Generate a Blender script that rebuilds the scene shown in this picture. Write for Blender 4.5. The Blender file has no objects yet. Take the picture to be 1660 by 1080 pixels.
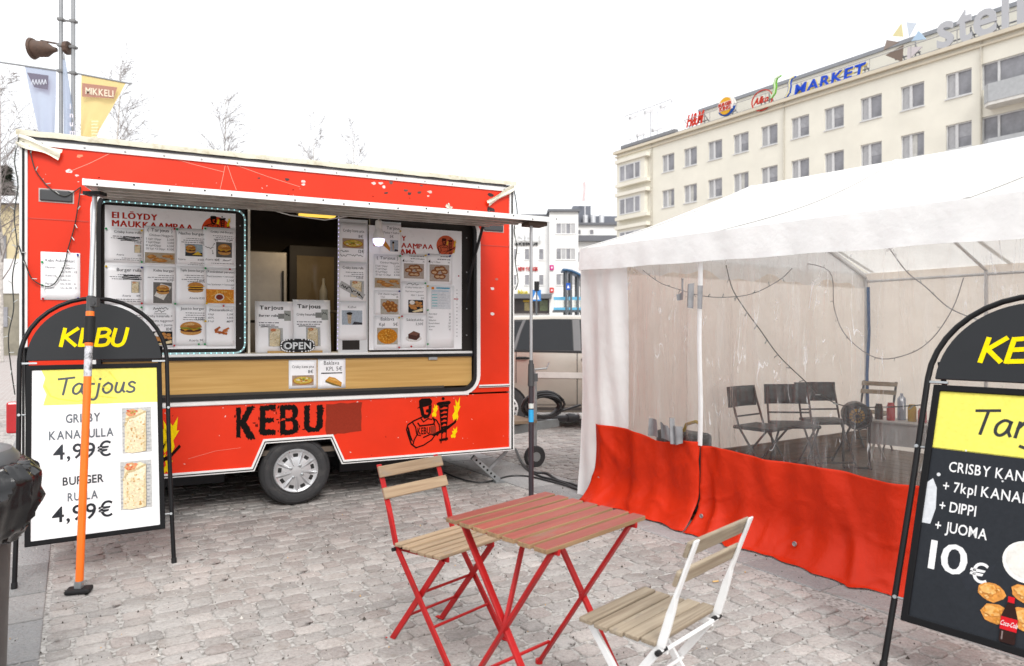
import bpy, bmesh, math, random
from mathutils import Vector, Matrix, noise
R = math.radians
rng = random.Random(11)
SC = bpy.context.scene
COL = SC.collection

# ---------------------------------------------------------------- camera, sky, sun, exposure
F, H = 1140.0, 1.4                      # focal length in photo pixels, eye height
cam = bpy.data.cameras.new('camera'); camo = bpy.data.objects.new('camera', cam); COL.objects.link(camo)
camo.location = (0, 0, H); camo.rotation_euler = (R(90), 0, 0)
cam.sensor_width = 36; cam.lens = 36*F/1660; cam.clip_start = .05; cam.clip_end = 2000
cam.dof.use_dof = True; cam.dof.focus_distance = 4.6; cam.dof.aperture_fstop = 3.2
SC.camera = camo
SUN_EL, SUN_AZ = R(40), R(162)          # overcast: a broad soft sun behind the camera
wd = bpy.data.worlds.new('World'); SC.world = wd; wd.use_nodes = True
nt = wd.node_tree; nt.nodes.clear()
sky = nt.nodes.new('ShaderNodeTexSky'); sky.sky_type = 'NISHITA'; sky.sun_disc = False
sky.sun_elevation = SUN_EL; sky.sun_rotation = SUN_AZ
skb = nt.nodes.new('ShaderNodeMix'); skb.data_type = 'RGBA'; skb.blend_type = 'MULTIPLY'; skb.inputs[0].default_value = 1
skb.inputs[7].default_value = (.1, .1, .1, 1)
nt.links.new(sky.outputs[0], skb.inputs[6])
tc = nt.nodes.new('ShaderNodeTexCoord'); nz = nt.nodes.new('ShaderNodeTexNoise'); nz.inputs['Scale'].default_value = 1.7; nz.inputs['Detail'].default_value = 4
nt.links.new(tc.outputs['Generated'], nz.inputs['Vector'])
cr = nt.nodes.new('ShaderNodeValToRGB'); cr.color_ramp.elements[0].position = .3; cr.color_ramp.elements[1].position = .72
cr.color_ramp.elements[0].color = (.78, .79, .805, 1); cr.color_ramp.elements[1].color = (.85, .855, .86, 1)
nt.links.new(nz.outputs[0], cr.inputs[0])
mx = nt.nodes.new('ShaderNodeMix'); mx.data_type = 'RGBA'; mx.inputs[0].default_value = .92   # cloud cover over the clear sky
# an overcast dome grows evenly brighter from the horizon to the zenith
sxz = nt.nodes.new('ShaderNodeSeparateXYZ'); nt.links.new(tc.outputs['Generated'], sxz.inputs[0])
ov = nt.nodes.new('ShaderNodeMapRange'); ov.inputs[1].default_value = 0; ov.inputs[2].default_value = 1; ov.inputs[3].default_value = .92; ov.inputs[4].default_value = 1.75; nt.links.new(sxz.outputs[2], ov.inputs[0])
om = nt.nodes.new('ShaderNodeMix'); om.data_type = 'RGBA'; om.blend_type = 'MULTIPLY'; om.inputs[0].default_value = 1
nt.links.new(cr.outputs[0], om.inputs[6]); nt.links.new(ov.outputs[0], om.inputs[7])
nt.links.new(skb.outputs[2], mx.inputs[6]); nt.links.new(om.outputs[2], mx.inputs[7])
bg = nt.nodes.new('ShaderNodeBackground'); bg.inputs[1].default_value = 1.0
wo = nt.nodes.new('ShaderNodeOutputWorld')
nt.links.new(mx.outputs[2], bg.inputs[0]); nt.links.new(bg.outputs[0], wo.inputs[0])
sl = bpy.data.lights.new('sun', 'SUN'); sl.energy = 1.5; sl.angle = R(22); sl.color = (1, .97, .93)
slo = bpy.data.objects.new('sun', sl); COL.objects.link(slo)
slo.rotation_euler = (R(90)-SUN_EL, 0, R(18)); slo.location = (0, 0, 30)
SC.view_settings.view_transform = 'Standard'; SC.view_settings.look = 'None'
SC.view_settings.exposure = .62; SC.view_settings.gamma = 1; SC.view_settings.use_curve_mapping = False
SC.render.engine = 'CYCLES'
SC.cycles.max_bounces = 8; SC.cycles.transparent_max_bounces = 12; SC.cycles.caustics_reflective = False; SC.cycles.caustics_refractive = False

# ---------------------------------------------------------------- frames and pixel rays
def W(px, py, Y): return Vector(((px-830)/F*Y, Y, H-(py-540)/F*Y))
def G(px, py, z=0):
    Y = F*(H-z)/(py-540); return Vector(((px-830)/F*Y, Y, z))
class Frame:                              # x along a wall, y into it, z up
    def __init__(s, ox, oy, ang, oz=0):
        s.o = Vector((ox, oy, oz)); s.a = ang
        s.M = Matrix.Translation(s.o) @ Matrix.Rotation(ang, 4, 'Z'); s.I = s.M.inverted()
    def lp(s, px, py, v=0):               # the point of the wall plane y=v on a photo ray -> (x, z)
        o = s.I @ Vector((0, 0, H)); d = s.I.to_3x3() @ Vector(((px-830)/F, 1, (540-py)/F))
        t = (v-o.y)/d.y; p = o+d*t
        return p.x, p.z
TR = Frame(-3.395, 4.869, .453)           # trailer front
TE = Frame(.62, 6.15, math.atan2(-.835, .55))    # tent front wall
CB = Frame(9.74, 65.3, math.atan2(-.832, .555))  # cream building facade

# ---------------------------------------------------------------- materials
MATS = {}
def mat(name, col, rough=.6, metal=0, var=.10, ns=5., bump=0., bs=80., dirt=0., dcol=(.12, .1, .08), ds=3., dlo=.5, spec=.5, coat=0, emit=0, trans=0, alpha=None, rvar=.12):
    if name in MATS: return MATS[name]
    m = bpy.data.materials.new(name); m.use_nodes = True; MATS[name] = m
    n = m.node_tree.nodes; L = m.node_tree.links; b = n['Principled BSDF']
    c = (*col, 1)
    tcn = n.new('ShaderNodeTexCoord')
    nn = n.new('ShaderNodeTexNoise'); nn.inputs['Scale'].default_value = ns; nn.inputs['Detail'].default_value = 5; nn.inputs['Roughness'].default_value = .6
    L.new(tcn.outputs['Object'], nn.inputs['Vector'])
    mr = n.new('ShaderNodeMapRange'); mr.inputs[1].default_value = .3; mr.inputs[2].default_value = .7
    mr.inputs[3].default_value = 1-var; mr.inputs[4].default_value = 1+var
    L.new(nn.outputs[0], mr.inputs[0])
    mm = n.new('ShaderNodeMix'); mm.data_type = 'RGBA'; mm.blend_type = 'MULTIPLY'; mm.inputs[0].default_value = 1; mm.inputs[6].default_value = c
    L.new(mr.outputs[0], mm.inputs[7]); out = mm.outputs[2]
    if dirt > 0:
        dn = n.new('ShaderNodeTexNoise'); dn.inputs['Scale'].default_value = ds; dn.inputs['Detail'].default_value = 8; dn.inputs['Roughness'].default_value = .68
        L.new(tcn.outputs['Object'], dn.inputs['Vector'])
        dr = n.new('ShaderNodeMapRange'); dr.inputs[1].default_value = dlo; dr.inputs[2].default_value = dlo+.22; dr.inputs[4].default_value = dirt
        L.new(dn.outputs[0], dr.inputs[0])
        dm = n.new('ShaderNodeMix'); dm.data_type = 'RGBA'; dm.inputs[7].default_value = (*dcol, 1)
        L.new(dr.outputs[0], dm.inputs[0]); L.new(out, dm.inputs[6]); out = dm.outputs[2]
    L.new(out, b.inputs['Base Color'])
    rr = n.new('ShaderNodeMapRange'); rr.inputs[1].default_value = .3; rr.inputs[2].default_value = .7
    rr.inputs[3].default_value = max(.02, rough-rvar*rough); rr.inputs[4].default_value = min(1, rough+rvar*rough)
    L.new(nn.outputs[0], rr.inputs[0]); L.new(rr.outputs[0], b.inputs['Roughness'])
    b.inputs['Metallic'].default_value = metal; b.inputs['Specular IOR Level'].default_value = spec
    if coat: b.inputs['Coat Weight'].default_value = coat; b.inputs['Coat Roughness'].default_value = .12
    if trans: b.inputs['Transmission Weight'].default_value = trans
    if emit:
        b.inputs['Emission Color'].default_value = c; b.inputs['Emission Strength'].default_value = emit
    if bump:
        bn = n.new('ShaderNodeTexNoise'); bn.inputs['Scale'].default_value = bs; bn.inputs['Detail'].default_value = 4
        L.new(tcn.outputs['Object'], bn.inputs['Vector'])
        bp = n.new('ShaderNodeBump'); bp.inputs['Strength'].default_value = bump; bp.inputs['Distance'].default_value = .01
        L.new(bn.outputs[0], bp.inputs['Height']); L.new(bp.outputs[0], b.inputs['Normal'])
    return m
def hexc(h):
    r = [int(h[i:i+2], 16)/255 for i in (0, 2, 4)]
    return tuple(x/12.92 if x <= .04045 else ((x+.055)/1.055)**2.4 for x in r)
def ink(h):                               # flat print
    if h[0] == 'F': return mat('food_'+h[1:], tuple(x*.80 for x in hexc(h[1:])), .5, 0, .22, 95, spec=.15, dirt=.18, dcol=tuple(x*.55 for x in hexc(h[1:])), ds=160, dlo=.55)
    return mat('ink_'+h, tuple(x*.82 for x in hexc(h)), .6, 0, .10, 60, spec=.08)
def wood(name, col, col2, axis=0, scale=1., rough=.6, worn=None, wlo=.56):
    if name in MATS: return MATS[name]
    m = bpy.data.materials.new(name); m.use_nodes = True; MATS[name] = m
    n = m.node_tree.nodes; L = m.node_tree.links; b = n['Principled BSDF']
    t = n.new('ShaderNodeTexCoord'); mp = n.new('ShaderNodeMapping')
    s = [70*scale]*3; s[axis] = 3*scale; mp.inputs['Scale'].default_value = s
    L.new(t.outputs['Object'], mp.inputs['Vector'])
    oi = n.new('ShaderNodeObjectInfo'); ad = n.new('ShaderNodeVectorMath'); ad.operation = 'ADD'
    sc = n.new('ShaderNodeVectorMath'); sc.operation = 'SCALE'; sc.inputs[3].default_value = 40
    cb = n.new('ShaderNodeCombineXYZ'); [L.new(oi.outputs['Random'], cb.inputs[k]) for k in range(3)]
    L.new(cb.outputs[0], sc.inputs[0]); L.new(mp.outputs[0], ad.inputs[0]); L.new(sc.outputs[0], ad.inputs[1])
    nn = n.new('ShaderNodeTexNoise'); nn.inputs['Scale'].default_value = 1; nn.inputs['Detail'].default_value = 6; nn.inputs['Distortion'].default_value = .6
    L.new(ad.outputs[0], nn.inputs['Vector'])
    r = n.new('ShaderNodeValToRGB'); r.color_ramp.elements[0].position = .33; r.color_ramp.elements[1].position = .66
    r.color_ramp.elements[0].color = (*col2, 1); r.color_ramp.elements[1].color = (*col, 1)
    L.new(nn.outputs[0], r.inputs[0])
    hv = n.new('ShaderNodeHueSaturation'); mr = n.new('ShaderNodeMapRange'); mr.inputs[3].default_value = .86; mr.inputs[4].default_value = 1.12
    L.new(oi.outputs['Random'], mr.inputs[0]); L.new(mr.outputs[0], hv.inputs['Value']); L.new(r.outputs[0], hv.inputs['Color'])
    out = hv.outputs[0]
    if worn:
        wn = n.new('ShaderNodeTexNoise'); wn.inputs['Scale'].default_value = 9; wn.inputs['Detail'].default_value = 9; wn.inputs['Roughness'].default_value = .72
        ws = n.new('ShaderNodeMapping'); ws.inputs['Scale'].default_value = [1 if k != axis else .35 for k in range(3)]; L.new(t.outputs['Object'], ws.inputs['Vector']); wa = n.new('ShaderNodeVectorMath'); wa.operation = 'ADD'; L.new(ws.outputs[0], wa.inputs[0]); L.new(sc.outputs[0], wa.inputs[1]); L.new(wa.outputs[0], wn.inputs['Vector'])
        wr = n.new('ShaderNodeMapRange'); wr.inputs[1].default_value = wlo; wr.inputs[2].default_value = wlo+.10; wr.inputs[4].default_value = .85; L.new(wn.outputs[0], wr.inputs[0])
        wm = n.new('ShaderNodeMix'); wm.data_type = 'RGBA'; wm.inputs[7].default_value = (*worn, 1); L.new(wr.outputs[0], wm.inputs[0]); L.new(out, wm.inputs[6]); out = wm.outputs[2]
    L.new(out, b.inputs['Base Color']); b.inputs['Roughness'].default_value = rough; b.inputs['Specular IOR Level'].default_value = .35
    bp = n.new('ShaderNodeBump'); bp.inputs['Strength'].default_value = .25; bp.inputs['Distance'].default_value = .003
    L.new(nn.outputs[0], bp.inputs['Height']); L.new(bp.outputs[0], b.inputs['Normal'])
    return m

# ---------------------------------------------------------------- mesh builder
class MB:
    def __init__(s): s.v = []; s.f = []; s.m = []; s.k = 0
    def add(s, vs, fs):
        o = len(s.v); s.v += [tuple(p) for p in vs]
        for f in fs: s.f.append([o+i for i in f]); s.m.append(s.k)
        return s
    def box(s, c, d, M=None):
        x, y, z = d[0]/2, d[1]/2, d[2]/2; c = Vector(c)
        vs = [Vector((sx*x, sy*y, sz*z)) for sz in (-1, 1) for sy in (-1, 1) for sx in (-1, 1)]
        vs = [(M @ p if M else p)+c for p in vs]
        return s.add(vs, [(0, 2, 3, 1), (4, 5, 7, 6), (0, 1, 5, 4), (2, 6, 7, 3), (0, 4, 6, 2), (1, 3, 7, 5)])
    def b2(s, x0, x1, y0, y1, z0, z1): return s.box(((x0+x1)/2, (y0+y1)/2, (z0+z1)/2), (abs(x1-x0), abs(y1-y0), abs(z1-z0)))
    def bar(s, p, q, w, h, up=(0, 0, 1)):             # flat bar: w across, h along up
        p, q = Vector(p), Vector(q); d = (q-p).normalized(); u = Vector(up); a = d.cross(u)
        if a.length < 1e-4: a = d.cross(Vector((0, 1, 0)))
        a.normalize(); u = a.cross(d)
        vs = []
        for e in (p, q):
            for i, j in ((-1, -1), (1, -1), (1, 1), (-1, 1)): vs.append(e+a*(w/2*i)+u*(h/2*j))
        return s.add(vs, [(0, 1, 2, 3), (7, 6, 5, 4), (0, 4, 5, 1), (1, 5, 6, 2), (2, 6, 7, 3), (3, 7, 4, 0)])
    def tube(s, pts, r, n=8, closed=False):
        pts = [Vector(p) for p in pts]; N = len(pts); rr = r if isinstance(r, (list, tuple)) else [r]*N
        vs = []; pa = None
        for i, p in enumerate(pts):
            if closed: d = pts[(i+1) % N]-pts[i-1]
            else: d = pts[min(i+1, N-1)]-pts[max(i-1, 0)]
            if d.length < 1e-9: d = Vector((0, 0, 1))
            d.normalize()
            if pa is None:
                pa = d.cross(Vector((0, 0, 1)))
                if pa.length < .05: pa = d.cross(Vector((0, 1, 0)))
            a = pa-d*pa.dot(d)
            if a.length < 1e-5: a = d.orthogonal()
            a.normalize(); pa = a; b = d.cross(a)
            for k in range(n):
                t = 2*math.pi*k/n; vs.append(p+(a*math.cos(t)+b*math.sin(t))*rr[i])
        fs = []
        for i in range(N if closed else N-1):
            j = (i+1) % N
            for k in range(n): fs.append((i*n+k, i*n+(k+1) % n, j*n+(k+1) % n, j*n+k))
        if not closed: fs += [tuple(range(n))[::-1], tuple(range((N-1)*n, N*n))]
        return s.add(vs, fs)
    def cyl(s, p, q, r, n=14, r2=None): return s.tube([p, q], [r, r if r2 is None else r2], n)
    def lathe(s, prof, n=24, o=(0, 0, 0), ax='z', caps=True):
        o = Vector(o); vs = []
        for r, h in prof:
            for k in range(n):
                t = 2*math.pi*k/n; c, d = math.cos(t)*r, math.sin(t)*r
                vs.append(o+(Vector((c, d, h)) if ax == 'z' else Vector((c, h, d)) if ax == 'y' else Vector((h, c, d))))
        fs = []
        for i in range(len(prof)-1):
            for k in range(n): fs.append((i*n+k, i*n+(k+1) % n, (i+1)*n+(k+1) % n, (i+1)*n+k))
        if caps: fs += [tuple(range(n)), tuple(range((len(prof)-1)*n, len(prof)*n))]
        return s.add(vs, fs)
    def prism(s, pts, y0, y1):                        # outline in x,z extruded along y
        n = len(pts); vs = [(x, y0, z) for x, z in pts]+[(x, y1, z) for x, z in pts]
        return s.add(vs, [tuple(range(n)), tuple(range(2*n-1, n-1, -1))]+[(i, (i+1) % n, n+(i+1) % n, n+i) for i in range(n)])
    def ring(s, po, pi, y0, y1):                      # closed band between two outlines of equal count
        n = len(po); vs = [(x, y, z) for y in (y0, y1) for P in (po, pi) for x, z in P]
        fs = []
        for i in range(n):
            j = (i+1) % n
            fs += [(i, j, n+j, n+i), (2*n+i, 3*n+i, 3*n+j, 2*n+j), (i, 2*n+i, 2*n+j, j), (n+i, n+j, 3*n+j, 3*n+i)]
        return s.add(vs, fs)
    def grid(s, fn, nu, nv):
        vs = [fn(i/nu, j/nv) for j in range(nv+1) for i in range(nu+1)]
        return s.add(vs, [(j*(nu+1)+i, j*(nu+1)+i+1, (j+1)*(nu+1)+i+1, (j+1)*(nu+1)+i) for j in range(nv) for i in range(nu)])
    def ball(s, c, r, n=10, m=6, sc=(1, 1, 1)):
        c = Vector(c); return s.lathe([(max(1e-4, r*math.sin(math.pi*i/m)), -r*math.cos(math.pi*i/m)*sc[2]) for i in range(m+1)], n, c, 'z', False)
    def mesh(s, name, mats, smooth=False, fix=True):
        me = bpy.data.meshes.new(name); me.from_pydata(s.v, [], s.f)
        for m in (mats if isinstance(mats, (list, tuple)) else [mats]): me.materials.append(m)
        if any(s.m): me.polygons.foreach_set('material_index', s.m)
        if fix:
            b = bmesh.new(); b.from_mesh(me); bmesh.ops.recalc_face_normals(b, faces=b.faces); b.to_mesh(me); b.free()
        if smooth:
            me.polygons.foreach_set('use_smooth', [True]*len(me.polygons))
            try: me.set_sharp_from_angle(angle=R(smooth if smooth is not True else 40))
            except Exception: pass
        me.update(); return me
    def build(s, name, mats, parent=None, smooth=False, bevel=0, fix=True, loc=None, rot=None):
        o = bpy.data.objects.new(name, s.mesh(name, mats, smooth, fix)); COL.objects.link(o)
        if parent: o.parent = parent
        if loc is not None: o.location = loc
        if rot is not None: o.rotation_euler = rot
        if bevel:
            b = o.modifiers.new('bevel', 'BEVEL'); b.width = bevel; b.segments = 2; b.limit_method = 'ANGLE'; b.angle_limit = R(35)
        return o
def tag(o, label=None, cat=None, group=None, kind=None):
    if label: o['label'] = label
    if cat: o['category'] = cat
    if group: o['group'] = group
    if kind: o['kind'] = kind
    return o
def thing(name, label, cat, loc=(0, 0, 0), rot=(0, 0, 0), group=None):
    o = bpy.data.objects.new(name, None); COL.objects.link(o); o.location = loc; o.rotation_euler = rot
    o.empty_display_size = .1
    return tag(o, label, cat, group)
def copy_tree(o, parent=None):
    c = o.copy(); COL.objects.link(c); c.parent = parent
    for ch in list(o.children): copy_tree(ch, c)
    return c
def at_frame(fr, x, y, z): return fr.M @ Vector((x, y, z))

# ---------------------------------------------------------------- lettering: a cache of glyph outlines
CHARS = 'ABCDEFGHIJKLMNOPQRSTUVWXYZÖÄabcdefghijklmnopqrstuvwxyzöä0123456789.,:+-()€&='
GL = {}
def make_glyphs():
    obs = []
    for bold in (0, 1, 2):
        for c in CHARS:
            cu = bpy.data.curves.new('glyph', 'FONT'); cu.body = c; cu.size = 1; cu.resolution_u = 3; cu.dimensions = '2D'; cu.fill_mode = 'FRONT'
            cu.offset = (.0, .020, .010)[bold]
            o = bpy.data.objects.new('glyph', cu); COL.objects.link(o); obs.append((bold, c, o))
    bpy.context.view_layer.update(); dg = bpy.context.evaluated_depsgraph_get()
    for bold, c, o in obs:
        me = bpy.data.meshes.new_from_object(o.evaluated_get(dg))
        vs = [(v.co.x, v.co.y) for v in me.vertices]; fs = [tuple(p.vertices) for p in me.polygons]
        x0 = min([v[0] for v in vs] or [0]); x1 = max([v[0] for v in vs] or [.3])
        GL[bold, c] = ([(x-x0, y) for x, y in vs], fs, x1-x0); bpy.data.meshes.remove(me)
    for _, _, o in obs:
        cu = o.data; bpy.data.objects.remove(o); bpy.data.curves.remove(cu)
    for bold in (0, 1, 2):
        hh = max(y for x, y in GL[bold, 'H'][0])
        for c in CHARS:
            v, f, w = GL[bold, c]; GL[bold, c] = ([(x/hh, y/hh) for x, y in v], f, w/hh)
make_glyphs()

class Draw:                                # flat print, x right / y up, laid on a face whose front is -y
    def __init__(s, w=1., h=1., x0=0., y0=0.): s.w, s.h, s.x0, s.y0 = w, h, x0, y0; s.mb = MB(); s.mats = []; s.base = 0.; s.step = .0006; s.wob = None
    def k(s, c):
        if getattr(s, 'pre', '') and c[0] != 'F': c = s.pre+c
        if c not in s.mats: s.mats.append(c)
        s.mb.k = s.mats.index(c)
    def P(s, x, y, l): return (s.x0+x*s.w, s.base-s.step*l, s.y0+y*s.h)
    def poly(s, pts, c, l=1):
        s.k(c); s.mb.add([s.P(x, y, l) for x, y in pts], [tuple(range(len(pts)))])
    def rect(s, x0, y0, x1, y1, c, l=1): s.poly([(x0, y0), (x1, y0), (x1, y1), (x0, y1)], c, l)
    def ell(s, cx, cy, rx, ry, c, l=1, n=14, j=0., a0=0, a1=360):
        s.poly([(cx+rx*(1+rng.uniform(-j, j))*math.cos(R(a0+(a1-a0)*i/n)), cy+ry*(1+rng.uniform(-j, j))*math.sin(R(a0+(a1-a0)*i/n))) for i in range(n+(a1-a0 < 360))], c, l)
    def stroke(s, pts, wd, c, l=1, wy=None):  # wd in units of s.w ; pts normalised
        s.k(c)
        P = [Vector((x*s.w, y*s.h)) for x, y in pts]; wd = wd*s.w
        for a, b in zip(P, P[1:]):
            d = b-a
            if d.length < 1e-7: continue
            d.normalize(); n = Vector((-d.y, d.x))*wd/2; e = d*wd*.3
            q = [a-n-e, b-n+e, b+n+e, a+n-e]
            s.ep = (getattr(s, 'ep', 0)+1) % 24; s.mb.add([(s.x0+p.x, s.base-s.step*(l+s.ep*.035), s.y0+p.y) for p in q], [(0, 1, 2, 3)])
    def text(s, st, x, y, h, c, al='l', bold=0, fit=None, shear=0, l=2, sp=.13, slope=0, stretch=1.):
        hh = h*s.h; adv = 0; items = []
        for ch in st:
            if ch == ' ': adv += .42; continue
            if (bold, ch) not in GL: continue
            v, f, w = GL[bold, ch]; items.append((v, f, adv)); adv += w+sp
        tw = (adv-sp)*hh*stretch; k = stretch
        if fit: k = stretch*fit*s.w/max(tw, 1e-6); tw = fit*s.w
        X = s.x0+x*s.w-(tw/2 if al == 'c' else tw if al == 'r' else 0); Y = s.y0+y*s.h
        s.k(c)
        for v, f, a in items:
            s.mb.add([(X+(px+a)*hh*k+py*hh*shear, s.base-s.step*l, Y+py*hh+slope*((px+a)*hh*k)) for px, py in v], f)
    def lines(s, x0, x1, y, n, dy, th, c='8b8b90', al='r'):   # print too small to read
        for i in range(n):
            wdt = (x1-x0)*rng.uniform(.55, 1); a = x1-wdt if al == 'r' else x0
            X = a
            while X < a+wdt-.02:
                q = rng.uniform(.03, .11); e = min(X+q, a+wdt); s.rect(X, y-i*dy-th*rng.uniform(.3, .5), e, y-i*dy+th*rng.uniform(.3, .55), c); X = e+.018
    def build(s, name, parent, M=None):
        if not s.mb.f: return None
        o = s.mb.build(name, [ink(c) for c in s.mats], parent, fix=False); o['kind'] = 'stuff'
        return o

# ================================================================= GROUND
def granite(name, c1, c2, c3, speck=.5):
    m = bpy.data.materials.new(name); m.use_nodes = True; n = m.node_tree.nodes; L = m.node_tree.links; b = n['Principled BSDF']
    t = n.new('ShaderNodeTexCoord'); geo = n.new('ShaderNodeNewGeometry')
    at = n.new('ShaderNodeAttribute'); at.attribute_name = 'rnd'; oi = n.new('ShaderNodeObjectInfo')
    ad = n.new('ShaderNodeMath'); ad.operation = 'ADD'; L.new(at.outputs['Fac'], ad.inputs[0]); L.new(oi.outputs['Random'], ad.inputs[1])
    fr = n.new('ShaderNodeMath'); fr.operation = 'FRACT'; L.new(ad.outputs[0], fr.inputs[0])
    r = n.new('ShaderNodeValToRGB'); e = r.color_ramp.elements
    e[0].position = 0; e[0].color = (*c1, 1); e[1].position = 1; e[1].color = (*c3, 1); x = e.new(.5); x.color = (*c2, 1)
    L.new(fr.outputs[0], r.inputs[0])
    # per-stone brightness
    ml = n.new('ShaderNodeMath'); ml.operation = 'MULTIPLY'; ml.inputs[1].default_value = 7.31; L.new(fr.outputs[0], ml.inputs[0])
    f2 = n.new('ShaderNodeMath'); f2.operation = 'FRACT'; L.new(ml.outputs[0], f2.inputs[0])
    mr = n.new('ShaderNodeMapRange'); mr.inputs[3].default_value = .78; mr.inputs[4].default_value = 1.14; L.new(f2.outputs[0], mr.inputs[0])
    # broad patches of dirt and dust
    big = n.new('ShaderNodeTexNoise'); big.inputs['Scale'].default_value = .9; big.inputs['Detail'].default_value = 6; L.new(geo.outputs['Position'], big.inputs['Vector'])
    mb_ = n.new('ShaderNodeMapRange'); mb_.inputs[1].default_value = .3; mb_.inputs[2].default_value = .7; mb_.inputs[3].default_value = .74; mb_.inputs[4].default_value = 1.12; L.new(big.outputs[0], mb_.inputs[0])
    mu = n.new('ShaderNodeMath'); mu.operation = 'MULTIPLY'; L.new(mr.outputs[0], mu.inputs[0]); L.new(mb_.outputs[0], mu.inputs[1])
    m1 = n.new('ShaderNodeMix'); m1.data_type = 'RGBA'; m1.blend_type = 'MULTIPLY'; m1.inputs[0].default_value = 1
    L.new(r.outputs[0], m1.inputs[6]); L.new(mu.outputs[0], m1.inputs[7])
    # crystals
    sp = n.new('ShaderNodeTexNoise'); sp.inputs['Scale'].default_value = 62; sp.inputs['Detail'].default_value = 5; sp.inputs['Roughness'].default_value = .85; L.new(geo.outputs['Position'], sp.inputs['Vector'])
    sr = n.new('ShaderNodeValToRGB'); q = sr.color_ramp.elements
    q[0].position = .30; q[0].color = (.20, .19, .18, 1); q[1].position = .70; q[1].color = (1.32, 1.29, 1.26, 1); y = q.new(.40); y.color = (.82, .80, .785, 1); y = q.new(.55); y.color = (1.04, 1.02, 1.0, 1)
    L.new(sp.outputs[0], sr.inputs[0])
    m2 = n.new('ShaderNodeMix'); m2.data_type = 'RGBA'; m2.blend_type = 'MULTIPLY'; m2.inputs[0].default_value = speck*1.6 if speck < .6 else 1
    L.new(m1.outputs[2], m2.inputs[6]); L.new(sr.outputs[0], m2.inputs[7])
    # brown stains and scuffs
    st = n.new('ShaderNodeTexNoise'); st.inputs['Scale'].default_value = 5.5; st.inputs['Detail'].default_value = 9; st.inputs['Roughness'].default_value = .74; L.new(geo.outputs['Position'], st.inputs['Vector'])
    s2 = n.new('ShaderNodeMapRange'); s2.inputs[1].default_value = .55; s2.inputs[2].default_value = .70; s2.inputs[4].default_value = .5; L.new(st.outputs[0], s2.inputs[0])
    m3 = n.new('ShaderNodeMix'); m3.data_type = 'RGBA'; m3.inputs[7].default_value = (.16, .115, .085, 1)
    L.new(s2.outputs[0], m3.inputs[0]); L.new(m2.outputs[2], m3.inputs[6])
    sd = n.new('ShaderNodeTexNoise'); sd.inputs['Scale'].default_value = 7.5; sd.inputs['Detail'].default_value = 10; sd.inputs['Roughness'].default_value = .78; sd.inputs['Distortion'].default_value = .4; L.new(geo.outputs['Position'], sd.inputs['Vector'])
    sq = n.new('ShaderNodeMapRange'); sq.inputs[1].default_value = .50; sq.inputs[2].default_value = .64; sq.inputs[4].default_value = .55 if speck >= .45 else .2; L.new(sd.outputs[0], sq.inputs[0])
    m4 = n.new('ShaderNodeMix'); m4.data_type = 'RGBA'; m4.inputs[7].default_value = (.435, .412, .392, 1); L.new(sq.outputs[0], m4.inputs[0]); L.new(m3.outputs[2], m4.inputs[6]); L.new(m4.outputs[2], b.inputs['Base Color'])
    b.inputs['Roughness'].default_value = .78; b.inputs['Specular IOR Level'].default_value = .35
    bn = n.new('ShaderNodeTexNoise'); bn.inputs['Scale'].default_value = 60; bn.inputs['Detail'].default_value = 6; L.new(geo.outputs['Position'], bn.inputs['Vector'])
    bp = n.new('ShaderNodeBump'); bp.inputs['Strength'].default_value = .8; bp.inputs['Distance'].default_value = .012
    L.new(bn.outputs[0], bp.inputs['Height']); L.new(bp.outputs[0], b.inputs['Normal'])
    return m
M_SETT = granite('granite_sett', (.378, .337, .320), (.367, .352, .341), (.408, .378, .360))
M_SLAB = granite('granite_slab', (.33, .33, .33), (.315, .315, .32), (.36, .35, .345), .4)

def ground_mat():                          # joint sand near by, a sett pattern in colour far away
    m = bpy.data.materials.new('square_sand'); m.use_nodes = True; n = m.node_tree.nodes; L = m.node_tree.links; b = n['Principled BSDF']
    geo = n.new('ShaderNodeNewGeometry'); mp = n.new('ShaderNodeMapping'); mp.inputs['Rotation'].default_value = (0, 0, R(-32))
    L.new(geo.outputs['Position'], mp.inputs['Vector'])
    br = n.new('ShaderNodeTexBrick'); br.inputs['Scale'].default_value = 1; br.inputs['Brick Width'].default_value = .19; br.inputs['Row Height'].default_value = .14
    br.inputs['Mortar Size'].default_value = .012; br.inputs['Color1'].default_value = (.31, .255, .24, 1); br.inputs['Color2'].default_value = (.34, .31, .295, 1); br.inputs['Mortar'].default_value = (.40, .375, .355, 1)
    L.new(mp.outputs[0], br.inputs['Vector'])
    nn = n.new('ShaderNodeTexNoise'); nn.inputs['Scale'].default_value = 45; nn.inputs['Detail'].default_value = 7; L.new(geo.outputs['Position'], nn.inputs['Vector'])
    r = n.new('ShaderNodeValToRGB'); e = r.color_ramp.elements; e[0].position = .3; e[0].color = (.15, .138, .125, 1); e[1].position = .60; e[1].color = (.45, .43, .41, 1)
    L.new(nn.outputs[0], r.inputs[0])
    sx = n.new('ShaderNodeVectorMath'); sx.operation = 'LENGTH'; L.new(geo.outputs['Position'], sx.inputs[0])
    mr = n.new('ShaderNodeMapRange'); mr.inputs[1].default_value = 12.5; mr.inputs[2].default_value = 13.5; L.new(sx.outputs['Value'], mr.inputs[0])
    mi = n.new('ShaderNodeMix'); mi.data_type = 'RGBA'; L.new(mr.outputs[0], mi.inputs[0]); L.new(r.outputs[0], mi.inputs[6]); L.new(br.outputs[0], mi.inputs[7])
    L.new(mi.outputs[2], b.inputs['Base Color']); b.inputs['Roughness'].default_value = .92
    bp = n.new('ShaderNodeBump'); bp.inputs['Strength'].default_value = .4; bp.inputs['Distance'].default_value = .006
    L.new(nn.outputs[0], bp.inputs['Height']); L.new(bp.outputs[0], b.inputs['Normal'])
    return m
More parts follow.
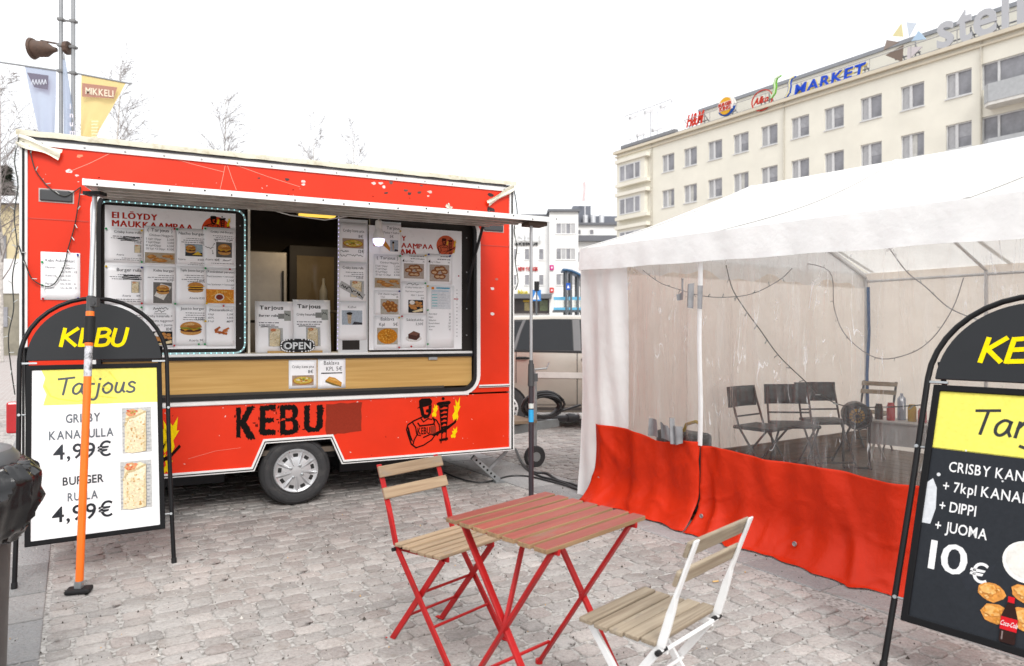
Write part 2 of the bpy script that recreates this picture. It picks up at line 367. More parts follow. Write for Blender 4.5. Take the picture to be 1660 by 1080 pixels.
b = MB(); b.add([(-400, -60, -.0035), (400, -60, -.0035), (400, 700, -.0035), (-400, 700, -.0035)], [(0, 1, 2, 3)])
ground = tag(b.build('ground', ground_mat(), fix=False), kind='structure')

GA = R(32); gx = Vector((math.cos(GA), math.sin(GA), 0)); gy = Vector((-math.sin(GA), math.cos(GA), 0))
def gxy(a, c): p = gx*a+gy*c; return p.x, p.y
def sett_mesh(rg, w, d):                   # one worn sett: irregular outline, rounded shoulders, gently uneven top
    n = 14; out = []; W2, D2 = w/2, d/2; j = lambda: rg.uniform(-.0055, .0035)
    ch = [rg.uniform(.008, .028) for _ in range(4)]
    for (sx, sy, k) in ((1, -1, 0), (1, 1, 1), (-1, 1, 2), (-1, -1, 3)):
        a, b_ = (sx*(W2-ch[k]), sy*D2), (sx*W2, sy*(D2-ch[k]))
        if k in (1, 3): a, b_ = b_, a
        out.append((a[0]+j(), a[1]+j())); out.append(((a[0]+b_[0])/2*1.02+j()*.5, (a[1]+b_[1])/2*1.02+j()*.5)) if k % 2 else None; out.append((b_[0]+j(), b_[1]+j()))
        if k in (0, 2): out.append((sx*W2+j(), j()*2))
        else: out.append((j()*4, sy*D2+j()))
    n = len(out)
    v = []; hh = rg.uniform(-.0015, .0025)
    for sc, z in ((1.0, -.03), (1.0, -.003), (.955, .0022+hh*.6), (.84, .0032+hh)):
        for x, y in out: v.append((x*sc, y*sc, z+(rg.uniform(-.0012, .0012) if z > 0 else 0)))
    v.append((0, 0, .0032+hh))
    f = []
    for r_ in range(3):
        for i in range(n): f.append((r_*n+i, r_*n+(i+1) % n, (r_+1)*n+(i+1) % n, (r_+1)*n+i))
    for i in range(n): f.append((3*n+i, 3*n+(i+1) % n, 4*n))
    return v, f
VAR = []
for i in range(20):
    rg = random.Random(50+i); w = rg.uniform(.092, .165); d = rg.uniform(.112, .122)
    VAR.append((w, d, *sett_mesh(rg, w, d)))
placed = []
row = -3.0
STRIPS = [(-.64, -.115), (3.44, 4.02)]
def in_strip(a0, a1): return any(a1 > s0-.012 and a0 < s1+.012 for s0, s1 in STRIPS)
rg = random.Random(5)
while row < 16:
    a = -9+rg.uniform(0, .2); wv = rg.uniform(-.004, .004); rd_ = rg.uniform(.094, .124); ky = (rd_-.010)/.117; row += rd_/2
    while a < 15:
        vi = rg.randrange(20); w = VAR[vi][0]; jt = rg.uniform(.003, .010) if rg.random() < .85 else rg.uniform(.012, .026)
        a0, a1 = a, a+w
        hit = [s_ for s_ in STRIPS if a1 > s_[0]-.012 and a0 < s_[1]+.012]
        if hit: a = hit[0][1]+.015; continue
        c = a+w/2; x, y = gxy(c, row+wv+.012*math.sin(c*1.7+row))
        a = a1+jt
        if y < 2.2 or y > 12.8 or abs(x) > y*.80+1.0: continue
        if c > 8.5: continue
        placed.append((x, y, vi, rg.uniform(-.04, .04)+(math.pi if rg.random() < .5 else 0), rg.uniform(-.003, .003), (rg.uniform(.93, 1.0), rg.uniform(.93, 1.0)*ky), rg.random()))
    row += rd_/2
def vis_key(p):
    x, y = p[0], p[1]; px = 830+F*x/y; py = 540+F*H/y
    return -y if (75 < px < 1660 and py < 1085) else -99
placed.sort(key=vis_key, reverse=True)
smesh = []
for w, d, v, f in VAR:
    me = bpy.data.meshes.new('sett'); me.from_pydata(v, [], f); me.materials.append(M_SETT)
    me.polygons.foreach_set('use_smooth', [True]*len(me.polygons)); smesh.append(me)
for x, y, vi, rz, z, sc, rd in placed[:300]:
    o = bpy.data.objects.new('sett', smesh[vi]); COL.objects.link(o); o.parent = ground
    o.location = (x, y, z); o.rotation_euler = (rg.uniform(-.012, .012), rg.uniform(-.012, .012), rz+GA); o.scale = (sc[0], sc[1], 1)
vs = []; fs = []; att = []
for x, y, vi, rz, z, sc, rd in placed[300:]:
    w, d, v, f = VAR[vi]; c_, s_ = math.cos(rz+GA), math.sin(rz+GA); o = len(vs)
    vs += [(x+c_*p[0]*sc[0]-s_*p[1]*sc[1], y+s_*p[0]*sc[0]+c_*p[1]*sc[1], p[2]+z) for p in v]; fs += [tuple(o+i for i in q) for q in f]; att += [rd]*len(f)
me = bpy.data.meshes.new('setts'); me.from_pydata(vs, [], fs); me.materials.append(M_SETT)
me.polygons.foreach_set('use_smooth', [True]*len(me.polygons))
ar = me.attributes.new('rnd', 'FLOAT', 'FACE'); ar.data.foreach_set('value', att)
o = bpy.data.objects.new('sett_paving', me); COL.objects.link(o); o.parent = ground; o['kind'] = 'stuff'
# granite slab strips
for s0, s1 in STRIPS:
    c = -2.; w = s1-s0
    while c < 14:
        ln = rg.uniform(.42, .62); x, y = gxy((s0+s1)/2, c+ln/2)
        if 1.9 < y < 11 and abs(x) < y*.8+1:
            q = MB(); q.box((0, 0, -.02), (w-.012, ln-.014, .046)); 
            so = q.build('paving_slab', M_SLAB, ground, bevel=.006, loc=(x, y, rg.uniform(-.002, .002)), rot=(0, 0, GA))
        c += ln
# loose grit, cigarette ends and crumbs on the paving
gm = [mat('grit_dark', (.07, .06, .05), .9), mat('grit_light', (.55, .52, .48), .9), mat('grit_tan', (.55, .33, .12), .8)]
q = MB()
for i in range(3200):
    y = rg.uniform(2.7, 8.5)**1.0; x = rg.uniform(-.78, .78)*y; r_ = rg.uniform(.0022, .0065)*(1 if rg.random() < .92 else 1.8)
    q.k = rg.choices((0, 1, 2), (6, 3, .35))[0]
    z = .007; k = [(x+r_*rg.uniform(.6, 1)*math.cos(t), y+r_*rg.uniform(.6, 1)*math.sin(t)) for t in (0, 1.5, 3.1, 4.7)]
    q.add([(a_, b_, z-.006) for a_, b_ in k]+[(x, y, z+r_*.6)], [(0, 1, 4), (1, 2, 4), (2, 3, 4), (3, 0, 4)])
tag(q.build('grit', gm), 'dark and pale grit scattered over the paving', 'grit', kind='stuff')
for (px, py, ln, ang) in ((1160, 946, .035, .2), (762, 866, .03, 1.1)):
    p = G(px, py); q = MB(); q.cyl((-ln/2, 0, .006), (ln/2, 0, .006), .0045, 8)
    tag(q.build('cigarette_end', mat('filter', (.62, .40, .16), .8), loc=(p.x, p.y, .006), rot=(0, 0, ang)),
        'tan cigarette end on the setts '+('behind the white chair' if px > 1000 else 'beside the red chair'), 'litter')

# ================================================================= FOOD TRAILER
M_RED = mat('red_paint', (.68, .030, .006), .34, 0, .07, 2.2, .22, 2.6, .30, (.56, .028, .008), 1.2, .56, spec=.3)
M_WHT = mat('white_trim', (.76, .76, .75), .38, 0, .05, 8, dirt=.25, dcol=(.42, .40, .36), ds=9, dlo=.58)
M_ALU = mat('aluminium', (.70, .71, .72), .33, .85, .08, 20)
M_RUB = mat('black_rubber', (.014, .014, .015), .6, 0, .2, 20, spec=.25)
M_BLK = mat('black_board', (.020, .016, .014), .6, 0, .2, 6, spec=.25)
M_ROOF = mat('roof_cream', (.50, .47, .38), .7, 0, .1, 6, .2, 60, .7, (.27, .23, .13), 14, .50)
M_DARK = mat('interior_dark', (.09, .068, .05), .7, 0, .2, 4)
M_CHAS = mat('chassis_steel', (.055, .055, .06), .6, .4, .2, 8)
M_GALV = mat('galvanised', (.36, .38, .39), .5, .75, .15, 12, .1, 60, .5, (.14, .12, .10), 12, .54)
M_STEEL = mat('stainless', (.34, .31, .28), .40, .7, .25, 3)
trailer = thing('food_trailer', 'red kebab food trailer with open hatch and awning, KEBU lettering on its skirt', 'food trailer', TR.o, (0, 0, TR.a))
TL = 3.78; ZB, ZT = .315, 2.752; DP = 2.05
HX0, HX1, HZ0, HZ1, HR = .455, 3.405, .885, 2.43, .13     # hatch opening
def rrect(x0, z0, x1, z1, r, n=6):
    P = []
    for cx, cz, a in ((x1-r, z0+r, -90), (x1-r, z1-r, 0), (x0+r, z1-r, 90), (x0+r, z0+r, 180)):
        P += [(cx+r*math.cos(R(a+90*i/n)), cz+r*math.sin(R(a+90*i/n))) for i in range(n+1)]
    return P
def outer_for(P, x0, z0, x1, z1):          # push each outline point to the surrounding rectangle
    n = len(P)//4; out = []
    corner = [(x1, z0), (x1, z1), (x0, z1), (x0, z0)]
    for k in range(4):
        for i in range(n):
            if i == 0: out.append((P[k*n][0], corner[k][1]) if k in (0, 2) else (corner[k][0], P[k*n][1]))
            elif i == n-1: out.append((corner[k][0], P[k*n+i][1]) if k in (0, 2) else (P[k*n+i][0], corner[k][1]))
            else: out.append(corner[k])
    return out
hole = rrect(HX0, HZ0, HX1, HZ1, HR)
q = MB(); q.ring(outer_for(hole, .03, .862, TL-.03, ZT-.03), hole, 0, .035); q.build('wall_panel', M_RED, trailer)
# skirt with the wheel arch cut out
AX = [(1.519, ZB), (1.607, .525), (2.112, .53), (2.203, ZB)]
q = MB(); q.prism([(.03, ZB+.02)]+[(AX[0][0]-.01, ZB+.02), (AX[1][0]-.02, .545), (AX[2][0]+.02, .55), (AX[3][0]+.01, ZB+.02)]+[(TL-.03, ZB+.02), (TL-.03, .845), (.03, .845)], 0, .03)
q.build('skirt_panel', M_RED, trailer)
q = MB()
tr = [(.0, ZB)]+AX+[(TL, ZB)]
up = [(.0, ZB+.032), (AX[0][0]-.022, ZB+.032), (AX[1][0]-.02, .56), (AX[2][0]+.02, .565), (AX[3][0]+.024, ZB+.032), (TL, ZB+.032)]
for i in range(5): q.add([(x, y, z) for y in (-.014, .01) for x, z in (tr[i], tr[i+1], up[i+1], up[i])], [(0, 1, 2, 3), (7, 6, 5, 4), (0, 4, 5, 1), (3, 2, 6, 7), (0, 3, 7, 4), (1, 5, 6, 2)])
lowtrim = q.build('bottom_trim', M_WHT, trailer)
q = MB()
for i in range(5):
    a, b_ = Vector((tr[i][0], -.0165, tr[i][1])), Vector((tr[i+1][0], -.0165, tr[i+1][1])); a2, b2 = Vector((up[i][0], -.0165, up[i][1])), Vector((up[i+1][0], -.0165, up[i+1][1]))
    q.bar(a.lerp(a2, .42), b_.lerp(b2, .42), .004, .007, (0, 0, 1))
q.build('rubber_insert', M_RUB, lowtrim)
q = MB(); q.b2(.03, 3.34, -.012, .01, .845, .868); q.build('waist_trim', M_WHT, trailer)
q = MB(); q.b2(3.44, TL-.03, -.012, -.002, .905, .93); w_ = q.build('waist_trim', M_WHT, trailer)
q = MB(); q.b2(3.44, TL-.03, -.016, -.012, .911, .917); q.build('rubber_insert', M_RUB, w_)
# corner mouldings, roof edge
for x0, x1 in ((-.012, .036), (TL-.036, TL+.012)):
    q = MB(); q.b2(x0, x1, -.016, .05, ZB, ZT); cm = q.build('corner_moulding', M_WHT, trailer, bevel=.004)
    q = MB(); q.b2((x0+x1)/2-.007, (x0+x1)/2+.007, -.021, -.016, ZB+.01, ZT-.03); q.build('rubber_insert', M_RUB, cm)
q = MB(); q.b2(.036, TL-.036, -.012, .0, ZT-.046, ZT-.006); fas = q.build('fascia_strip', M_WHT, trailer)
q = MB()
for i in range(15):
    x = .12+i*.255; q.lathe([(.0065, -.0155), (.0075, -.0135), (.004, -.017)], 8, (x, 0, ZT-.030), 'y')
q.build('rivets', mat('rivet', (.33, .33, .34), .5, .6), fas)['kind'] = 'stuff'
q = MB(); q.b2(-.012, TL+.012, -.018, .03, ZT-.006, ZT+.010); q.build('roof_seal', mat('dark_seal', (.09, .09, .10), .6), trailer)
q = MB()
q.grid(lambda u, v: (-.03+u*(TL+.06), -.035+.03*v+.004*math.sin(u*70), ZT+.010+.046*(1-(1-v)**2)+.004*noise.noise(Vector((u*40, v, 0)))), 90, 4)
q.grid(lambda u, v: (-.03+u*(TL+.06), -.005+v*(DP+.04), ZT+.055+.03*math.sin(v*math.pi)+.002*noise.noise(Vector((u*40, v*9, 3)))), 60, 8)
q.build('roof', M_ROOF, trailer, smooth=True, fix=False)
# side walls, back, floor and inner lining
q = MB(); q.b2(0, .03, .05, DP, ZB, ZT); q.build('side_wall', M_RED, trailer)
q = MB(); q.b2(TL-.03, TL, .05, DP, ZB, ZT); q.build('side_wall', M_RED, trailer)
q = MB(); q.b2(.0, TL, DP, DP+.03, ZB, ZT); q.build('back_wall', M_RED, trailer)
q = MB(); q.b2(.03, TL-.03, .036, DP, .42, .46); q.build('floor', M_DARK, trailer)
q = MB(); q.b2(.0, TL, DP-.02, DP, .03, ZB-.002); q.build('rear_shade_panel', M_CHAS, trailer)  # unseen panel added to keep light out from under the trailer
q = MB(); q.b2(.02, .04, .30, DP-.02, .05, ZB-.002); q.build('end_shade_panel', M_CHAS, trailer)  # end panel added for the same dark underside
q = MB(); q.b2(2.35, 3.3, .75, 1.6, .10, .42); q.build('under_shade_box', M_CHAS, trailer)  # box added to darken the space below the floor
q = MB(); q.b2(.3, 1.35, .75, 1.6, .10, .42); q.build('under_shade_box', M_CHAS, trailer)  # second added box, deepening the dark below
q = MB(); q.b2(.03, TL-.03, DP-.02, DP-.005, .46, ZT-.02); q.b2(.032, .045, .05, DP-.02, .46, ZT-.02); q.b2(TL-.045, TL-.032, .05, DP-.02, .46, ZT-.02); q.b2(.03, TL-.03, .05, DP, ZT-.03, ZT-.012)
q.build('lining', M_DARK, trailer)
# white hatch frame with rubber gasket
ho, hi = rrect(HX0-.045, HZ0-.035, HX1+.045, HZ1+.03, HR+.04), rrect(HX0+.004, HZ0+.004, HX1-.004, HZ1-.004, HR-.004)
q = MB(); q.ring(ho, hi, -.018, .03); hf = q.build('hatch_frame', M_WHT, trailer, smooth=35)
q = MB(); q.ring(rrect(HX0-.008, HZ0-.004, HX1+.006, HZ1, HR), rrect(HX0+.022, HZ0+.03, HX1-.022, HZ1-.02, HR-.025), -.026, .02); q.build('gasket', M_RUB, hf, smooth=35)
# counter: wood front, pale top, black nosing
M_OAK = wood('oak_laminate', (.60, .37, .125), (.50, .29, .085), 0, .5, .45)
q = MB(); q.b2(HX0+.03, HX1-.03, .012, .03, .93, 1.192); q.build('counter_front', M_OAK, trailer)
q = MB(); q.b2(HX0+.025, HX1-.025, .0, .36, 1.216, 1.238); ct = q.build('counter_top', M_WHT, trailer, bevel=.004)
q = MB(); q.b2(HX0+.025, HX1-.025, -.008, .012, 1.190, 1.216); q.build('nosing', M_RUB, ct)
q = MB(); q.b2(HX0+.05, HX1-.30, -.004, .012, .905, .935); q.build('counter_rail', mat('dark_rail', (.04, .032, .026), .5), trailer)
x, z = TR.lp(702, 581); q = MB(); q.b2(x-.04, x+.04, -.002, .012, z-.014, z+.014); q.build('latch', M_GALV, trailer, bevel=.002)
# black shutter behind the menus
q = MB(); q.b2(HX0+.02, 1.452, .026, .05, 1.240, HZ1-.01); q.build('shutter_panel', M_BLK, trailer)
q = MB(); q.b2(2.45, HX1-.02, .034, .05, 1.240, HZ1-.01); q.build('shutter_panel', M_BLK, trailer)
q = MB(); q.b2(1.475, 1.492, .02, .05, 1.240, HZ1-.01); q.build('window_post', mat('ivory_plastic', (.70, .66, .56), .5), trailer)
q = MB()
for z in (2.24, 1.93, 1.63, 1.36): q.lathe([(.006, .0), (.006, .004)], 8, (1.418, .021, z), 'y')
for z in (2.26, 1.95, 1.62, 1.38): q.lathe([(.006, .0), (.006, .004)], 8, (3.335, .029, z), 'y')
q.build('screws', M_GALV, trailer)['kind'] = 'stuff'
# ventilation plates
for (x0, z0, x1, z1) in ((.107, 2.326, .302, 2.405), (3.489, 2.332, 3.681, 2.410)):
    q = MB(); q.b2(x0, x1, -.016, 0, z0, z1); vp = q.build('vent_plate', mat('vent_black', (.035, .037, .04), .5), trailer, bevel=.008)
    q = MB(); q.b2(x0-.008, x1+.008, -.004, 0, z0-.008, z1+.008); q.build('vent_seal', mat('seal_grey', (.45, .38, .36), .7), vp)
# seams in the wall sheet
q = MB(); q.b2(.036, .40, -.0035, .001, 2.195, 2.203); q.build('seam', mat('seam_red', (.52, .035, .015), .5), trailer)
q = MB(); q.b2(3.46, TL-.036, -.0035, .001, 2.195, 2.203); q.build('seam', MATS['seam_red'], trailer)
# tail lamp
q = MB(); q.b2(-.10, -.012, .05, .15, .70, .92); q.build('tail_lamp', mat('lamp_red', (.45, .01, .015), .2, coat=.5), trailer, bevel=.015)
# chipped paint and torn tape, glue marks
def blob(cx, cz, r, n=8, el=1.6, ang=0.):
    P = []
    for i in range(n):
        t = 2*math.pi*i/n; k = r*rng.uniform(.55, 1.15); x, z = math.cos(t)*k*el, math.sin(t)*k
        P.append((cx+x*math.cos(ang)-z*math.sin(ang), cz+x*math.sin(ang)+z*math.cos(ang)))
    return P
D = Draw(); D.base = -.001
for px, py, r_, c in ((112, 278, .016, 'f4e6e4'), (129, 253, .015, 'f49a7a'), (124, 285, .009, 'f6dcd8'), (492, 294, .014, 'f3dad4'), (492, 299, .010, 'f5ded8'), (606, 297, .015, 'f3ddd6'), (617, 297, .013, 'f3dad4'), (622, 303, .013, 'f6e6e0'), (697, 311, .018, 'eec6ba'), (694, 318, .009, 'f2d8d0'),
                     (465, 291, .012, '5b4a49'), (420, 289, .008, '5b4a49'), (634, 296, .015, '7d6661'), (626, 313, .012, '5a4644'), (658, 309, .012, '6d5653'), (664, 314, .014, '564644'), (680, 312, .014, '6b4d49'), (683, 301, .01, '735f5c'), (796, 316, .02, '4a3a3a'), (797, 340, .03, '4a3f40'),
                     (798, 468, .014, 'f6ece8'), (798, 509, .014, 'f6ece8'), (805, 453, .012, 'c9756a'), (771, 509, .008, 'e8d8d4')):
    x, z = TR.lp(px, py); D.poly(blob(x, z, r_), c)
for i in range(90):                        # little flecks of missing paint
    x, z = rng.uniform(.05, TL-.05), rng.choice((rng.uniform(.36, .84), rng.uniform(2.42, 2.57), rng.uniform(.80, .845)))
    if HX0 < x < HX1 and .86 < z < 2.42: continue
    D.poly(blob(x, z, rng.uniform(.002, .0055), 6, rng.uniform(1, 2.5), rng.uniform(0, 3)), rng.choice(('f2d5ce', 'e8b4a8', '7a1a12')))
for a, b_ in (((111, 279), (178, 249)), ((258, 250), (363, 279)), ((380, 267), (486, 303)), ((365, 269), (357, 306)), ((369, 269), (383, 308))):
    p, r_ = TR.lp(*a), TR.lp(*b_); D.stroke([p, ((p[0]+r_[0])/2, (p[1]+r_[1])/2-.006), r_], .004, 'f2a08c')
p = [TR.lp(*a) for a in ((305, 744), (350, 731), (390, 726))]; D.stroke(p, .003, 'f08a78')
D.build('worn_marks', trailer)['kind'] = 'stuff'
M_TAPE = mat('old_tape', (.74, .71, .60), .55, 0, .15, 9)
def tape(px0, py0, px1, py1, wd, y=-.03):
    a, b_ = TR.lp(px0, py0, y), TR.lp(px1, py1, y); q = MB(); a, b_ = Vector((a[0], 0, a[1])), Vector((b_[0], 0, b_[1])); d = (b_-a); n = Vector((-d.z, 0, d.x)).normalized()
    q.grid(lambda u, v: tuple(a+d*u+n*wd*(v-.5)*(1+.25*math.sin(u*7))+Vector((0, y-.012*math.sin(v*9+u*3)-.01*u, .006*math.sin(v*13)))), 10, 8)
    return q.build('tape_strip', M_TAPE, trailer, smooth=True, fix=False)
tape(28, 226, 98, 252, .07); tape(834, 303, 791, 330, .05); tape(724, 332, 731, 339, .04, -.012)
# running gear: wheel
wx, wz = 1.842, .284
q = MB()
prof = [(.165, -.075), (.19, -.088), (.235, -.09), (.262, -.078), (.2765, -.055), (.281, -.02), (.281, .02), (.2765, .055), (.262, .078), (.19, .085), (.165, .07)]
q.lathe(prof, 48, (wx, .105, wz), 'y', False)
wheel = q.build('wheel', mat('tyre', (.030, .030, .032), .75, 0, .2, 20, .15, 50, .4, (.12, .11, .10), 16, .52), trailer, smooth=50)
q = MB()
for i, r_ in enumerate((.20, .248)): q.lathe([(r_, .0165), (r_+.002, .0145), (r_+.004, .0165)], 48, (wx, .0, wz), 'y', False)
q.build('sidewall_ring', MATS['tyre'], wheel, smooth=True)
q = MB()
q.lathe([(.178, .026), (.176, .012), (.168, .004), (.160, .010), (.150, .016), (.11, .008), (.06, .0), (.001, -.002)], 48, (wx, .0, wz), 'y', False)
M_HUB = mat('hubcap_silver', (.58, .585, .60), .30, .55, .05, 12, dirt=.3, dcol=(.25, .23, .2), ds=16, dlo=.56)
hub = q.build('hubcap', M_HUB, wheel, smooth=50)
q = MB(); q2 = MB()
for k in range(9):
    t = 2*math.pi*k/9+.22; c_, s_ = math.cos(t), math.sin(t); M3 = Matrix(((c_, 0, -s_), (0, 1, 0), (s_, 0, c_)))
    q.box((wx+.128*c_, .0135, wz+.128*s_), (.030, .012, .040), M3)
    t2 = t+math.pi/9; c_, s_ = math.cos(t2), math.sin(t2); P = []
    for rr, hw, y in ((.045, .012, .0), (.10, .020, .004), (.150, .012, .008), (.166, .004, .010)):
        for sg, dy in ((-1, .006), (0, -.010), (1, .006)): P.append((wx+rr*c_-sg*hw*s_, y+dy, wz+rr*s_+sg*hw*c_))
    q2.add(P, [(i*3+j, i*3+j+1, i*3+j+4, i*3+j+3) for i in range(3) for j in range(2)])
q.build('hubcap_slots', mat('slot_dark', (.012, .012, .012), .8), hub, bevel=.006)['kind'] = 'stuff'; q2.build('hubcap_ribs', M_HUB, hub, smooth=True)['kind'] = 'stuff'
q = MB()
for k in range(4):
    t = R(45+90*k+14); q.lathe([(.0125, -.004), (.0125, -.012), (.006, -.015), (.001, -.0155)], 10, (wx+.052*math.cos(t), 0.004, wz+.052*math.sin(t)), 'y')
q.build('hubcap_bolts', M_GALV, hub, smooth=35)['kind'] = 'stuff'
q = MB(); q.lathe(prof, 32, (wx, DP-.12, wz), 'y', False); q.lathe([(.17, .0), (.17, .02)], 24, (wx, DP-.12, wz), 'y'); q.build('wheel', MATS['tyre'], trailer, smooth=50)
q = MB(); q.cyl((wx, .12, wz), (wx, DP-.12, wz), .035); q.build('axle', M_CHAS, trailer)
q = MB(); q.b2(1.50, 2.22, .03, .30, .53, .55); q.b2(1.50, 1.51, .03, .3, .33, .54); q.b2(2.21, 2.22, .03, .3, .33, .54); q.b2(1.50, 2.22, .29, .30, .33, .54); q.build('wheel_housing', M_CHAS, trailer)
q = MB()
for y in (.55, 1.5): q.b2(.1, TL+.02, y-.03, y+.03, .32, .42)
for x in (.3, 1.2, 2.6, 3.5): q.b2(x-.03, x+.03, .1, DP-.1, .33, .41)
q.build('chassis', M_CHAS, trailer)
# stabiliser leg with holes
def stab(x0, z0, x1, z1, y):
    q = MB(); a, b_ = Vector((x0, y, z0)), Vector((x1, y, z1)); q.bar(a, b_, .05, .035, (0, 1, 0)); st = q.build('stabiliser_leg', M_GALV, trailer, bevel=.003)
    q = MB(); d = b_-a
    for k in range(6):
        p = a+d*(.12+.14*k); q.lathe([(.011, -.0205), (.011, -.018)], 10, (p.x, p.y, p.z), 'y')
    q.build('holes', MATS['slot_dark'], st)['kind'] = 'stuff'
    q = MB(); m_ = a.lerp(b_, .62); q.bar(m_+Vector((.0, .03, 0)), Vector((x0+.42, y+.03, .33)), .028, .012, (0, 1, 0)); q.build('brace', M_GALV, st)
    q = MB(); q.box((x1, y, z1-.01), (.09, .09, .012)); q.build('foot', M_GALV, st)
x0, z0 = TR.lp(766, 741, .12); x1, z1 = TR.lp(808, 789, .12); stab(x0, z0, x1, max(z1, .018), .12)
stab(.35, .33, .10, .02, .16)
# drawbar, coupling, jockey wheel, spare hose
q = MB()
for y in (.45, 1.55): q.bar((TL-.1, y, .40), (TL+1.05, 1.0, .40), .05, .09, (0, 0, 1))
db = q.build('drawbar', M_GALV, trailer, bevel=.004)
q = MB(); q.cyl((TL+.95, 1.0, .44), (TL+1.35, 1.0, .44), .035); q.lathe([(.045, -.05), (.055, -.02), (.045, .05)], 12, (TL+1.22, 1.0, .44), 'x'); q.bar((TL+1.0, 1.0, .50), (TL+1.35, 1.0, .58), .03, .02); q.build('coupling', mat('coupling_dark', (.05, .05, .055), .5, .4), trailer, smooth=35)
q = MB(); q.cyl((TL+1.32, 1.0, .45), (TL+1.60, 1.0, .45), .04); q.build('coupling_head', mat('coupling_white', (.62, .62, .60), .5), trailer, smooth=40)
q = MB(); q.cyl((TL+.56, .62, .12), (TL+.56, .62, .95), .024); q.cyl((TL+.56, .62, .95), (TL+.56, .62, 1.02), .01); q.tube([(TL+.56, .62, 1.02), (TL+.69, .60, 1.03), (TL+.72, .60, 1.09)], .009); jk = q.build('jockey_wheel', M_GALV, trailer, smooth=40)
q = MB(); q.lathe([(.05, -.035), (.105, -.035), (.115, -.02), (.115, .02), (.105, .035), (.05, .035)], 24, (TL+.56, .62, .115), 'y'); q.build('tyre', MATS['tyre'], jk, smooth=40)
q = MB(); q.lathe([(.05, -.038), (.05, .038)], 14, (TL+.56, .62, .115), 'y'); q.build('rim', M_GALV, jk)
q = MB(); q.b2(TL+.02, TL+.55, .55, 1.35, .47, .50); q.build('drawbar_board', mat('old_board', (.20, .15, .10), .8), trailer)
q = MB()
for k in range(6):
    q.tube([(TL+.80+(.19+.012*k)*math.cos(t*math.pi/9)+.02*math.sin(k*2), .88+.04*math.sin(k*3+t*.4), .60+.004*k+(.105+.008*k)*math.sin(t*math.pi/9)) for t in range(18)], .016, 6, True)
tag(q.build('hose_coil', mat('hose_black', (.025, .025, .027), .4), loc=TR.o, rot=(0, 0, TR.a), smooth=True), 'coiled black hose hung on the trailer drawbar', 'hose')
# awning: the hatch lid propped open
AY, AZ = -1.30, 2.228
def aw(u, v): return Vector((u, -.02+(AY+.02)*v, 2.368+(AZ-2.368)*v))
x0, x1 = TR.lp(137, 291, -1.3)[0], 3.47
q = MB(); A0, A1, A2, A3 = aw(x0, 0), aw(x1, 0), aw(x1, 1), aw(x0, 1); t_ = Vector((0, 0, .03))
q.add([A0, A1, A2, A3, A0+t_, A1+t_, A2+t_, A3+t_], [(0, 1, 2, 3), (4, 7, 6, 5), (0, 4, 5, 1), (1, 5, 6, 2), (2, 6, 7, 3), (3, 7, 4, 0)])
M_UND = mat('awning_underside', (.38, .34, .29), .42, .3, .25, 3, .1, 20, .5, (.16, .12, .09), 5, .48)
awn = q.build('awning', M_UND, trailer)
q = MB(); q.b2(x0-.01, x1+.01, AY-.012, AY-.003, AZ-.006, AZ+.030)
q.bar(aw(x0-.006, .02)+Vector((0, 0, .016)), aw(x0-.006, .995)+Vector((0, 0, .016)), .008, .036, (0, 0, 1))
q.build('edge_trim', M_WHT, awn)
q = MB()
for i in range(18):
    x = x0+.08+i*.172+rng.uniform(-.03, .03); q.lathe([(.005, -.0035), (.005, 0)], 8, (x, AY-.0115, AZ+.004+.014*(i % 2)), 'y')
q.build('rivets', M_RUB, awn)['kind'] = 'stuff'
q = MB()
for v in (.2, .42, .64, .86):
    a, b_ = aw(x0+.05, v), aw(x1-.05, v); q.bar(a-Vector((0, 0, .008)), b_-Vector((0, 0, .008)), .025, .014, (0, 0, 1))
q.build('stiffener', mat('stiffener', (.46, .44, .41), .45, .4, .2, 8, dirt=.5, dcol=(.2, .15, .11), ds=5, dlo=.45), awn)
q = MB(); q.b2(3.30, 3.45, AY+.03, AY+.16, AZ-.03, AZ-.002); q.build('bracket', mat('bracket_brown', (.07, .045, .03), .7), awn)
q = MB(); q.cyl((3.33, .0, 1.85), (3.385, -.22, 2.33), .013); q.cyl((3.315, .005, 1.62), (3.345, -.06, 1.97), .007); q.build('gas_strut', M_RUB, trailer)
# furnishings inside
q = MB(); q.b2(1.40, 1.95, 1.25, 1.85, .46, TR.lp(460, 409, 1.25)[1]); fr_ = tag(q.build('fridge', M_STEEL, bevel=.01, loc=TR.o, rot=(0, 0, TR.a)), 'stainless steel fridge standing in the dark trailer behind the counter', 'fridge')
q = MB(); q.b2(1.90, 1.915, 1.215, 1.235, 1.3, 2.0); q.build('handle', M_RUB, fr_)
q = MB(); q.b2(1.97, 2.46, 1.25, 1.85, .46, 2.26); f2_ = tag(q.build('drinks_cabinet', M_BLK, bevel=.008, loc=TR.o, rot=(0, 0, TR.a)), 'black framed cabinet beside the steel fridge in the trailer', 'cabinet')
q = MB(); q.b2(2.04, 2.40, 1.242, 1.249, .9, 2.16); q.build('glass_door', mat('cab_glass', (.10, .075, .045), .1), f2_)
for x, h_, c in ((2.24, .30, (.16, .15, .13)),):
    q = MB(); q.lathe([(.001, 0), (.036, .0), (.038, .02), (.038, h_*.6), (.014, h_*.82), (.014, h_), (.001, h_)], 14)
    tag(q.build('sauce_bottle', mat('bottle%d' % int(x*100), c, .3), loc=TR.M @ Vector((x, .95, 1.62)), smooth=40), 'white bottle on the trailer shelf in front of the cabinet', 'bottle')
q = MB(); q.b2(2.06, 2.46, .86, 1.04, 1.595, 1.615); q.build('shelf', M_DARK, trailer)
q = MB()
q.tube([(1.50, .55, 1.20), (1.50, .55, 1.47), (1.53, .55, 1.50), (1.78, .55, 1.50), (1.82, .55, 1.46), (1.82, .55, 1.20)], .012, 8)
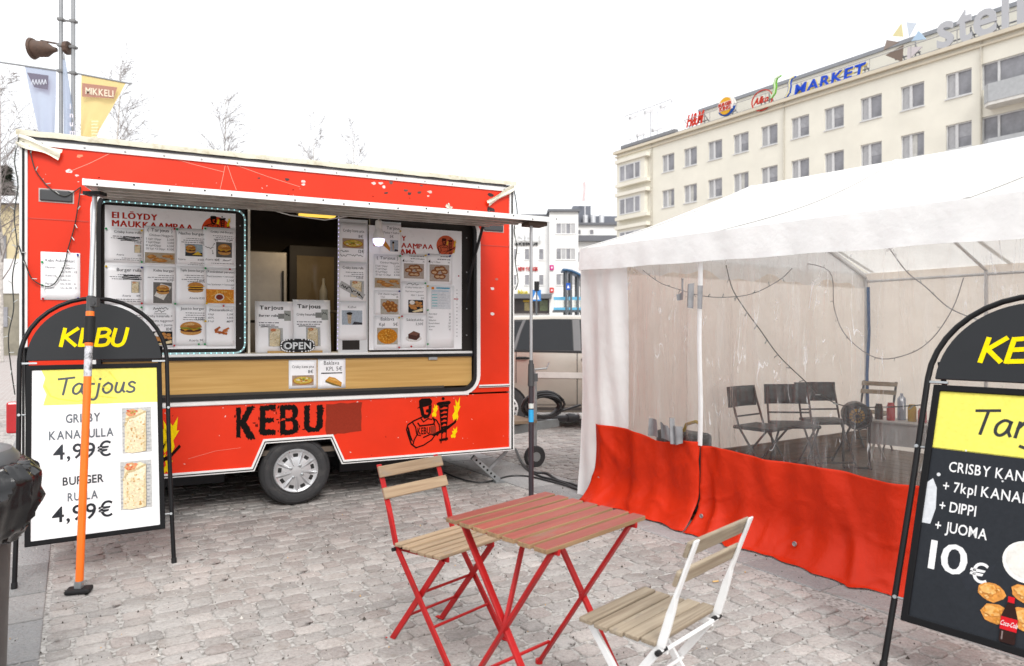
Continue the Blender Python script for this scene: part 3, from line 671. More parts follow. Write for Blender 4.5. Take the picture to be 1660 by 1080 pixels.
q.b2(1.44, 1.88, .42, .68, 1.14, 1.2)
tag(q.build('hot_pot', M_RUB, loc=TR.o, rot=(0, 0, TR.a)), 'black carrying handle of a pot behind the counter', 'pot')
q = MB(); q.b2(1.95, 2.30, .58, .72, 2.475, 2.51); lampf = tag(q.build('strip_lamp', M_ALU, loc=TR.o, rot=(0, 0, TR.a)), 'lit yellow strip lamp under the trailer ceiling', 'lamp')
q = MB(); q.b2(1.97, 2.28, .59, .71, 2.458, 2.474); q.build('diffuser', mat('lamp_glow', (1, .62, .10), .4, emit=.8), lampf)
ll = bpy.data.lights.new('strip_lamp_light', 'AREA'); ll.shape = 'RECTANGLE'; ll.size = .3; ll.size_y = .1; ll.energy = 5; ll.color = (1, .80, .52); llo = bpy.data.objects.new('strip_lamp_light', ll); COL.objects.link(llo); llo.parent = lampf; llo.location = (2.12, .65, 2.452)

# ---------------------------------------------------------------- lettering and emblem on the trailer
D = Draw(); D.base = -.0012
def rough(P, j):                           # ragged stencil edge
    out = []
    for (a, b_), (c, d) in zip(P, P[1:]+P[:1]):
        n = max(2, int(math.hypot(c-a, d-b_)/.05))
        for i in range(n): out.append((a+(c-a)*i/n+rng.uniform(-j, j), b_+(d-b_)*i/n+rng.uniform(-j, j)))
    return out
def letter(ch, x, z, w, h, j=.022, c='151311'):
    polys = {'K': [[(0, .02), (.24, 0), (.24, .38), (.62, -.05), (1.05, -.05), (.55, .5), (.98, 1.0), (.62, 1.0), (.25, .58), (.24, 1.0), (0, .98)]],
             'E': [[(0, 0), (.95, .0), (.95, .17), (.34, .18), (.34, .42), (.85, .42), (.85, .58), (.34, .58), (.34, .82), (.95, .84), (.95, 1.0), (0, 1)]],
             'B': [[(0, 0), (.75, 0), (.98, .12), (1., .38), (.82, .52), (.98, .65), (.96, .9), (.78, 1), (0, 1), (0, .55), (.30, .55), (.30, .84), (.62, .83), (.68, .74), (.64, .58), (.30, .56), (.30, .46), (.62, .45), (.70, .32), (.64, .17), (.30, .17), (.30, .5), (0, .5)]],
             'U': [[(0, 1), (.30, 1), (.30, .24), (.42, .17), (.58, .17), (.68, .26), (.68, 1), (1, 1), (1, .18), (.82, .0), (.18, .0), (0, .18)]]}[ch]
    for P in polys: D.poly([(x+a*w, z+b_*h) for a, b_ in rough(P, j)], c, 2)
for ch, a, b_ in (('K', (383, 711), (413, 658)), ('E', (421, 706), (448, 656.5)), ('B', (454, 705.5), (484, 656)), ('U', (493, 701), (523, 656.5))):
    p, r_ = TR.lp(*a), TR.lp(*b_); letter(ch, p[0], p[1], r_[0]-p[0], r_[1]-p[1], .028)
    for i in range(9):                     # ink splinters round the letter
        D.poly(blob(p[0]+rng.uniform(-.02, .02)+(r_[0]-p[0])*rng.choice((0, 1, rng.random())), p[1]+(r_[1]-p[1])*rng.random(), .006, 5, 2.6, rng.choice((0, 1.57))), '3a120c', 1)
D.build('lettering', trailer)
D = Draw(); D.base = -.0012
p, r_ = TR.lp(528, 706), TR.lp(586, 652)
D.poly(rough([(p[0], p[1]), (r_[0]+.005, p[1]+.012), (r_[0], r_[1]), (p[0]+.005, r_[1]-.005)], .007), '963423'); D.build('painted_over_patch', trailer)
FL1 = [(.0, .0), (.12, .10), (.30, .0), (.42, .16), (.36, .34), (.62, .62), (.50, .60), (.56, 1.0), (.34, .74), (.16, .92), (.20, .60), (.02, .66), (.10, .40), (-.10, .24)]
def emblem(D, x, z, s, man='170d0a', skin=None, fire='f7d40c', l=1):
    Q = lambda pts: [(x+a*s, z+b_*s) for a, b_ in pts]
    B, St = D.poly, lambda pts, w, c=man: D.stroke(Q(pts), w*s/D.w, c, l+2)
    B(Q([(.56+a*.2, .60+b_*.30) for a, b_ in FL1]), fire, l); B(Q([(1.02+a*.26, .50+b_*.50) for a, b_ in FL1]), fire, l); B(Q([(.98+a*.22, .14+b_*.24) for a, b_ in FL1]), fire, l)
    # cap and head
    B(Q([(.27, .84), (.26, .96), (.32, 1.0), (.50, 1.0), (.55, .94), (.53, .86), (.40, .83), (.22, .80)]), man, l+1)
    B(Q([(.27, .84), (.31, .66), (.38, .58), (.47, .60), (.53, .70), (.54, .86), (.47, .84), (.47, .78), (.42, .77), (.41, .72), (.47, .70), (.44, .66), (.38, .68), (.36, .78), (.34, .84)]), man, l+2)
    # shirt, apron, arms
    St([(.33, .62), (.15, .55), (.03, .48), (.0, .38), (.05, .22), (.10, .08), (.20, .0)], .03); St([(.12, .53), (.19, .42), (.22, .26), (.16, .16), (.14, .08)], .026)
    St([(.20, .0), (.36, .04), (.54, .14), (.60, .22), (.52, .26), (.36, .20)], .026); St([(.30, .60), (.36, .52), (.46, .58), (.54, .56)], .022)
    St([(.24, .50), (.28, .44), (.58, .46), (.60, .52), (.56, .60)], .03); St([(.56, .58), (.64, .54), (.70, .44), (.72, .30), (.66, .22)], .026); St([(.22, .26), (.30, .24)], .02); St([(.60, .46), (.62, .24)], .02)
    B(Q([(.02, .44), (.05, .42), (.09, .26), (.14, .12), (.09, .16), (.03, .32)]), man, l+1)
    # knife
    B(Q([(.56, .26), (.80, .36), (1.02, .48), (1.10, .56), (1.07, .46), (.90, .34), (.62, .22)]), man, l+3)
    # spit with the meat
    B(Q([(.64, .88), (.68, .91), (.92, .93), (.96, .90), (.94, .86), (.66, .84)]), man, l+2); D.ell(x+.79*s, z+.98*s, .035*s/D.w*D.w, .035*s, man, l+2, 8)
    zz = .84
    for i in range(7):
        w = .115-.010*i; B(Q([(.80-w, zz), (.80+w, zz+.015), (.80+w*.8, zz-.045), (.80+w*.1, zz-.03), (.80-w*.5, zz-.07)]), man, l+2); zz -= .088
    St([(.71, .84), (.76, .20), (.74, .06)], .022); St([(.90, .84), (.86, .30), (.85, .10)], .022); St([(.72, .12), (.88, .14)], .05)
x, z = TR.lp(659, 727); D = Draw(); D.base = -.0012; emblem(D, x, z, .425)
D.text('KEBU', x+.098, z+.115, .058, '1a0e0a', bold=1, fit=.115, l=4); D.rect(x+.218, z+.11, x+.268, z+.18, '963423', 4)
D.build('emblem', trailer)
x, z = TR.lp(262, 757); D = Draw(); D.base = -.0012
for dx, dz, s_ in ((.02, .10, .36), (.02, -.05, .20)): D.poly([(x+dx+a*s_*.45, z+dz+b_*s_*.75) for a, b_ in FL1], 'f7d40c')
D.poly([(x-.10, z+.02), (x+.06, z+.09), (x+.12, z+.16), (x+.13, z+.14), (x+.06, z+.06), (x-.08, z-.01)], '170d0a', 2)
emblem(D, x-.44, z-.06, .425)
D.build('emblem', trailer)

# ---------------------------------------------------------------- printed menus
BUN, PAT, CHE, LET, TOM, CRE, DRK, GRY = 'c98a42', '5b3522', 'f0b42e', '8aa23e', 'b8432c', 'ead9b2', '2b2a2c', 'a5a29e'
def pic(D, kind, x0, y0, x1, y1, l=1):
    w, h = x1-x0, y1-y0; X = lambda a: x0+a*w; Y = lambda a: y0+a*h; D.pre = 'F'
    E = lambda cx, cy, rx, ry, c, ll=1, j=.0, n=14, **k: D.ell(X(cx), Y(cy), rx*w, ry*h, c, l+ll, n, j, **k)
    if kind == 'burger':
        E(.5, .30, .46, .22, 'd29a55', 1, .02); E(.5, .42, .48, .14, PAT, 2, .06); D.poly([(X(.06), Y(.52)), (X(.94), Y(.52)), (X(.80), Y(.44)), (X(.62), Y(.36)), (X(.45), Y(.46)), (X(.25), Y(.36))], CHE, l+3)
        E(.5, .52, .47, .10, LET if rng.random() < .5 else 'd8a24a', 3, .1); E(.5, .56, .47, .36, BUN, 4, .01, a0=0, a1=180); E(.45, .76, .22, .08, 'dca866', 5, .1)
        for i in range(14): a_ = rng.uniform(25, 155); E(.5+.34*math.cos(R(a_))*rng.uniform(.3, 1), .60+.26*math.sin(R(a_))*rng.uniform(.5, 1), .018, .014, 'f0d9a4', 6, .3, 6)
        E(.62, .62, .30, .10, 'b0722f', 4.5, .15)
    elif kind == 'double':
        E(.5, .22, .45, .18, 'd29a55', 1, .02)
        for k in (0, 1): E(.5, .32+.18*k, .47, .08, PAT, 2+2*k, .05); E(.5, .40+.18*k, .49, .05, CHE, 3+2*k, .15)
        E(.5, .60, .46, .34, BUN, 7, .01, a0=0, a1=180)
    elif kind == 'photo_burger':
        D.rect(x0, y0, x1, y1, '75726f', l); D.poly([(X(.05), Y(.35)), (X(.55), Y(.15)), (X(.98), Y(.80)), (X(.4), Y(.95))], 'e9e6e0', l+1); pic(D, 'burger', X(.15), Y(.38), X(.88), Y(.92), l+2)
    elif kind == 'dark_burger':
        D.rect(x0, y0, x1, y1, '6b6863', l); pic(D, 'burger', X(.08), Y(.08), X(.95), Y(.95), l+1)
    elif kind == 'nacho':
        D.rect(x0, y0, x1, y1, 'a9bcc6', l); D.rect(x0, y0, x1, Y(.32), '3a3b3f', l+1); pic(D, 'burger', X(.0), Y(.2), X(.62), Y(1.), l+2)
        D.poly([(X(.4), Y(.1)), (X(.72), Y(.42)), (X(.98), Y(.12))], 'e8c14a', l+8)
    elif kind == 'wrap':
        D.rect(x0, y0, x1, y1, 'c4c4c2', l)
        for i in range(12): D.rect(X(.82), Y(.06+.075*i), X(rng.uniform(.88, .98)), Y(.085+.075*i), 'a2a4a6', l+.5); D.rect(X(.02), Y(.06+.075*i), X(rng.uniform(.06, .12)), Y(.085+.075*i), 'a8aaac', l+.5)
        out = [(.08, .03), (.30, .0), (.60, .01), (.79, .03), (.81, .30), (.80, .60), (.82, .90), (.62, .97), (.46, .93), (.30, .84), (.15, .90), (.09, .60)]
        D.poly([(X(a+.03), Y(b_-.012)) for a, b_ in out], '8d8a84', l+.8); D.poly([(X(a), Y(b_)) for a, b_ in out], 'ecdcb8', l+1)
        D.poly([(X(.12), Y(.88)), (X(.22), Y(.96)), (X(.38), Y(.97)), (X(.56), Y(.92)), (X(.44), Y(.82)), (X(.24), Y(.80))], 'd7a070', l+1.4)
        for i in range(14): E(rng.uniform(.18, .50), rng.uniform(.83, .94), .04, .018, rng.choice(('d9694a', 'e58c66', 'f1e3c4', '9aa84c', 'c94f38')), 1.6+.02*i, .35, 7)
        D.poly([(X(.09), Y(.62)), (X(.20), Y(.78)), (X(.42), Y(.80)), (X(.82), Y(.90)), (X(.80), Y(.55)), (X(.40), Y(.66))], 'f2e6c8', l+2)
        D.stroke([(X(.80), Y(.90)), (X(.45), Y(.80)), (X(.22), Y(.77)), (X(.10), Y(.62))], .012, 'cdb88c', l+2.3)
        D.poly([(X(.70), Y(.02)), (X(.79), Y(.03)), (X(.81), Y(.30)), (X(.80), Y(.86)), (X(.74), Y(.60))], 'd8c59c', l+2.5)
        for i in range(60):
            a_, b_ = rng.uniform(.12, .74), rng.uniform(.05, .76); E(a_, b_, rng.uniform(.012, .05), rng.uniform(.008, .03), rng.choice(('f3e8cd', 'e6d3a8', 'e2cb9c', 'efe1c2', 'd3b27c', 'c99f66')), 3+.03*i, .4, 7)
    elif kind == 'nuggets':
        D.rect(x0, y0, x1, y1, 'b3a48c', l)
        for cx, cy, rx, ry in ((.22, .6, .16, .2), (.74, .70, .2, .15), (.5, .28, .24, .18), (.38, .45, .1, .1), (.9, .5, .06, .14)): E(cx, cy, rx, ry, 'b97b3c', 2, .22); E(cx-.02, cy+.05, rx*.55, ry*.5, 'd19a58', 3, .25)
    elif kind == 'balls':
        D.rect(x0, y0, x1, y1, 'bdb6aa', l)
        for cx, cy in ((.22, .62), (.42, .74), (.64, .70), (.80, .55), (.34, .45), (.55, .46), (.68, .32), (.45, .28), (.82, .3)): E(cx, cy, .14, .17, 'a8672f', 2, .1); E(cx-.03, cy+.05, .06, .07, 'cf9450', 3, .2)
    elif kind == 'halves':
        D.rect(x0, y0, x1, y1, 'b9aca2', l)
        for cx, cy in ((.25, .55), (.75, .6), (.4, .3), (.62, .3), (.42, .75), (.62, .78)): E(cx, cy, .19, .16, '9a5f3c', 2, .1); E(cx, cy-.02, .11, .07, 'd9b48c', 3, .2)
    elif kind == 'fries':
        D.rect(x0, y0, x1, y1, 'e2902c', l)
        for i in range(46):
            a, b_ = X(rng.random()), Y(rng.random()); t = rng.uniform(0, 3.1); q_ = .09*w
            D.stroke([(max(x0, min(x1, a-q_*math.cos(t))), max(y0, min(y1, b_-q_*math.sin(t)))), (max(x0, min(x1, a+q_*math.cos(t))), max(y0, min(y1, b_+q_*math.sin(t))))], .022, rng.choice(('f2b34c', 'f6c766', 'd57f22')), l+1)
        E(.48, .44, .17, .26, 'f4efe6', 3); E(.48, .44, .13, .20, '7c2a20', 4)
    elif kind == 'sticks':
        for i in range(8):
            a, b_ = X(rng.uniform(.2, .7)), Y(rng.uniform(.2, .6)); D.stroke([(a, b_), (a+rng.uniform(.1, .25)*w, b_+rng.uniform(-.1, .3)*h)], .07, rng.choice(('c8703a', 'dc8d55', 'b55f2e')), l+1+i)
    elif kind == 'mix':
        D.rect(x0, y0, x1, y1, '2c2b2b', l); E(.25, .80, .18, .17, 'f2f0ea', 2)
        for cx, cy in ((.55, .8), (.8, .75), (.4, .55), (.62, .58), (.85, .52), (.25, .4), (.15, .55), (.45, .35)): E(cx, cy, .13, .11, 'c88a4c', 2, .15)
        D.poly([(X(.25), Y(.1)), (X(.95), Y(.38)), (X(.98), Y(.15)), (X(.4), Y(.02))], 'ead7ac', l+3)
    elif kind == 'bowl':
        D.rect(x0, y0, x1, y1, 'b09a86', l); E(.5, .48, .48, .42, 'b37a3c', 1); E(.5, .52, .43, .34, 'd6b84e', 2, .05)
        for i in range(26): a = rng.uniform(0, 6.3); q_ = rng.uniform(0, .38); E(.5+q_*math.cos(a), .52+q_*.75*math.sin(a), .06, .05, rng.choice(('e9d678', '9aa544', 'c7602f', 'f3ead0')), 3, .3, 7)
    elif kind == 'coffee':
        D.rect(x0, y0, x1, y1, 'b5c0cc', l); D.poly([(X(.5), Y(.0)), (X(1), Y(.02)), (X(1), Y(.15)), (X(.6), Y(.22))], '45434a', l+1)
        D.poly([(X(.26), Y(.72)), (X(.48), Y(.72)), (X(.44), Y(.08)), (X(.30), Y(.08))], 'c9b294', l+2); E(.37, .78, .15, .10, '2c2624', 3)
        for i in range(6): E(rng.uniform(.3, .44), rng.uniform(.15, .65), .02, .03, '8a6c4c', 3, .2, 6)
    elif kind == 'baklava':
        D.rect(x0, y0, x1, y1, 'b9b3a6', l); E(.5, .5, .49, .47, 'd98b22', 1)
        for i in range(20): a = 2*math.pi*i/20; D.stroke([(X(.5), Y(.5)), (X(.5+.46*math.cos(a)), Y(.5+.43*math.sin(a)))], .012, 'b06a14', l+2)
        for i in range(30): a = rng.uniform(0, 6.3); q_ = rng.uniform(.05, .42); E(.5+q_*math.cos(a), .5+q_*math.sin(a), .035, .03, rng.choice(('f3bd52', 'eba836')), 3, .2, 6)
    elif kind == 'cake':
        E(.5, .3, .46, .24, 'ece8e6', 0); D.poly([(X(.2), Y(.3)), (X(.65), Y(.18)), (X(.85), Y(.40)), (X(.84), Y(.66)), (X(.5), Y(.82)), (X(.2), Y(.6))], '54342c', l+1); D.poly([(X(.2), Y(.6)), (X(.66), Y(.48)), (X(.84), Y(.66)), (X(.5), Y(.82))], '7b5346', l+2)
    elif kind == 'roll':
        D.poly([(X(.1), Y(.55)), (X(.3), Y(.85)), (X(.6), Y(.75)), (X(.95), Y(.35)), (X(.92), Y(.05)), (X(.6), Y(.25))], 'd89a42', l+1); D.poly([(X(.1), Y(.55)), (X(.6), Y(.25)), (X(.92), Y(.05)), (X(.9), Y(.0)), (X(.5), Y(.15)), (X(.1), Y(.42))], '7a6a3a', l+2); D.poly([(X(.25), Y(.72)), (X(.55), Y(.66)), (X(.8), Y(.45)), (X(.5), Y(.55))], 'eebf6c', l+2)
_pic = pic
def pic(D, *a):
    _pic(D, *a); D.pre = ''
M_PAPER = mat('paper', (.88, .88, .90), .32, 0, .02, 5, .03, 8)
M_POST = mat('poster_board', (.87, .87, .89), .28, 0, .02, 3)
PINS = ('1d2f8c', '2aa05a', 'c02430', 'e8c22a')
def rect_px(a, b_, y=0.): 
    p, r_ = TR.lp(*a, y), TR.lp(*b_, y); return p[0], r_[1], r_[0], p[1]      # x0,z0,x1,z1
def sheet(name, label, cat, a, b_, y, draw, pins=(), th=.0016, mt=None, tilt=0, group=None):
    x0, z0, x1, z1 = rect_px(a, b_, y); w, h = x1-x0, z1-z0
    q = MB(); s1, s2 = rng.uniform(0, 9), rng.uniform(.0015, .004) if th < .003 else 0
    q.grid(lambda u, v: (w*(u-.5), -s2*abs(math.sin(u*3.1+s1))*(1-.3*v), h*v), 6, 6)
    if th >= .003: q = MB(); q.b2(-w/2, w/2, 0, th, 0, h)
    o = tag(q.build(name, mt or M_PAPER, smooth=True if th < .003 else False, fix=th >= .003), label, cat, group)
    o.matrix_world = TR.M @ Matrix.Translation(((x0+x1)/2, y, z0)) @ Matrix.Rotation(tilt, 4, 'X')
    if th < .003: sm = o.modifiers.new('thickness', 'SOLIDIFY'); sm.thickness = .0006; sm.offset = 1
    D = Draw(w, h, -w/2, 0); D.base = -s2-.0003; draw(D); D.build('print', o)
    if pins:
        q = MB(); cs = []
        for i, (px, py) in enumerate(pins):
            c = PINS[rng.randrange(4)]
            if c not in cs: cs.append(c)
            q.k = cs.index(c); q.lathe([(.007, 0), (.006, -.006), (.0075, -.010), (.001, -.011)], 8, (w*(px-.5), -s2-.001, h*py), 'y')
        q.build('push_pins', [ink(c) for c in cs], o, smooth=35)['kind'] = 'stuff'
    return o
RD, TX, T2 = 'c23224', '4a4a50', '6c6c72'
def slab(D, st, x, y, h, fit, c=RD):       # slab-serif capitals: bold letters with added feet
    for k in range(2): D.text(st, x+.006*k, y, h, c, bold=2 if len(st) < 9 else 0, fit=fit, l=1+.2*k, sp=.2)
def poster_left(D):
    X = lambda px, py: ((TR.lp(px, py)[0]-LX0)/LW, (TR.lp(px, py)[1]-LZ0)/LH)
    for st, a, b_ in (('EI LÖYDY', (181, 352.5), (254, 343)), ('MAUKKAAMPAA', (181, 366), (312, 356))):
        p, r_ = X(*a), X(*b_); slab(D, st, p[0], p[1], X(a[0], a[1]-10)[1]-p[1], r_[0]-p[0])
    c = X(351, 373); r_ = .118; D.ell(c[0], c[1], r_, r_*LW/LH, 'e2512a', 1, 24)
    d2 = Draw(1, 1, 0, 0); d2.mb, d2.mats, d2.base = D.mb, D.mats, D.base
    emblem(d2, -LW/2+c[0]*LW-.085, c[1]*LH-.05, .16, l=2)
LX0, LZ0, LX1, LZ1 = rect_px((170, 332), (382, 565), .02); LW, LH = LX1-LX0, LZ1-LZ0
sheet('menu_poster', 'white menu poster with red EI LÖYDY MAUKKAAMPAA heading, left of the hatch', 'poster', (170, 332), (382, 565), .022, poster_left, th=.004, mt=M_POST)
BX0, BZ0, BX1, BZ1 = rect_px((598, 365), (748.5, 566), .028); BW, BH = BX1-BX0, BZ1-BZ0
def poster_right(D):
    X = lambda px, py: ((TR.lp(px, py)[0]-BX0)/BW, (TR.lp(px, py)[1]-BZ0)/BH)
    for st, a, b_ in (('EI LÖYDY', (610, 387), (659, 381)), ('MAUKKAAMPAA', (607, 398.5), (703, 393)), ('AMÄ', (650, 411), (676, 402.5))):
        p, r_ = X(*a), X(*b_); slab(D, st, p[0], p[1], X(a[0], a[1]-8)[1]-p[1], r_[0]-p[0])
    c = X(725, 398); r_ = .108; D.ell(c[0], c[1], r_, r_*BW/BH, 'dd6a48', 1, 24)
    d2 = Draw(1, 1, 0, 0); d2.mb, d2.mats, d2.base = D.mb, D.mats, D.base
    emblem(d2, -BW/2+c[0]*BW-.08, c[1]*BH-.085, .15, man='5c2a20', fire='f0c040', l=2)
    D.ell(.965, .62, .008, .006, 'c02430', 1, 8); D.rect(.90, .42, .96, .428, 'c02430', 1)
    for i in range(14): D.ell(.945, .50-.03*i, .006, .004, '8a8a90', 1, 6)
sheet('menu_poster', 'white menu poster with round orange emblem on the right side of the hatch', 'poster', (598, 365), (748.5, 566), .030, poster_right, th=.004, mt=M_POST)
def food(title, th, kind, box, price=None, pr=(.95, .62), meal=None, small=3, ty=.86, al='r', tx=.95, sy=.76, scrib=False, extra=None, fit=None):
    def f(D):
        if title: D.text(title, tx, ty, th, TX, al, fit=fit)
        if small: D.lines(.12, .96, sy, small, .055, .022)
        if price: D.text(price, pr[0], pr[1], .055, T2, 'r')
        if kind: pic(D, kind, *box)
        if meal: D.text('Ateria', meal[0], meal[2], .05, T2); D.text(meal[3], meal[1], meal[2], .05, T2, 'r'); D.lines(.1, .96, meal[2]-.07, 2, .05, .018)
        if scrib:
            for i in range(3): a = rng.uniform(.3, .5); yy = sy-.02-.045*i; D.stroke([(a, yy), (a+.12, yy+.012), (a+.3, yy-.006), (a+.42, yy+.004)], .03, '101014', 3)
        if extra: extra(D)
    return f
def hand(D, x, y, w, h, n, c='16161c', l=3):   # handwriting
    pts = []
    for i in range(n): pts.append((x+w*i/n, y+h*rng.uniform(-.5, .5)))
    D.stroke(pts, .014, c, l)
def pricelist(D, rows, y0, dy, h=.05):
    for i, (a, b_) in enumerate(rows): D.text(a, .06, y0-i*dy, h, T2); D.text(b_, .95, y0-i*dy, h, T2, 'r')
NUG = [('5 kpl+ Dippi', '2,20€'), ('7 kpl+Dippi', '3,50€'), ('10 kpl+Dippi', '4,20€'), ('20 kpl +2 Dippi', '8,50€')]
def nug(D):
    D.text('( Tarjous )', .5, .86, .085, TX, 'c', fit=.78); D.text('Chicken Nuggets', .92, .74, .055, T2, 'r'); pricelist(D, NUG, .64, .085); pic(D, 'nuggets', .03, .03, .97, .31)
def chil(D):
    D.text('Crisby chili Burger', .95, .86, .05, TX, 'r', fit=.72); D.lines(.25, .95, .78, 3, .045, .02); pic(D, 'dark_burger', .40, .22, .90, .62)
    D.text('8€', .36, .64, .05, '16161c'); hand(D, .72, .665, .2, .05, 9); hand(D, .06, .46, .28, .07, 10); D.stroke([(.30, .52), (.36, .58), (.33, .58)], .012, '16161c'); D.stroke([(.28, .40), (.31, .30), (.28, .32)], .012, '16161c')
    D.text('Ateria', .06, .13, .05, T2); D.text('10€', .36, .12, .06, '16161c'); hand(D, .62, .15, .28, .05, 10); D.lines(.05, .95, .06, 1, .05, .02)
def tiku(D):
    D.text('(Mozzarellatiku)', .5, .86, .06, TX, 'c', fit=.82); pricelist(D, [('4 kpl', '3,20€'), ('6KPL', '4,50€'), ('8 kpl', '6,50€')], .76, .085, .045); hand(D, .72, .60, .1, .06, 6); pic(D, 'sticks', .15, .25, .92, .52)
def perun(D):
    D.text('(Ranskalaiset perunat)', .5, .86, .06, TX, 'c', fit=.95); D.text('Pieni lautanen + ketsuppi', .03, .74, .05, T2, fit=.9); D.text('2,70€', .95, .63, .055, T2, 'r'); D.text('Iso lautanen + ketsuppi', .05, .52, .05, T2, fit=.9); D.text('5€', .95, .43, .045, T2, 'r'); pic(D, 'fries', .0, .03, .94, .41)
def combo(D):
    hand(D, .32, .93, .5, .06, 16); hand(D, .36, .86, .36, .06, 12); D.stroke([(.34, .80), (.72, .80)], .014, '16161c'); D.text('Crisby kanarulla +', .92, .72, .06, T2, 'r', fit=.84); D.text('7kpl kana nuggetsa+', .95, .61, .055, T2, 'r', fit=.85); D.text('Dippi + Juoma', .92, .51, .05, T2, 'r'); D.text('10€', .92, .40, .07, T2, 'r'); pic(D, 'mix', .30, .05, .92, .38)
LS = 'menu_sheet'; PN = ((.04, .96), (.96, .96), (.96, .03))
for lab, a, b_, fn, pn in (
    ('menu sheet Crisby kana rulla, top left on the left poster', (169.6, 368.5), (232.5, 427), food('Crisby kana rulla', .07, 'wrap', (.76, .30, .95, .54), '5,80€', (.95, .57), (.30, .95, .20, '10€'), 3, scrib=True), PN),
    ('menu sheet ( Tarjous ) Chicken Nuggets on the left poster', (233.3, 366), (285, 430), nug, ((.96, .96),)),
    ('menu sheet Nacho burger on the left poster', (286, 369.6), (333, 429), food('Nacho burger', .08, 'nacho', (.30, .22, .90, .56), '7€', (.95, .58), (.05, .95, .10, '11,50€'), 4, .82, 'c', .52, .72), ((.02, .96),)),
    ('menu sheet Crisby chili Burger with black handwriting on the left poster', (329.5, 367.6), (381, 432), chil, ((.06, .95),)),
    ('menu sheet Burger rulla on the left poster under Crisby kana rulla', (169.6, 429.3), (232.5, 494), food('Burger rulla', .08, 'wrap', (.68, .30, .92, .60), '5,80', (.95, .63), (.45, .93, .20, '10€'), 3, .85, scrib=True), PN),
    ('menu sheet Kebu burger with a photo on white paper, left poster', (232.5, 431), (285, 494), food('Kebu burger', .065, 'photo_burger', (.30, .03, .88, .58), '6,75', (.9, .61), None, 3), ((.98, .02),)),
    ('menu sheet Tupla Juusto burger on the left poster', (285.6, 431), (334, 494), food('Tupla Juusto burger', .065, 'double', (.36, .30, .94, .60), '7,50€', (.95, .60), None, 4, .86, extra=lambda D: D.text('Ateria 11,50', .95, .14, .055, T2, 'r'), fit=.82), ((.98, .96),)),
    ('menu sheet of french fries with a pot of ketchup, left poster', (334, 433.6), (382, 494), perun, ((.8, .97), (.02, .02))),
    ('menu sheet half hidden behind the sign, bottom left of the left poster', (169, 495), (232, 560), food('', .07, None, None, None, small=4), PN),
    ('menu sheet Crisby kanarulla, nuggets, dip and drink on the left poster', (232, 495), (283.6, 563), combo, ((.98, .04),)),
    ('menu sheet Juusto burger on the left poster', (284.5, 494), (334, 560), food('Juusto burger', .065, 'burger', (.12, .22, .88, .62), '5,50€', (.92, .62), None, 4, .88, sy=.80, extra=lambda D: D.text('Ateria 9€', .92, .10, .055, T2, 'r')), ((.98, .60), (.96, .03), (.76, .03))),
    ('menu sheet (Mozzarellatiku), bottom right of the left poster', (334.4, 495), (380.7, 561), tiku, ((.6, .99),)),
): sheet(LS, lab, 'menu sheet', a, b_, .0195-.0012*rng.random(), fn, pn, group='menu sheets pinned to the posters')
def tk(D): D.text('Tarjous', .62, .76, .10, TX, 'c', fit=.62); D.text('Pasta + kahvi', .92, .62, .07, T2, 'r', fit=.75); D.text('5€', .55, .49, .08, T2, 'c'); pic(D, 'coffee', .48, .05, .86, .42); D.poly([(.08, .36), (.22, .40), (.48, .16), (.46, .05), (.10, .26)], 'd08a3c', 2)
def cheese(D): D.text('Chili cheese nuggets', .93, .82, .07, T2, 'r', fit=.78); D.text('5 kpl', .25, .70, .065, T2); D.text('3€', .93, .70, .065, T2, 'r'); pic(D, 'balls', .25, .02, .93, .65)
def bak(D): D.text('Baklava', .52, .86, .10, TX, 'c', fit=.52); D.text('Kpl', .20, .70, .09, TX); D.text('5€', .92, .70, .09, TX, 'r'); pic(D, 'baklava', .12, .14, .92, .64)
def hv(a): 
    def f(D): D.lines(.3, .92, .92, 2, .10, .035); D.text('4', .05, .68, .11, '16161c', bold=1); D.text('kpl + Dippi', .16, .70, .05, T2); D.text('3€', .9, .70, .05, T2, 'r'); pic(D, 'halves', .10, .08, .88, .64)
    return f
def tcomb(D): hand(D, .22, .93, .5, .06, 14); D.text('Crisby kanarulla +', .88, .81, .05, T2, 'r', fit=.72); D.text('7kpl kana nuggetsa+', .88, .69, .045, T2, 'r', fit=.72); D.text('dippi + Juoma', .88, .58, .045, T2, 'r', fit=.5); D.text('10€', .90, .48, .055, T2, 'r'); pic(D, 'mix', .28, .06, .86, .45)
def sukl(D): D.text('Suklaakakku', .88, .83, .075, '38383c', 'r', fit=.66); D.text('3,50€', .88, .70, .075, T2, 'r', fit=.3); pic(D, 'cake', .15, .15, .85, .60)
def tabl(D):
    D.rect(.14, .62, .88, .98, 'e6eaf0'); D.rect(.16, .93, .26, .97, 'e8892c', 2); D.rect(.34, .945, .84, .965, '35a0c4', 2); D.rect(.18, .90, .8, .915, 'b7cfe0', 2)
    for i in range(5): D.rect(.18, .84-.045*i, .38, .855-.045*i, '8fcfd6', 2); D.lines(.42, .82, .85-.045*i, 1, .04, .012, 'aab4c4', 'l')
    for i, (a, b_) in enumerate((('Auratippi', '1€'), ('Dippi', '1€'), ('Jalapeno', '1€'), ('Ranskalaiset', '2€'), ('Juomat', '2€'), ('Vesi', '1€'))): D.text(a, .06, .53-.05*i, .025, T2); D.text(b_, .88, .53-.05*i, .025, T2, 'r')
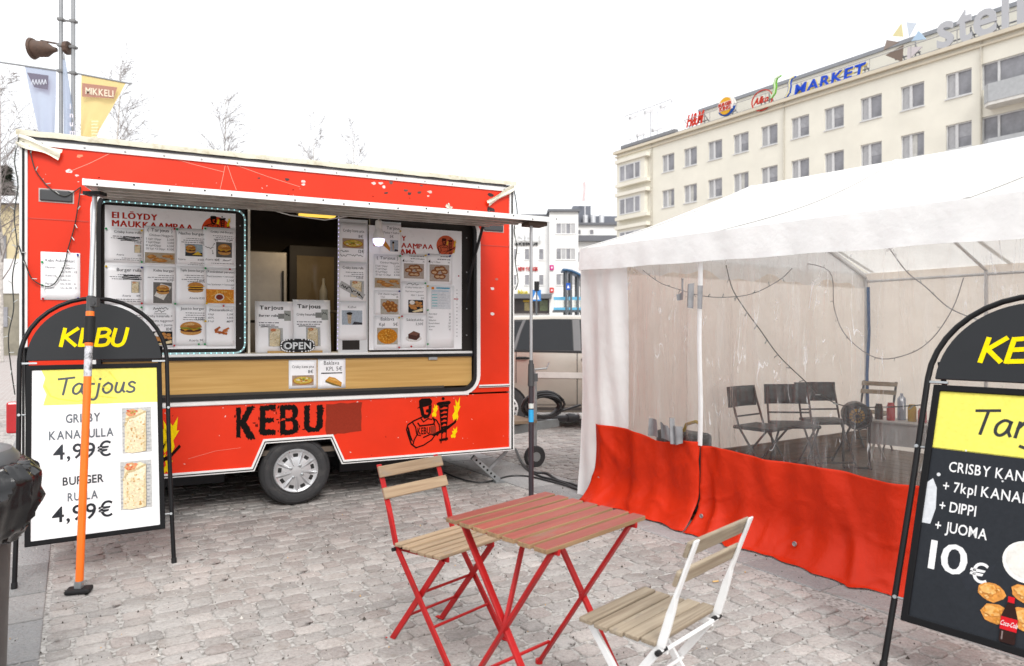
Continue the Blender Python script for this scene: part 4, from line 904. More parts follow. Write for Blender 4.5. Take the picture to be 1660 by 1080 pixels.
for lab, a, b_, fn, pn in (
    ('sheet Tarjous with pasta and coffee cup at the top of the right poster', (616, 359), (650, 411), tk, ((.96, .72),)),
    ('menu sheet ( Tarjous ) Chicken Nuggets on the right poster', (606, 412), (650, 469), nug, ((.96, .98),)),
    ('menu sheet of round chili cheese nuggets on the right poster', (606, 470.4), (648.7, 510.6), cheese, ((.96, .98),)),
    ('menu sheet Baklava Kpl 5€ with a round tray, right poster', (606, 512), (648, 566), bak, ((.97, .95), (.97, .05))),
    ('menu sheet of brown nugget halves beside the Chicken Nuggets price list', (650, 411), (692, 456), hv(0), ((.04, .97), (.94, .97))),
    ('menu sheet of pale nugget halves below the round emblem', (692, 411), (733, 461), hv(1), ((.06, .97), (.9, .95))),
    ('menu sheet with handwritten tarjous over a mixed platter, right poster', (650, 456.6), (691.5, 510.6), tcomb, ((.94, .97),)),
    ('menu sheet Suklaakakku with chocolate cake, right poster', (649.5, 511.3), (691, 563.7), sukl, ((.04, .97), (.4, .04))),
    ('table sheet with blue lines and price list at the right poster edge', (692, 462), (735.6, 563.7), tabl, ((.02, .98), (.02, .6), (.02, .06))),
): sheet(LS, lab, 'menu sheet', a, b_, .0275-.0012*rng.random(), fn, pn, group='menu sheets pinned to the posters')
def pita(D): D.text('Crisby kana pita', .90, .76, .07, TX, 'r', fit=.76); D.text('8€', .86, .62, .075, TX, 'r'); pic(D, 'bowl', .12, .34, .88, .59); hand(D, .05, .26, .32, .05, 10); D.text('12€', .90, .23, .08, '16161c', 'r'); hand(D, .05, .15, .85, .06, 22)
def kahvi(D): D.text('Kahvi', .5, .84, .06, T2, 'c', fit=.28); pic(D, 'coffee', .15, .40, .86, .78)
def krulla(D): D.text('Crisby kana rulla', .90, .84, .07, TX, 'r', fit=.74); D.lines(.15, .90, .75, 3, .05, .02); D.text('5,80€', .90, .58, .06, T2, 'r', fit=.26); pic(D, 'wrap', .42, .10, .92, .54)
sheet(LS, 'hanging sheet Crisby kana pita 8€ beside the bulb', 'menu sheet', (549.5, 360), (594.8, 425), .012, pita, group='sheets hanging in the hatch window')
sheet(LS, 'hanging sheet Crisby kana rulla with a grey tape across it', 'menu sheet', (548, 425.5), (593.5, 488.5), .012, krulla, group='sheets hanging in the hatch window')
sheet(LS, 'hanging sheet Kahvi with a photo of a coffee cup', 'menu sheet', (547, 489.5), (593.5, 551), .012, kahvi, group='sheets hanging in the hatch window')
a, b_ = TR.lp(551, 460, .006), TR.lp(590, 482, .006); q = MB(); q.bar((a[0], 0, a[1]), (b_[0], 0, b_[1]), .055, .001, (0, 1, 0))
tp_ = tag(q.build('price_tape', mat('grey_tape', (.42, .42, .42), .45), loc=TR.M @ Vector((0, .006, 0)), rot=(0, 0, TR.a)), 'grey tape with handwritten price stuck slantwise on a hanging sheet', 'tape')
D = Draw(); D.base = -.0012; d = Vector((b_[0]-a[0], b_[1]-a[1])); 
for k0, k1, am in ((.06, .66, .016), (.70, .95, .014)):
    D.stroke([(a[0]+d.x*(k0+(k1-k0)*i/11), a[1]+d.y*(k0+(k1-k0)*i/11)+rng.uniform(-am, am)) for i in range(12)], .006, '111114', 2)
D.build('print', tp_)
q = MB(); a = rect_px((548, 354), (596, 573), .016); q.b2(a[0], a[2], 0, .006, a[1], a[3]); tag(q.build('acrylic_panel', mat('acrylic', (.62, .63, .64), .25, 0, .03), loc=TR.M @ Vector((0, .016, 0)), rot=(0, 0, TR.a)), 'pale plastic panel behind the hanging menu sheets', 'panel')
q = MB(); a = rect_px((555, 552), (583, 567), .012); q.b2(a[0], a[2], 0, .003, a[1], a[3]); tag(q.build('card_reader', M_BLK, bevel=.001, loc=TR.M @ Vector((0, .0125, 0)), rot=(0, 0, TR.a)), 'small black plate below the hanging Kahvi sheet', 'plate')
def trj(t2, big):
    def f(D):
        D.text('Tarjous', .12, .84, .075, '1c1c20', bold=1, fit=.62); D.text(t2, .10, .70, .045, '3a3a40', bold=big, fit=.50); D.rect(.60, .66, .80, .76, '8f9290'); D.rect(.76, .62, .94, .82, 'a9ada8', 2); hand(D, .78, .74, .14, .05, 8)
        D.lines(.10, .85, .58, 2, .045, .018, '50505a', 'l'); D.stroke([(.15, .50), (.30, .505), (.34, .50), (.60, .498)], .022, '101014', 3); pic(D, 'wrap', .34, .12, .72, .48)
    return f
sheet('offer_sheet', 'standing sheet Tarjous Burger rulla on the counter', 'offer sheet', (414, 487.5), (476, 571.5), .05, trj('Burger rulla', 1), tilt=-.10)
sheet('offer_sheet', 'standing sheet Tarjous Crisby kanarulla on the counter', 'offer sheet', (475.6, 485), (536.5, 571.5), .052, trj('Crisby kanarulla', 0), tilt=-.10)
sheet('price_sheet', 'sheet Crisby kana pita 8€ taped on the wood counter front', 'price sheet', (468, 584), (513, 629), .0105, lambda D: (D.text('Crisby kana pita', .9, .72, .09, TX, 'r', fit=.78), D.text('8€', .88, .53, .11, TX, 'r'), pic(D, 'bowl', .12, .10, .90, .46)))
sheet('price_sheet', 'sheet Baklava KPL 5€ taped on the wood counter front', 'price sheet', (515, 582), (560, 629), .0105, lambda D: (D.text('Baklava', .22, .80, .13, TX, fit=.55), D.text('KPL', .30, .60, .13, TX, fit=.28), D.text('5€', .88, .60, .13, TX, 'r'), D.rect(.12, .50, .88, .535, '17171a'), pic(D, 'roll', .20, .04, .90, .46)))
def hours(D):
    D.text('Kebu Aukioloajat', .12, .80, .06, T2, fit=.74); 
    for i, (a, b_) in enumerate((('Maanan', 'tai suljettu'), ('', 'klo 11.00 - 22'), ('Keskivi', 'klo 11.00 -'), ('', 'suljettu'), ('Perjant', 'klo 11.00 - 0'), ('Lauant', 'klo 16.00 - 0'))): D.text(a, .12, .66-.085*i, .04, T2); D.text(b_, .50, .66-.085*i, .04, T2)
sheet('opening_hours', 'opening hours sheet in plastic on the red wall left of the hatch', 'notice', (66, 408), (130, 487), -.004, hours, ((.04, .78), (.94, .96), (.04, .30), (.95, .04), (.06, .02)))
# OPEN sign
x0, z0, x1, z1 = rect_px((453.5, 549.5), (510.5, 570.5), .03); w, h = x1-x0, z1-z0
op = thing('open_sign', 'oval black OPEN sign with white beads standing on the counter', 'sign', TR.M @ Vector(((x0+x1)/2, .02, 1.238)), (0, 0, TR.a))
zo = z0-1.238
op.rotation_euler = (0, 0, TR.a)
def sup(t, k=1.): c_, s_ = math.cos(t), math.sin(t); e = .6; return (math.copysign(abs(c_)**e, c_)*w/2*k, zo+h/2+math.copysign(abs(s_)**e, s_)*h/2*k)
q = MB(); q.prism([sup(2*math.pi*i/32) for i in range(32)], 0, .012); q.build('plate', M_RUB, op)
q = MB()
for i in range(30): x, z = sup(2*math.pi*i/30, .93); q.lathe([(.006, -.003), (.006, 0)], 8, (x, 0, z), 'y')
q.build('beads', mat('bead_white', (.8, .8, .8), .3), op)['kind'] = 'stuff'
D = Draw(w, h, -w/2, zo); D.base = -.001; D.text('OPEN', .5, .24, .50, 'e8ecee', 'c', bold=1, fit=.76, l=2); D.text('OPEN', .485, .20, .56, '8c9296', 'c', bold=1, fit=.80, l=1); D.build('lettering', op)
q = MB(); a = rect_px((434, 570), (523, 575), .03); q.b2(a[0], a[2], .03, .12, 1.238, 1.256); tag(q.build('wooden_board', M_OAK, loc=TR.o, rot=(0, 0, TR.a), bevel=.002), 'narrow wooden board under the OPEN sign', 'board')

# ---------------------------------------------------------------- lamps, light chains, poles of the hatch
M_LED = mat('led_cyan', (.42, .82, .86), .3, emit=.7); M_ROPE = mat('rope_clear', (.42, .62, .64), .25, 0, .1, 30)
def rope(name, label, pts, cl, step=.040):
    q = MB(); q.tube(pts, .008, 6, cl); o = tag(q.build(name, M_ROPE, loc=TR.o, rot=(0, 0, TR.a), smooth=True), label, 'rope light')
    q = MB(); acc = 0; P = [Vector(p) for p in pts]+([Vector(pts[0])] if cl else [])
    for a, b_ in zip(P, P[1:]):
        L_ = (b_-a).length; t = step-acc
        while t < L_: q.ball(a.lerp(b_, t/L_)+Vector((0, -.004, 0)), .0062, 6, 4); t += step
        acc = (acc+L_) % step
    e = q.build('leds', M_LED, o); e['kind'] = 'stuff'
    return o
def rr3(a, b_, y, r): x0, z0, x1, z1 = rect_px(a, b_, y); return [(x, y, z) for x, z in rrect(x0, z0, x1, z1, r, 5)]
rope('rope_light', 'lit cyan rope light round the left menu poster', rr3((159, 325), (397, 572), .012, .07), True)
a, b_ = TR.lp(178, 306, -1.05), TR.lp(372, 320, -1.05)
rope('rope_light', 'lit cyan LED strip under the left end of the awning', [(a[0], -1.05, a[1]), (b_[0], -1.05, b_[1])], False, .034)
a, b_ = TR.lp(549, 340, -.002), TR.lp(547, 568, -.002)
q = MB(); q.tube([(a[0], -.002, a[1]), ((a[0]+b_[0])/2, -.004, (a[1]+b_[1])/2), (b_[0], -.002, b_[1])], .006, 6); ls = tag(q.build('led_strip', mat('strip_white', (.66, .66, .70), .3), loc=TR.o, rot=(0, 0, TR.a)), 'thin vertical LED strip with violet dots left of the hanging sheets', 'rope light')
q = MB()
for i in range(34): p = Vector((a[0], -.008, a[1])).lerp(Vector((b_[0], -.008, b_[1])), (i+.5)/34); q.ball(p, .004, 6, 4)
q.build('leds', mat('led_violet', (.62, .55, 1), .3, emit=.9), ls)['kind'] = 'stuff'
x, z = TR.lp(614, 385, -.12)
bulb = thing('light_bulb', 'lit white bulb hanging from a cord under the awning', 'light bulb', TR.M @ Vector((x, -.12, z)), (0, 0, TR.a))
q = MB(); q.lathe([(.001, -.075), (.03, -.068), (.047, -.04), (.05, -.012)], 20, ax='z', caps=False); q.build('globe', mat('bulb_glow', (.72, .72, 1), .2, emit=1.0), bulb, smooth=True)
q = MB(); q.lathe([(.05, -.012), (.046, .02), (.034, .055), (.026, .075), (.001, .075)], 20, caps=False); q.build('body', mat('bulb_white', (.82, .82, .82), .3), bulb, smooth=True)
q = MB(); q.lathe([(.001, .075), (.03, .075), (.031, .085), (.028, .135), (.016, .145), (.001, .145)], 16, caps=False); q.build('socket', mat('socket_white', (.74, .73, .70), .4), bulb, smooth=40)
q = MB(); q.tube([(0, 0, .145), (.0, .0, .22), (.05, .03, .235)], .006, 6); q.tube([(0, 0, .20), (-.15, .06, .19), (-.42, .10, .13), (-.70, .10, .15), (-1.0, .11, .22)], .005, 6); q.build('cord', MATS['socket_white'], bulb)
M_WIRE = mat('wire_dark', (.02, .025, .02), .5)
def wire(name, label, pts, y, r=.004, every=.09, fr=TR, m=None, cat='light string', bulbs=True):
    P = [Vector((*fr.lp(px, py, y),)) for px, py in pts]; P = [Vector((p.x, y-.006*math.sin(i*2.), p.y)) for i, p in enumerate(P)]
    S = []
    for i in range(len(P)-1):
        p0, p1, p2, p3 = P[max(i-1, 0)], P[i], P[i+1], P[min(i+2, len(P)-1)]
        for k in range(5):
            t = k/5; S.append(.5*((2*p1)+(p2-p0)*t+(2*p0-5*p1+4*p2-p3)*t*t+(3*p1-p0-3*p2+p3)*t**3))
    S.append(P[-1])
    q = MB(); q.tube(S, r, 5); o = tag(q.build(name, m or M_WIRE, loc=fr.o, rot=(0, 0, fr.a), smooth=True), label, cat)
    if bulbs:
        q = MB(); acc = 0
        for a, b_ in zip(S, S[1:]):
            acc += (b_-a).length
            if acc > every: acc = 0; t = rng.uniform(0, 6.3); q.cyl(a, a+Vector((math.cos(t)*.03, -.008, math.sin(t)*.03)), .0035, 5)
        if q.f: q.build('bulbs', mat('fairy_bulb', (.45, .47, .45), .3), o)['kind'] = 'stuff'
    return o
wire('light_string', 'dark fairy light string sagging across the left red wall', [(47, 236), (56, 272), (68, 291), (84, 308), (104, 318), (118, 312), (131, 303)], -.02)
wire('light_string', 'dark fairy light string hanging from the hatch past the opening hours sheet', [(131, 303), (126, 340), (120, 370), (110, 405), (103, 435), (88, 460), (72, 464), (52, 452), (42, 430), (30, 398)], -.024)
wire('light_string', 'fairy light string wound down the left corner of the trailer', [(31, 222), (24, 260), (29, 300), (23, 350), (28, 400), (20, 450), (22, 500), (14, 545), (17, 590), (24, 640)], -.03)
wire('light_string', 'fairy light string wound down the right corner of the trailer', [(833, 306), (838, 345), (834, 372), (838, 402), (835, 425), (840, 455), (836, 470)], -.03, .005)
# orange telescopic prop at the left
base = G(128, 962); tx, tz = TR.lp(154, 312, -1.12); top = TR.M @ Vector((tx, -1.12, aw(0, .86).z-.02))
prop = thing('prop_pole', 'orange telescopic prop with black grip holding up the awning left end', 'prop pole', base)
top = top-base; L_ = top.length; dn = top.normalized(); pt = lambda k: dn*(L_*k)
M_ORG = mat('orange_paint', (.85, .16, .008), .35, 0, .06, 6)
def kz(py): return ((H-(py-540)/F*base.y*1.02)/ (base.z+top.z))
q = MB(); q.cyl(pt(.02), pt(kz(560)), .020, 16); q.build('lower_tube', M_ORG, prop, smooth=40)
q = MB(); q.cyl(pt(kz(612)), pt(kz(562)), .0206, 16); q.build('sticker', mat('sticker', (.55, .55, .58), .4, 0, .2, 60, dirt=1, dcol=(.03, .03, .03), ds=26, dlo=.46), prop, smooth=40)
q = MB(); q.cyl(pt(kz(556)), pt(kz(512)), .028, 16); q.build('grip', M_RUB, prop, smooth=40, bevel=.004)
for a, b_ in ((512, 504), (560, 555)): q = MB(); q.cyl(pt(kz(a)), pt(kz(b_)), .022, 16); q.build('collar', M_ORG, prop, smooth=40)
q = MB(); q.cyl(pt(kz(504)), pt(kz(478)), .021, 16); q.box(pt(kz(488))+Vector((.03, -.01, 0)), (.04, .03, .05)); q.lathe([(.010, -.03), (.010, -.024)], 10, pt(kz(490))+Vector((.032, 0, 0)), 'y'); q.build('clamp', mat('clamp_dark', (.05, .05, .052), .45), prop, smooth=40)
q = MB(); q.cyl(pt(kz(478)), pt(.985), .0135, 16); q.build('upper_tube', mat('zinc_tube', (.50, .51, .52), .35, .8), prop, smooth=40)
q = MB(); q.box(pt(.992), (.10, .07, .02)); q.build('head', M_RUB, prop)
q = MB(); q.box((0, 0, .018), (.12, .085, .024), Matrix.Rotation(.3, 3, 'Z')); q.build('foot', M_RUB, prop, bevel=.008)
q = MB(); q.box((0, 0, .045), (.035, .03, .04)); q.build('hinge', M_GALV, prop)
# black and grey prop at the right
px_, pz_ = TR.lp(861, 372, -1.22); b0 = TR.M @ Vector((px_, -1.22, 0))
pp = thing('prop_pole', 'thin black and grey prop holding up the awning right end beside the car', 'prop pole', b0)
zz = lambda py: H-(py-540)/F*b0.y
q = MB(); q.cyl((0, 0, .02), (0, 0, zz(606)), .019, 14); q.build('lower_tube', mat('pole_black', (.03, .024, .03), .4), pp, smooth=40)
q = MB(); q.cyl((0, 0, zz(606)), (0, 0, AZ-.02), .0115, 12); q.build('upper_tube', mat('pole_grey', (.40, .40, .41), .4, .5), pp, smooth=40)
q = MB(); q.cyl((0, 0, zz(626)), (0, 0, zz(590)), .026, 14, .022); q.cyl((0, 0, zz(590)), (0, 0, zz(584)), .016); q.box((.035, 0, zz(612)), (.03, .02, .06)); q.build('clamp', MATS['clamp_dark'], pp, smooth=40)
q = MB(); q.cyl((0, 0, zz(684)), (0, 0, zz(664)), .0198, 14); q.build('label', mat('label_blue', (.02, .32, .62), .4), pp, smooth=40)
q = MB(); q.cyl((0, 0, zz(662)), (0, 0, zz(654)), .0198, 14); q.build('label', mat('label_pale', (.55, .58, .55), .4), pp, smooth=40)
q = MB(); q.box((0, 0, .012), (.1, .1, .02)); q.build('foot', M_RUB, pp, bevel=.006)
# cables on the ground
M_CAB = mat('cable_black', (.022, .022, .024), .5)
def cable(label, pts, r=.011):
    P = [G(px, py, .014) for px, py in pts]; S = []
    for i in range(len(P)-1):
        p0, p1, p2, p3 = P[max(i-1, 0)], P[i], P[i+1], P[min(i+2, len(P)-1)]
        for k in range(6): t = k/6; S.append(.5*((2*p1)+(p2-p0)*t+(2*p0-5*p1+4*p2-p3)*t*t+(3*p1-p0-3*p2+p3)*t**3))
    S.append(P[-1]); q = MB(); o_ = P[0].copy(); q.tube([p-o_ for p in S], r, 7); return tag(q.build('cable', M_CAB, loc=o_, smooth=True), label, 'cable')
cable('thin black cable running from under the trailer past the stabiliser leg', [(720, 766), (745, 776), (775, 782), (800, 779), (825, 772), (855, 772), (890, 780), (920, 788), (945, 796), (965, 800)], .008)
cable('thick black cable from the drawbar to the tent corner', [(836, 728), (846, 750), (862, 765), (886, 768), (905, 779), (930, 786), (950, 794), (975, 803)], .013)
cable('second black cable beside the thick one leading under the tent', [(838, 734), (850, 756), (872, 771), (897, 778), (915, 784), (935, 792), (955, 799), (980, 808)], .012)

# ================================================================= PAVEMENT SIGNS
M_TUBE = mat('sign_tube', (.008, .008, .009), .4, 0, .15, 10, spec=.2)
M_FRM = mat('sign_frame', (.008, .008, .009), .5, 0, .12, 10, spec=.12)
M_HDR = mat('sign_header', (.018, .0195, .022), .5, 0, .10, 5, spec=.2, dirt=.35, dcol=(.16, .16, .16), ds=60, dlo=.66)
M_SHEET = mat('sign_sheet', (.82, .82, .83), .22, 0, .015, 4, .02, 6)
def brush(D, st, x, z, h, c, w=.16):       # slanted brush capitals and marker script as tapered strokes
    S = {'K': ([[(.02, 0), (.22, 1)], [(.85, 1.02), (.18, .50)], [(.24, .52), (.72, .02)]], .92), 'E': ([[(.02, .0), (.20, 1)], [(.20, .97), (.72, 1.02)], [(.11, .52), (.58, .56)], [(.03, .03), (.62, .06)]], .80),
         'B': ([[(.02, 0), (.20, 1)], [(.19, .98), (.55, 1.0), (.72, .84), (.55, .60), (.15, .54)], [(.50, .58), (.70, .42), (.60, .12), (.35, .02), (.02, .02)]], .84), 'U': ([[(.20, 1), (.04, .30), (.12, .05), (.38, .02), (.62, .25), (.82, 1.04)]], .9),
         'T': ([[(.0, .98), (.85, 1.06)], [(.45, 1.02), (.24, .0)]], .72), 'a': ([[(.56, .60), (.34, .66), (.10, .45), (.06, .14), (.22, .02), (.44, .20), (.58, .62)], [(.56, .60), (.50, .20), (.58, .02)]], .72),
         'r': ([[(.16, .64), (.04, .0)], [(.10, .36), (.30, .62), (.48, .62)]], .52), 'j': ([[(.24, .62), (.10, -.16), (-.06, -.38), (-.28, -.34)], [(.28, .90), (.31, .95)]], .40),
         'o': ([[(.34, .66), (.10, .46), (.06, .16), (.24, .0), (.50, .18), (.54, .50), (.34, .66)]], .68), 'u': ([[(.16, .66), (.06, .20), (.16, .02), (.36, .10), (.56, .66)], [(.56, .66), (.46, .16), (.56, .02)]], .70), 's': ([[(.50, .58), (.32, .68), (.14, .56), (.22, .40), (.42, .28), (.40, .08), (.18, .0), (.0, .08)]], .60)}
    X = x
    for ch in st:
        P, adv = S[ch]
        for p in P:
            if len(p) > 3:                 # smooth the bends
                V = [Vector(t) for t in p]; q_ = []
                for i in range(len(V)-1):
                    p0, p1, p2, p3 = V[max(i-1, 0)], V[i], V[i+1], V[min(i+2, len(V)-1)]
                    for k in range(4): t = k/4; q_.append(.5*((2*p1)+(p2-p0)*t+(2*p0-5*p1+4*p2-p3)*t*t+(3*p1-p0-3*p2+p3)*t**3))
                p = [tuple(v) for v in q_]+[p[-1]]
            D.stroke([(X+a*h, z+b_*h) for a, b_ in p], w*h, c, 2)
        X += adv*h
    return X-x
def make_sign(label, loc, ang, tilt, spread, content, hdr):
    t = thing('pavement_sign', label, 'pavement sign', loc, (0, 0, ang))
    Rm = Matrix.Rotation(-tilt, 4, 'X')
    def put(o): o.matrix_local = Rm; return o
    HW = .384; ZC = 1.262
    P = [(-HW-.012, 0, 0), (-HW-.006, 0, .3), (-HW, 0, .75), (-HW, 0, ZC)]+[(-HW*math.cos(R(a)), 0, ZC+HW*math.sin(R(a))) for a in range(10, 180, 10)]+[(HW, 0, ZC), (HW, 0, .75), (HW+.006, 0, .3), (HW+.012, 0, 0)]
    q = MB(); q.tube(P, .0125, 12); put(q.build('front_tube', M_TUBE, t, smooth=50))
    for x in (-HW-.012, HW+.012): q = MB(); q.cyl((x, 0, .0), (x, 0, .035), .0155, 12); put(q.build('rubber_foot', M_RUB, t, smooth=40))
    # rear tube
    top = Vector((0, (ZC+HW*.2)*math.sin(tilt), (ZC+HW*.2)*math.cos(tilt)))
    q = MB(); yb = spread; q.tube([(-HW+.03, yb, 0), (-HW+.03, top.y+.03, top.z), (-HW*.6, top.y+.03, top.z+.02), (HW*.6, top.y+.03, top.z+.02), (HW-.03, top.y+.03, top.z), (HW-.03, yb, 0)], .0115, 10); q.build('rear_tube', M_TUBE, t, smooth=50)
    # framed panel
    x0, x1, z0, z1 = -.352, .352, .215, 1.235
    q = MB(); q.ring([(x0, z0), (x1, z0), (x1, z1), (x0, z1)], [(x0+.028, z0+.028), (x1-.028, z0+.028), (x1-.028, z1-.028), (x0+.028, z1-.028)], -.014, .012); fr_ = put(q.build('frame', M_FRM, t, bevel=.003))
    q = MB(); q.b2(x0+.02, x1-.02, -.004, .006, z0+.02, z1-.02); pn = put(q.build('poster_panel', M_SHEET, t))
    q = MB()
    for sx in (-1, 1):
        for z in (.30, .95): q.cyl((sx*.35, 0, z), (sx*(HW+.0), 0, z), .005, 8); q.lathe([(.008, -.02), (.008, -.014)], 8, (sx*(HW-.0), 0, z), 'y')
        q.b2(sx*.30, sx*HW, -.006, .006, z1+.008, z1+.018)
    put(q.build('fixings', M_GALV, t))['kind'] = 'stuff'
    # arched header
    rr = .352; q = MB(); q.prism([(-rr, z1+.028), (rr, z1+.028)]+[(rr*math.cos(R(a)), z1+.028+rr*math.sin(R(a))) for a in range(6, 180, 6)], -.008, .006); hd = put(q.build('header_panel', M_HDR, t, bevel=.002))
    D = Draw(); D.base = -.0088; hdr(D, z1+.028); put(D.build('header_lettering', t))
    D = Draw(); D.base = -.0048; content(D, x0+.028, z0+.028, x1-.028, z1-.028); put(D.build('poster_print', t))
    return t
def hdr(D, z): wd = brush(Draw(), 'KEBU', 0, 0, .13, 'f4dd10'); brush(D, 'KEBU', -.185, z+.085, .104, 'f6de08', .19)
def left_poster(D, x0, z0, x1, z1):
    w, h = x1-x0, z1-z0; X = lambda a: x0+a*w; Z = lambda a: z0+a*h
    D.poly([(X(.085), Z(.785)), (X(1), Z(.775)), (X(1), Z(1)), (X(.07), Z(1)), (X(.10), Z(.95)), (X(.08), Z(.9)), (X(.11), Z(.85))], 'fbf27a')
    for p in ([(.45, .97), (.5, .9), (.62, .86), (.66, .92), (.60, .98)], [(.2, .82), (.35, .80), (.5, .83), (.66, .81)], [(.1, .9), (.14, .84), (.2, .82)]): D.stroke([(X(a), Z(b_)) for a, b_ in p], .008, 'f3e763', 2)
    d3 = Draw(); d3.mb, d3.mats, d3.base, d3.step = D.mb, D.mats, D.base, D.step
    brush(d3, 'Tarjous', X(.20), Z(.845), .094, '5d6268', .13)
    G1, G2 = '6f757c', '3e4146'
    D.text('GRISBY', X(.39), Z(.672), .050, G1, 'c', bold=1, fit=.175, l=2); D.text('KANARULLA', X(.38), Z(.575), .050, G1, 'c', bold=1, fit=.325, l=2); D.text('4,99€', X(.385), Z(.455), .085, G2, 'c', bold=2, fit=.29, l=2)
    D.text('BURGER', X(.39), Z(.30), .046, '45484c', 'c', bold=1, fit=.205, l=2); D.text('RULLA', X(.385), Z(.205), .046, G1, 'c', bold=1, fit=.15, l=2); D.text('4,99€', X(.385), Z(.09), .085, '34363a', 'c', bold=2, fit=.30, l=2)
    pic(D, 'wrap', X(.70), Z(.46), X(.945), Z(.745)); pic(D, 'wrap', X(.68), Z(.115), X(.94), Z(.41))
def right_poster(D, x0, z0, x1, z1):
    w, h = x1-x0, z1-z0; X = lambda a: x0+a*w; Z = lambda a: z0+a*h
    D.rect(x0, z0, x1, Z(.74), '2f3237'); D.rect(x0, Z(.735), x1, z1, 'f4ea6c')
    d3 = Draw(); d3.mb, d3.mats, d3.base, d3.step = D.mb, D.mats, D.base, D.step
    brush(d3, 'Tarjous', X(.23), Z(.82), .100, '3b3d40', .12)
    WH = 'f0f0f0'
    D.text('CRISBY KANARULLA', X(.115), Z(.640), .042, WH, bold=2, fit=.45, l=2, sp=.16); D.text('+ 7kpl KANANUGGETS', X(.095), Z(.553), .042, WH, bold=2, fit=.495, l=2, sp=.15); D.text('+ DIPPI', X(.09), Z(.466), .042, WH, bold=2, fit=.135, l=2); D.text('+ JUOMA', X(.08), Z(.379), .042, WH, bold=2, fit=.19, l=2)
    D.text('10', X(.07), Z(.215), .115, WH, bold=2, fit=.14, l=2); D.text('€', X(.305), Z(.205), .072, WH, bold=2, fit=.062, l=2)
    for cx, cz, r_ in ((.06, .62, .008), (.55, .56, .007), (.2, .74, .004), (.42, .63, .004)): D.ell(X(cx), Z(cz), r_, r_, 'dcdde0', 2, 8)
    D.ell(X(.585), Z(.325), .078, .078, 'f3f1ec', 2, 28); D.ell(X(.585), Z(.33), .066, .066, 'e9e6df', 3, 24)
    for i, (cx, cz, rx, rz) in enumerate(((.43, .180, .045, .036), (.46, .10, .045, .036), (.61, .205, .055, .033), (.62, .11, .06, .045), (.74, .19, .05, .04), (.85, .17, .05, .04))):
        D.ell(X(cx), Z(cz), rx, rz, 'Fe39a4a', 3+i, 14, .10); D.ell(X(cx)-.008, Z(cz)+.008, rx*.6, rz*.55, 'Fefb468', 9, 12, .2)
        for k in range(16): a_ = rng.uniform(0, 6.3); q_ = rng.random()**.5*.85; D.ell(X(cx)+rx*q_*math.cos(a_), Z(cz)+rz*q_*math.sin(a_), .006, .005, rng.choice(('Fe0963f', 'Ff4c27c', 'Feaa64e')), 9.5, 6, .3)
    for pts, c, l in (([(.0, .10), (.1, .2), (.2, .12), (.3, .02), (.28, .0), (.0, .0)], '2e3136', 1.4), ([(.2, .28), (.34, .22), (.44, .3), (.4, .2), (.3, .16)], '31343a', 1.4)): D.poly([(X(a), Z(b_)) for a, b_ in pts], c, l)
    # cola bottle
    bx_, bz_ = X(.535), Z(.0)+.004; k = .165
    prof = [(0, .0), (.14, 0), (.16, .05), (.15, .30), (.17, .55), (.10, .78), (.06, .88), (.06, 1), (0, 1)]
    D.poly([(bx_+a*k, bz_+b_*k) for a, b_ in prof[1:-1]]+[(bx_-a*k, bz_+b_*k) for a, b_ in prof[-2:0:-1]], '33211e', 10); D.rect(bx_-.165*k, bz_+.28*k, bx_+.165*k, bz_+.56*k, 'd4202a', 11); D.rect(bx_-.065*k, bz_+.90*k, bx_+.065*k, bz_+1.03*k, 'd4202a', 11)
    D.text('Coca-Cola', bx_, bz_+.37*k, .018, 'f6f0f0', 'c', bold=2, fit=.055, shear=.25, l=12); D.rect(bx_-.12*k, bz_+.06*k, bx_-.09*k, bz_+.24*k, '8a7a78', 11)
    D.poly(blob(X(.76), Z(.06), .06, 14, 1.6), 'F9fb85a', 10); D.poly(blob(X(.80), Z(.08), .045, 12, 1.7), 'Fe3c98e', 11); D.poly(blob(X(.72), Z(.05), .026, 12, 1.3), 'Fb6cf72', 12)
    D.poly([(x0, Z(.40)), (X(.05), Z(.40)), (X(.07), Z(.47)), (X(.06), Z(.56)), (X(.03), Z(.60)), (x0, Z(.58))], 'd9dce0', 2)
make_sign('tall arched sign beside the bin offering wraps for 4,99€ on white', Vector((-2.383, 4.051, 0)), .566, R(11.5), .92, left_poster, hdr)
make_sign('tall arched sign by the tent with dark poster, 10€ and cola bottle', Vector((1.784, 2.610, 0)), math.atan2(-.788, .615), R(19), 1.05, right_poster, hdr)

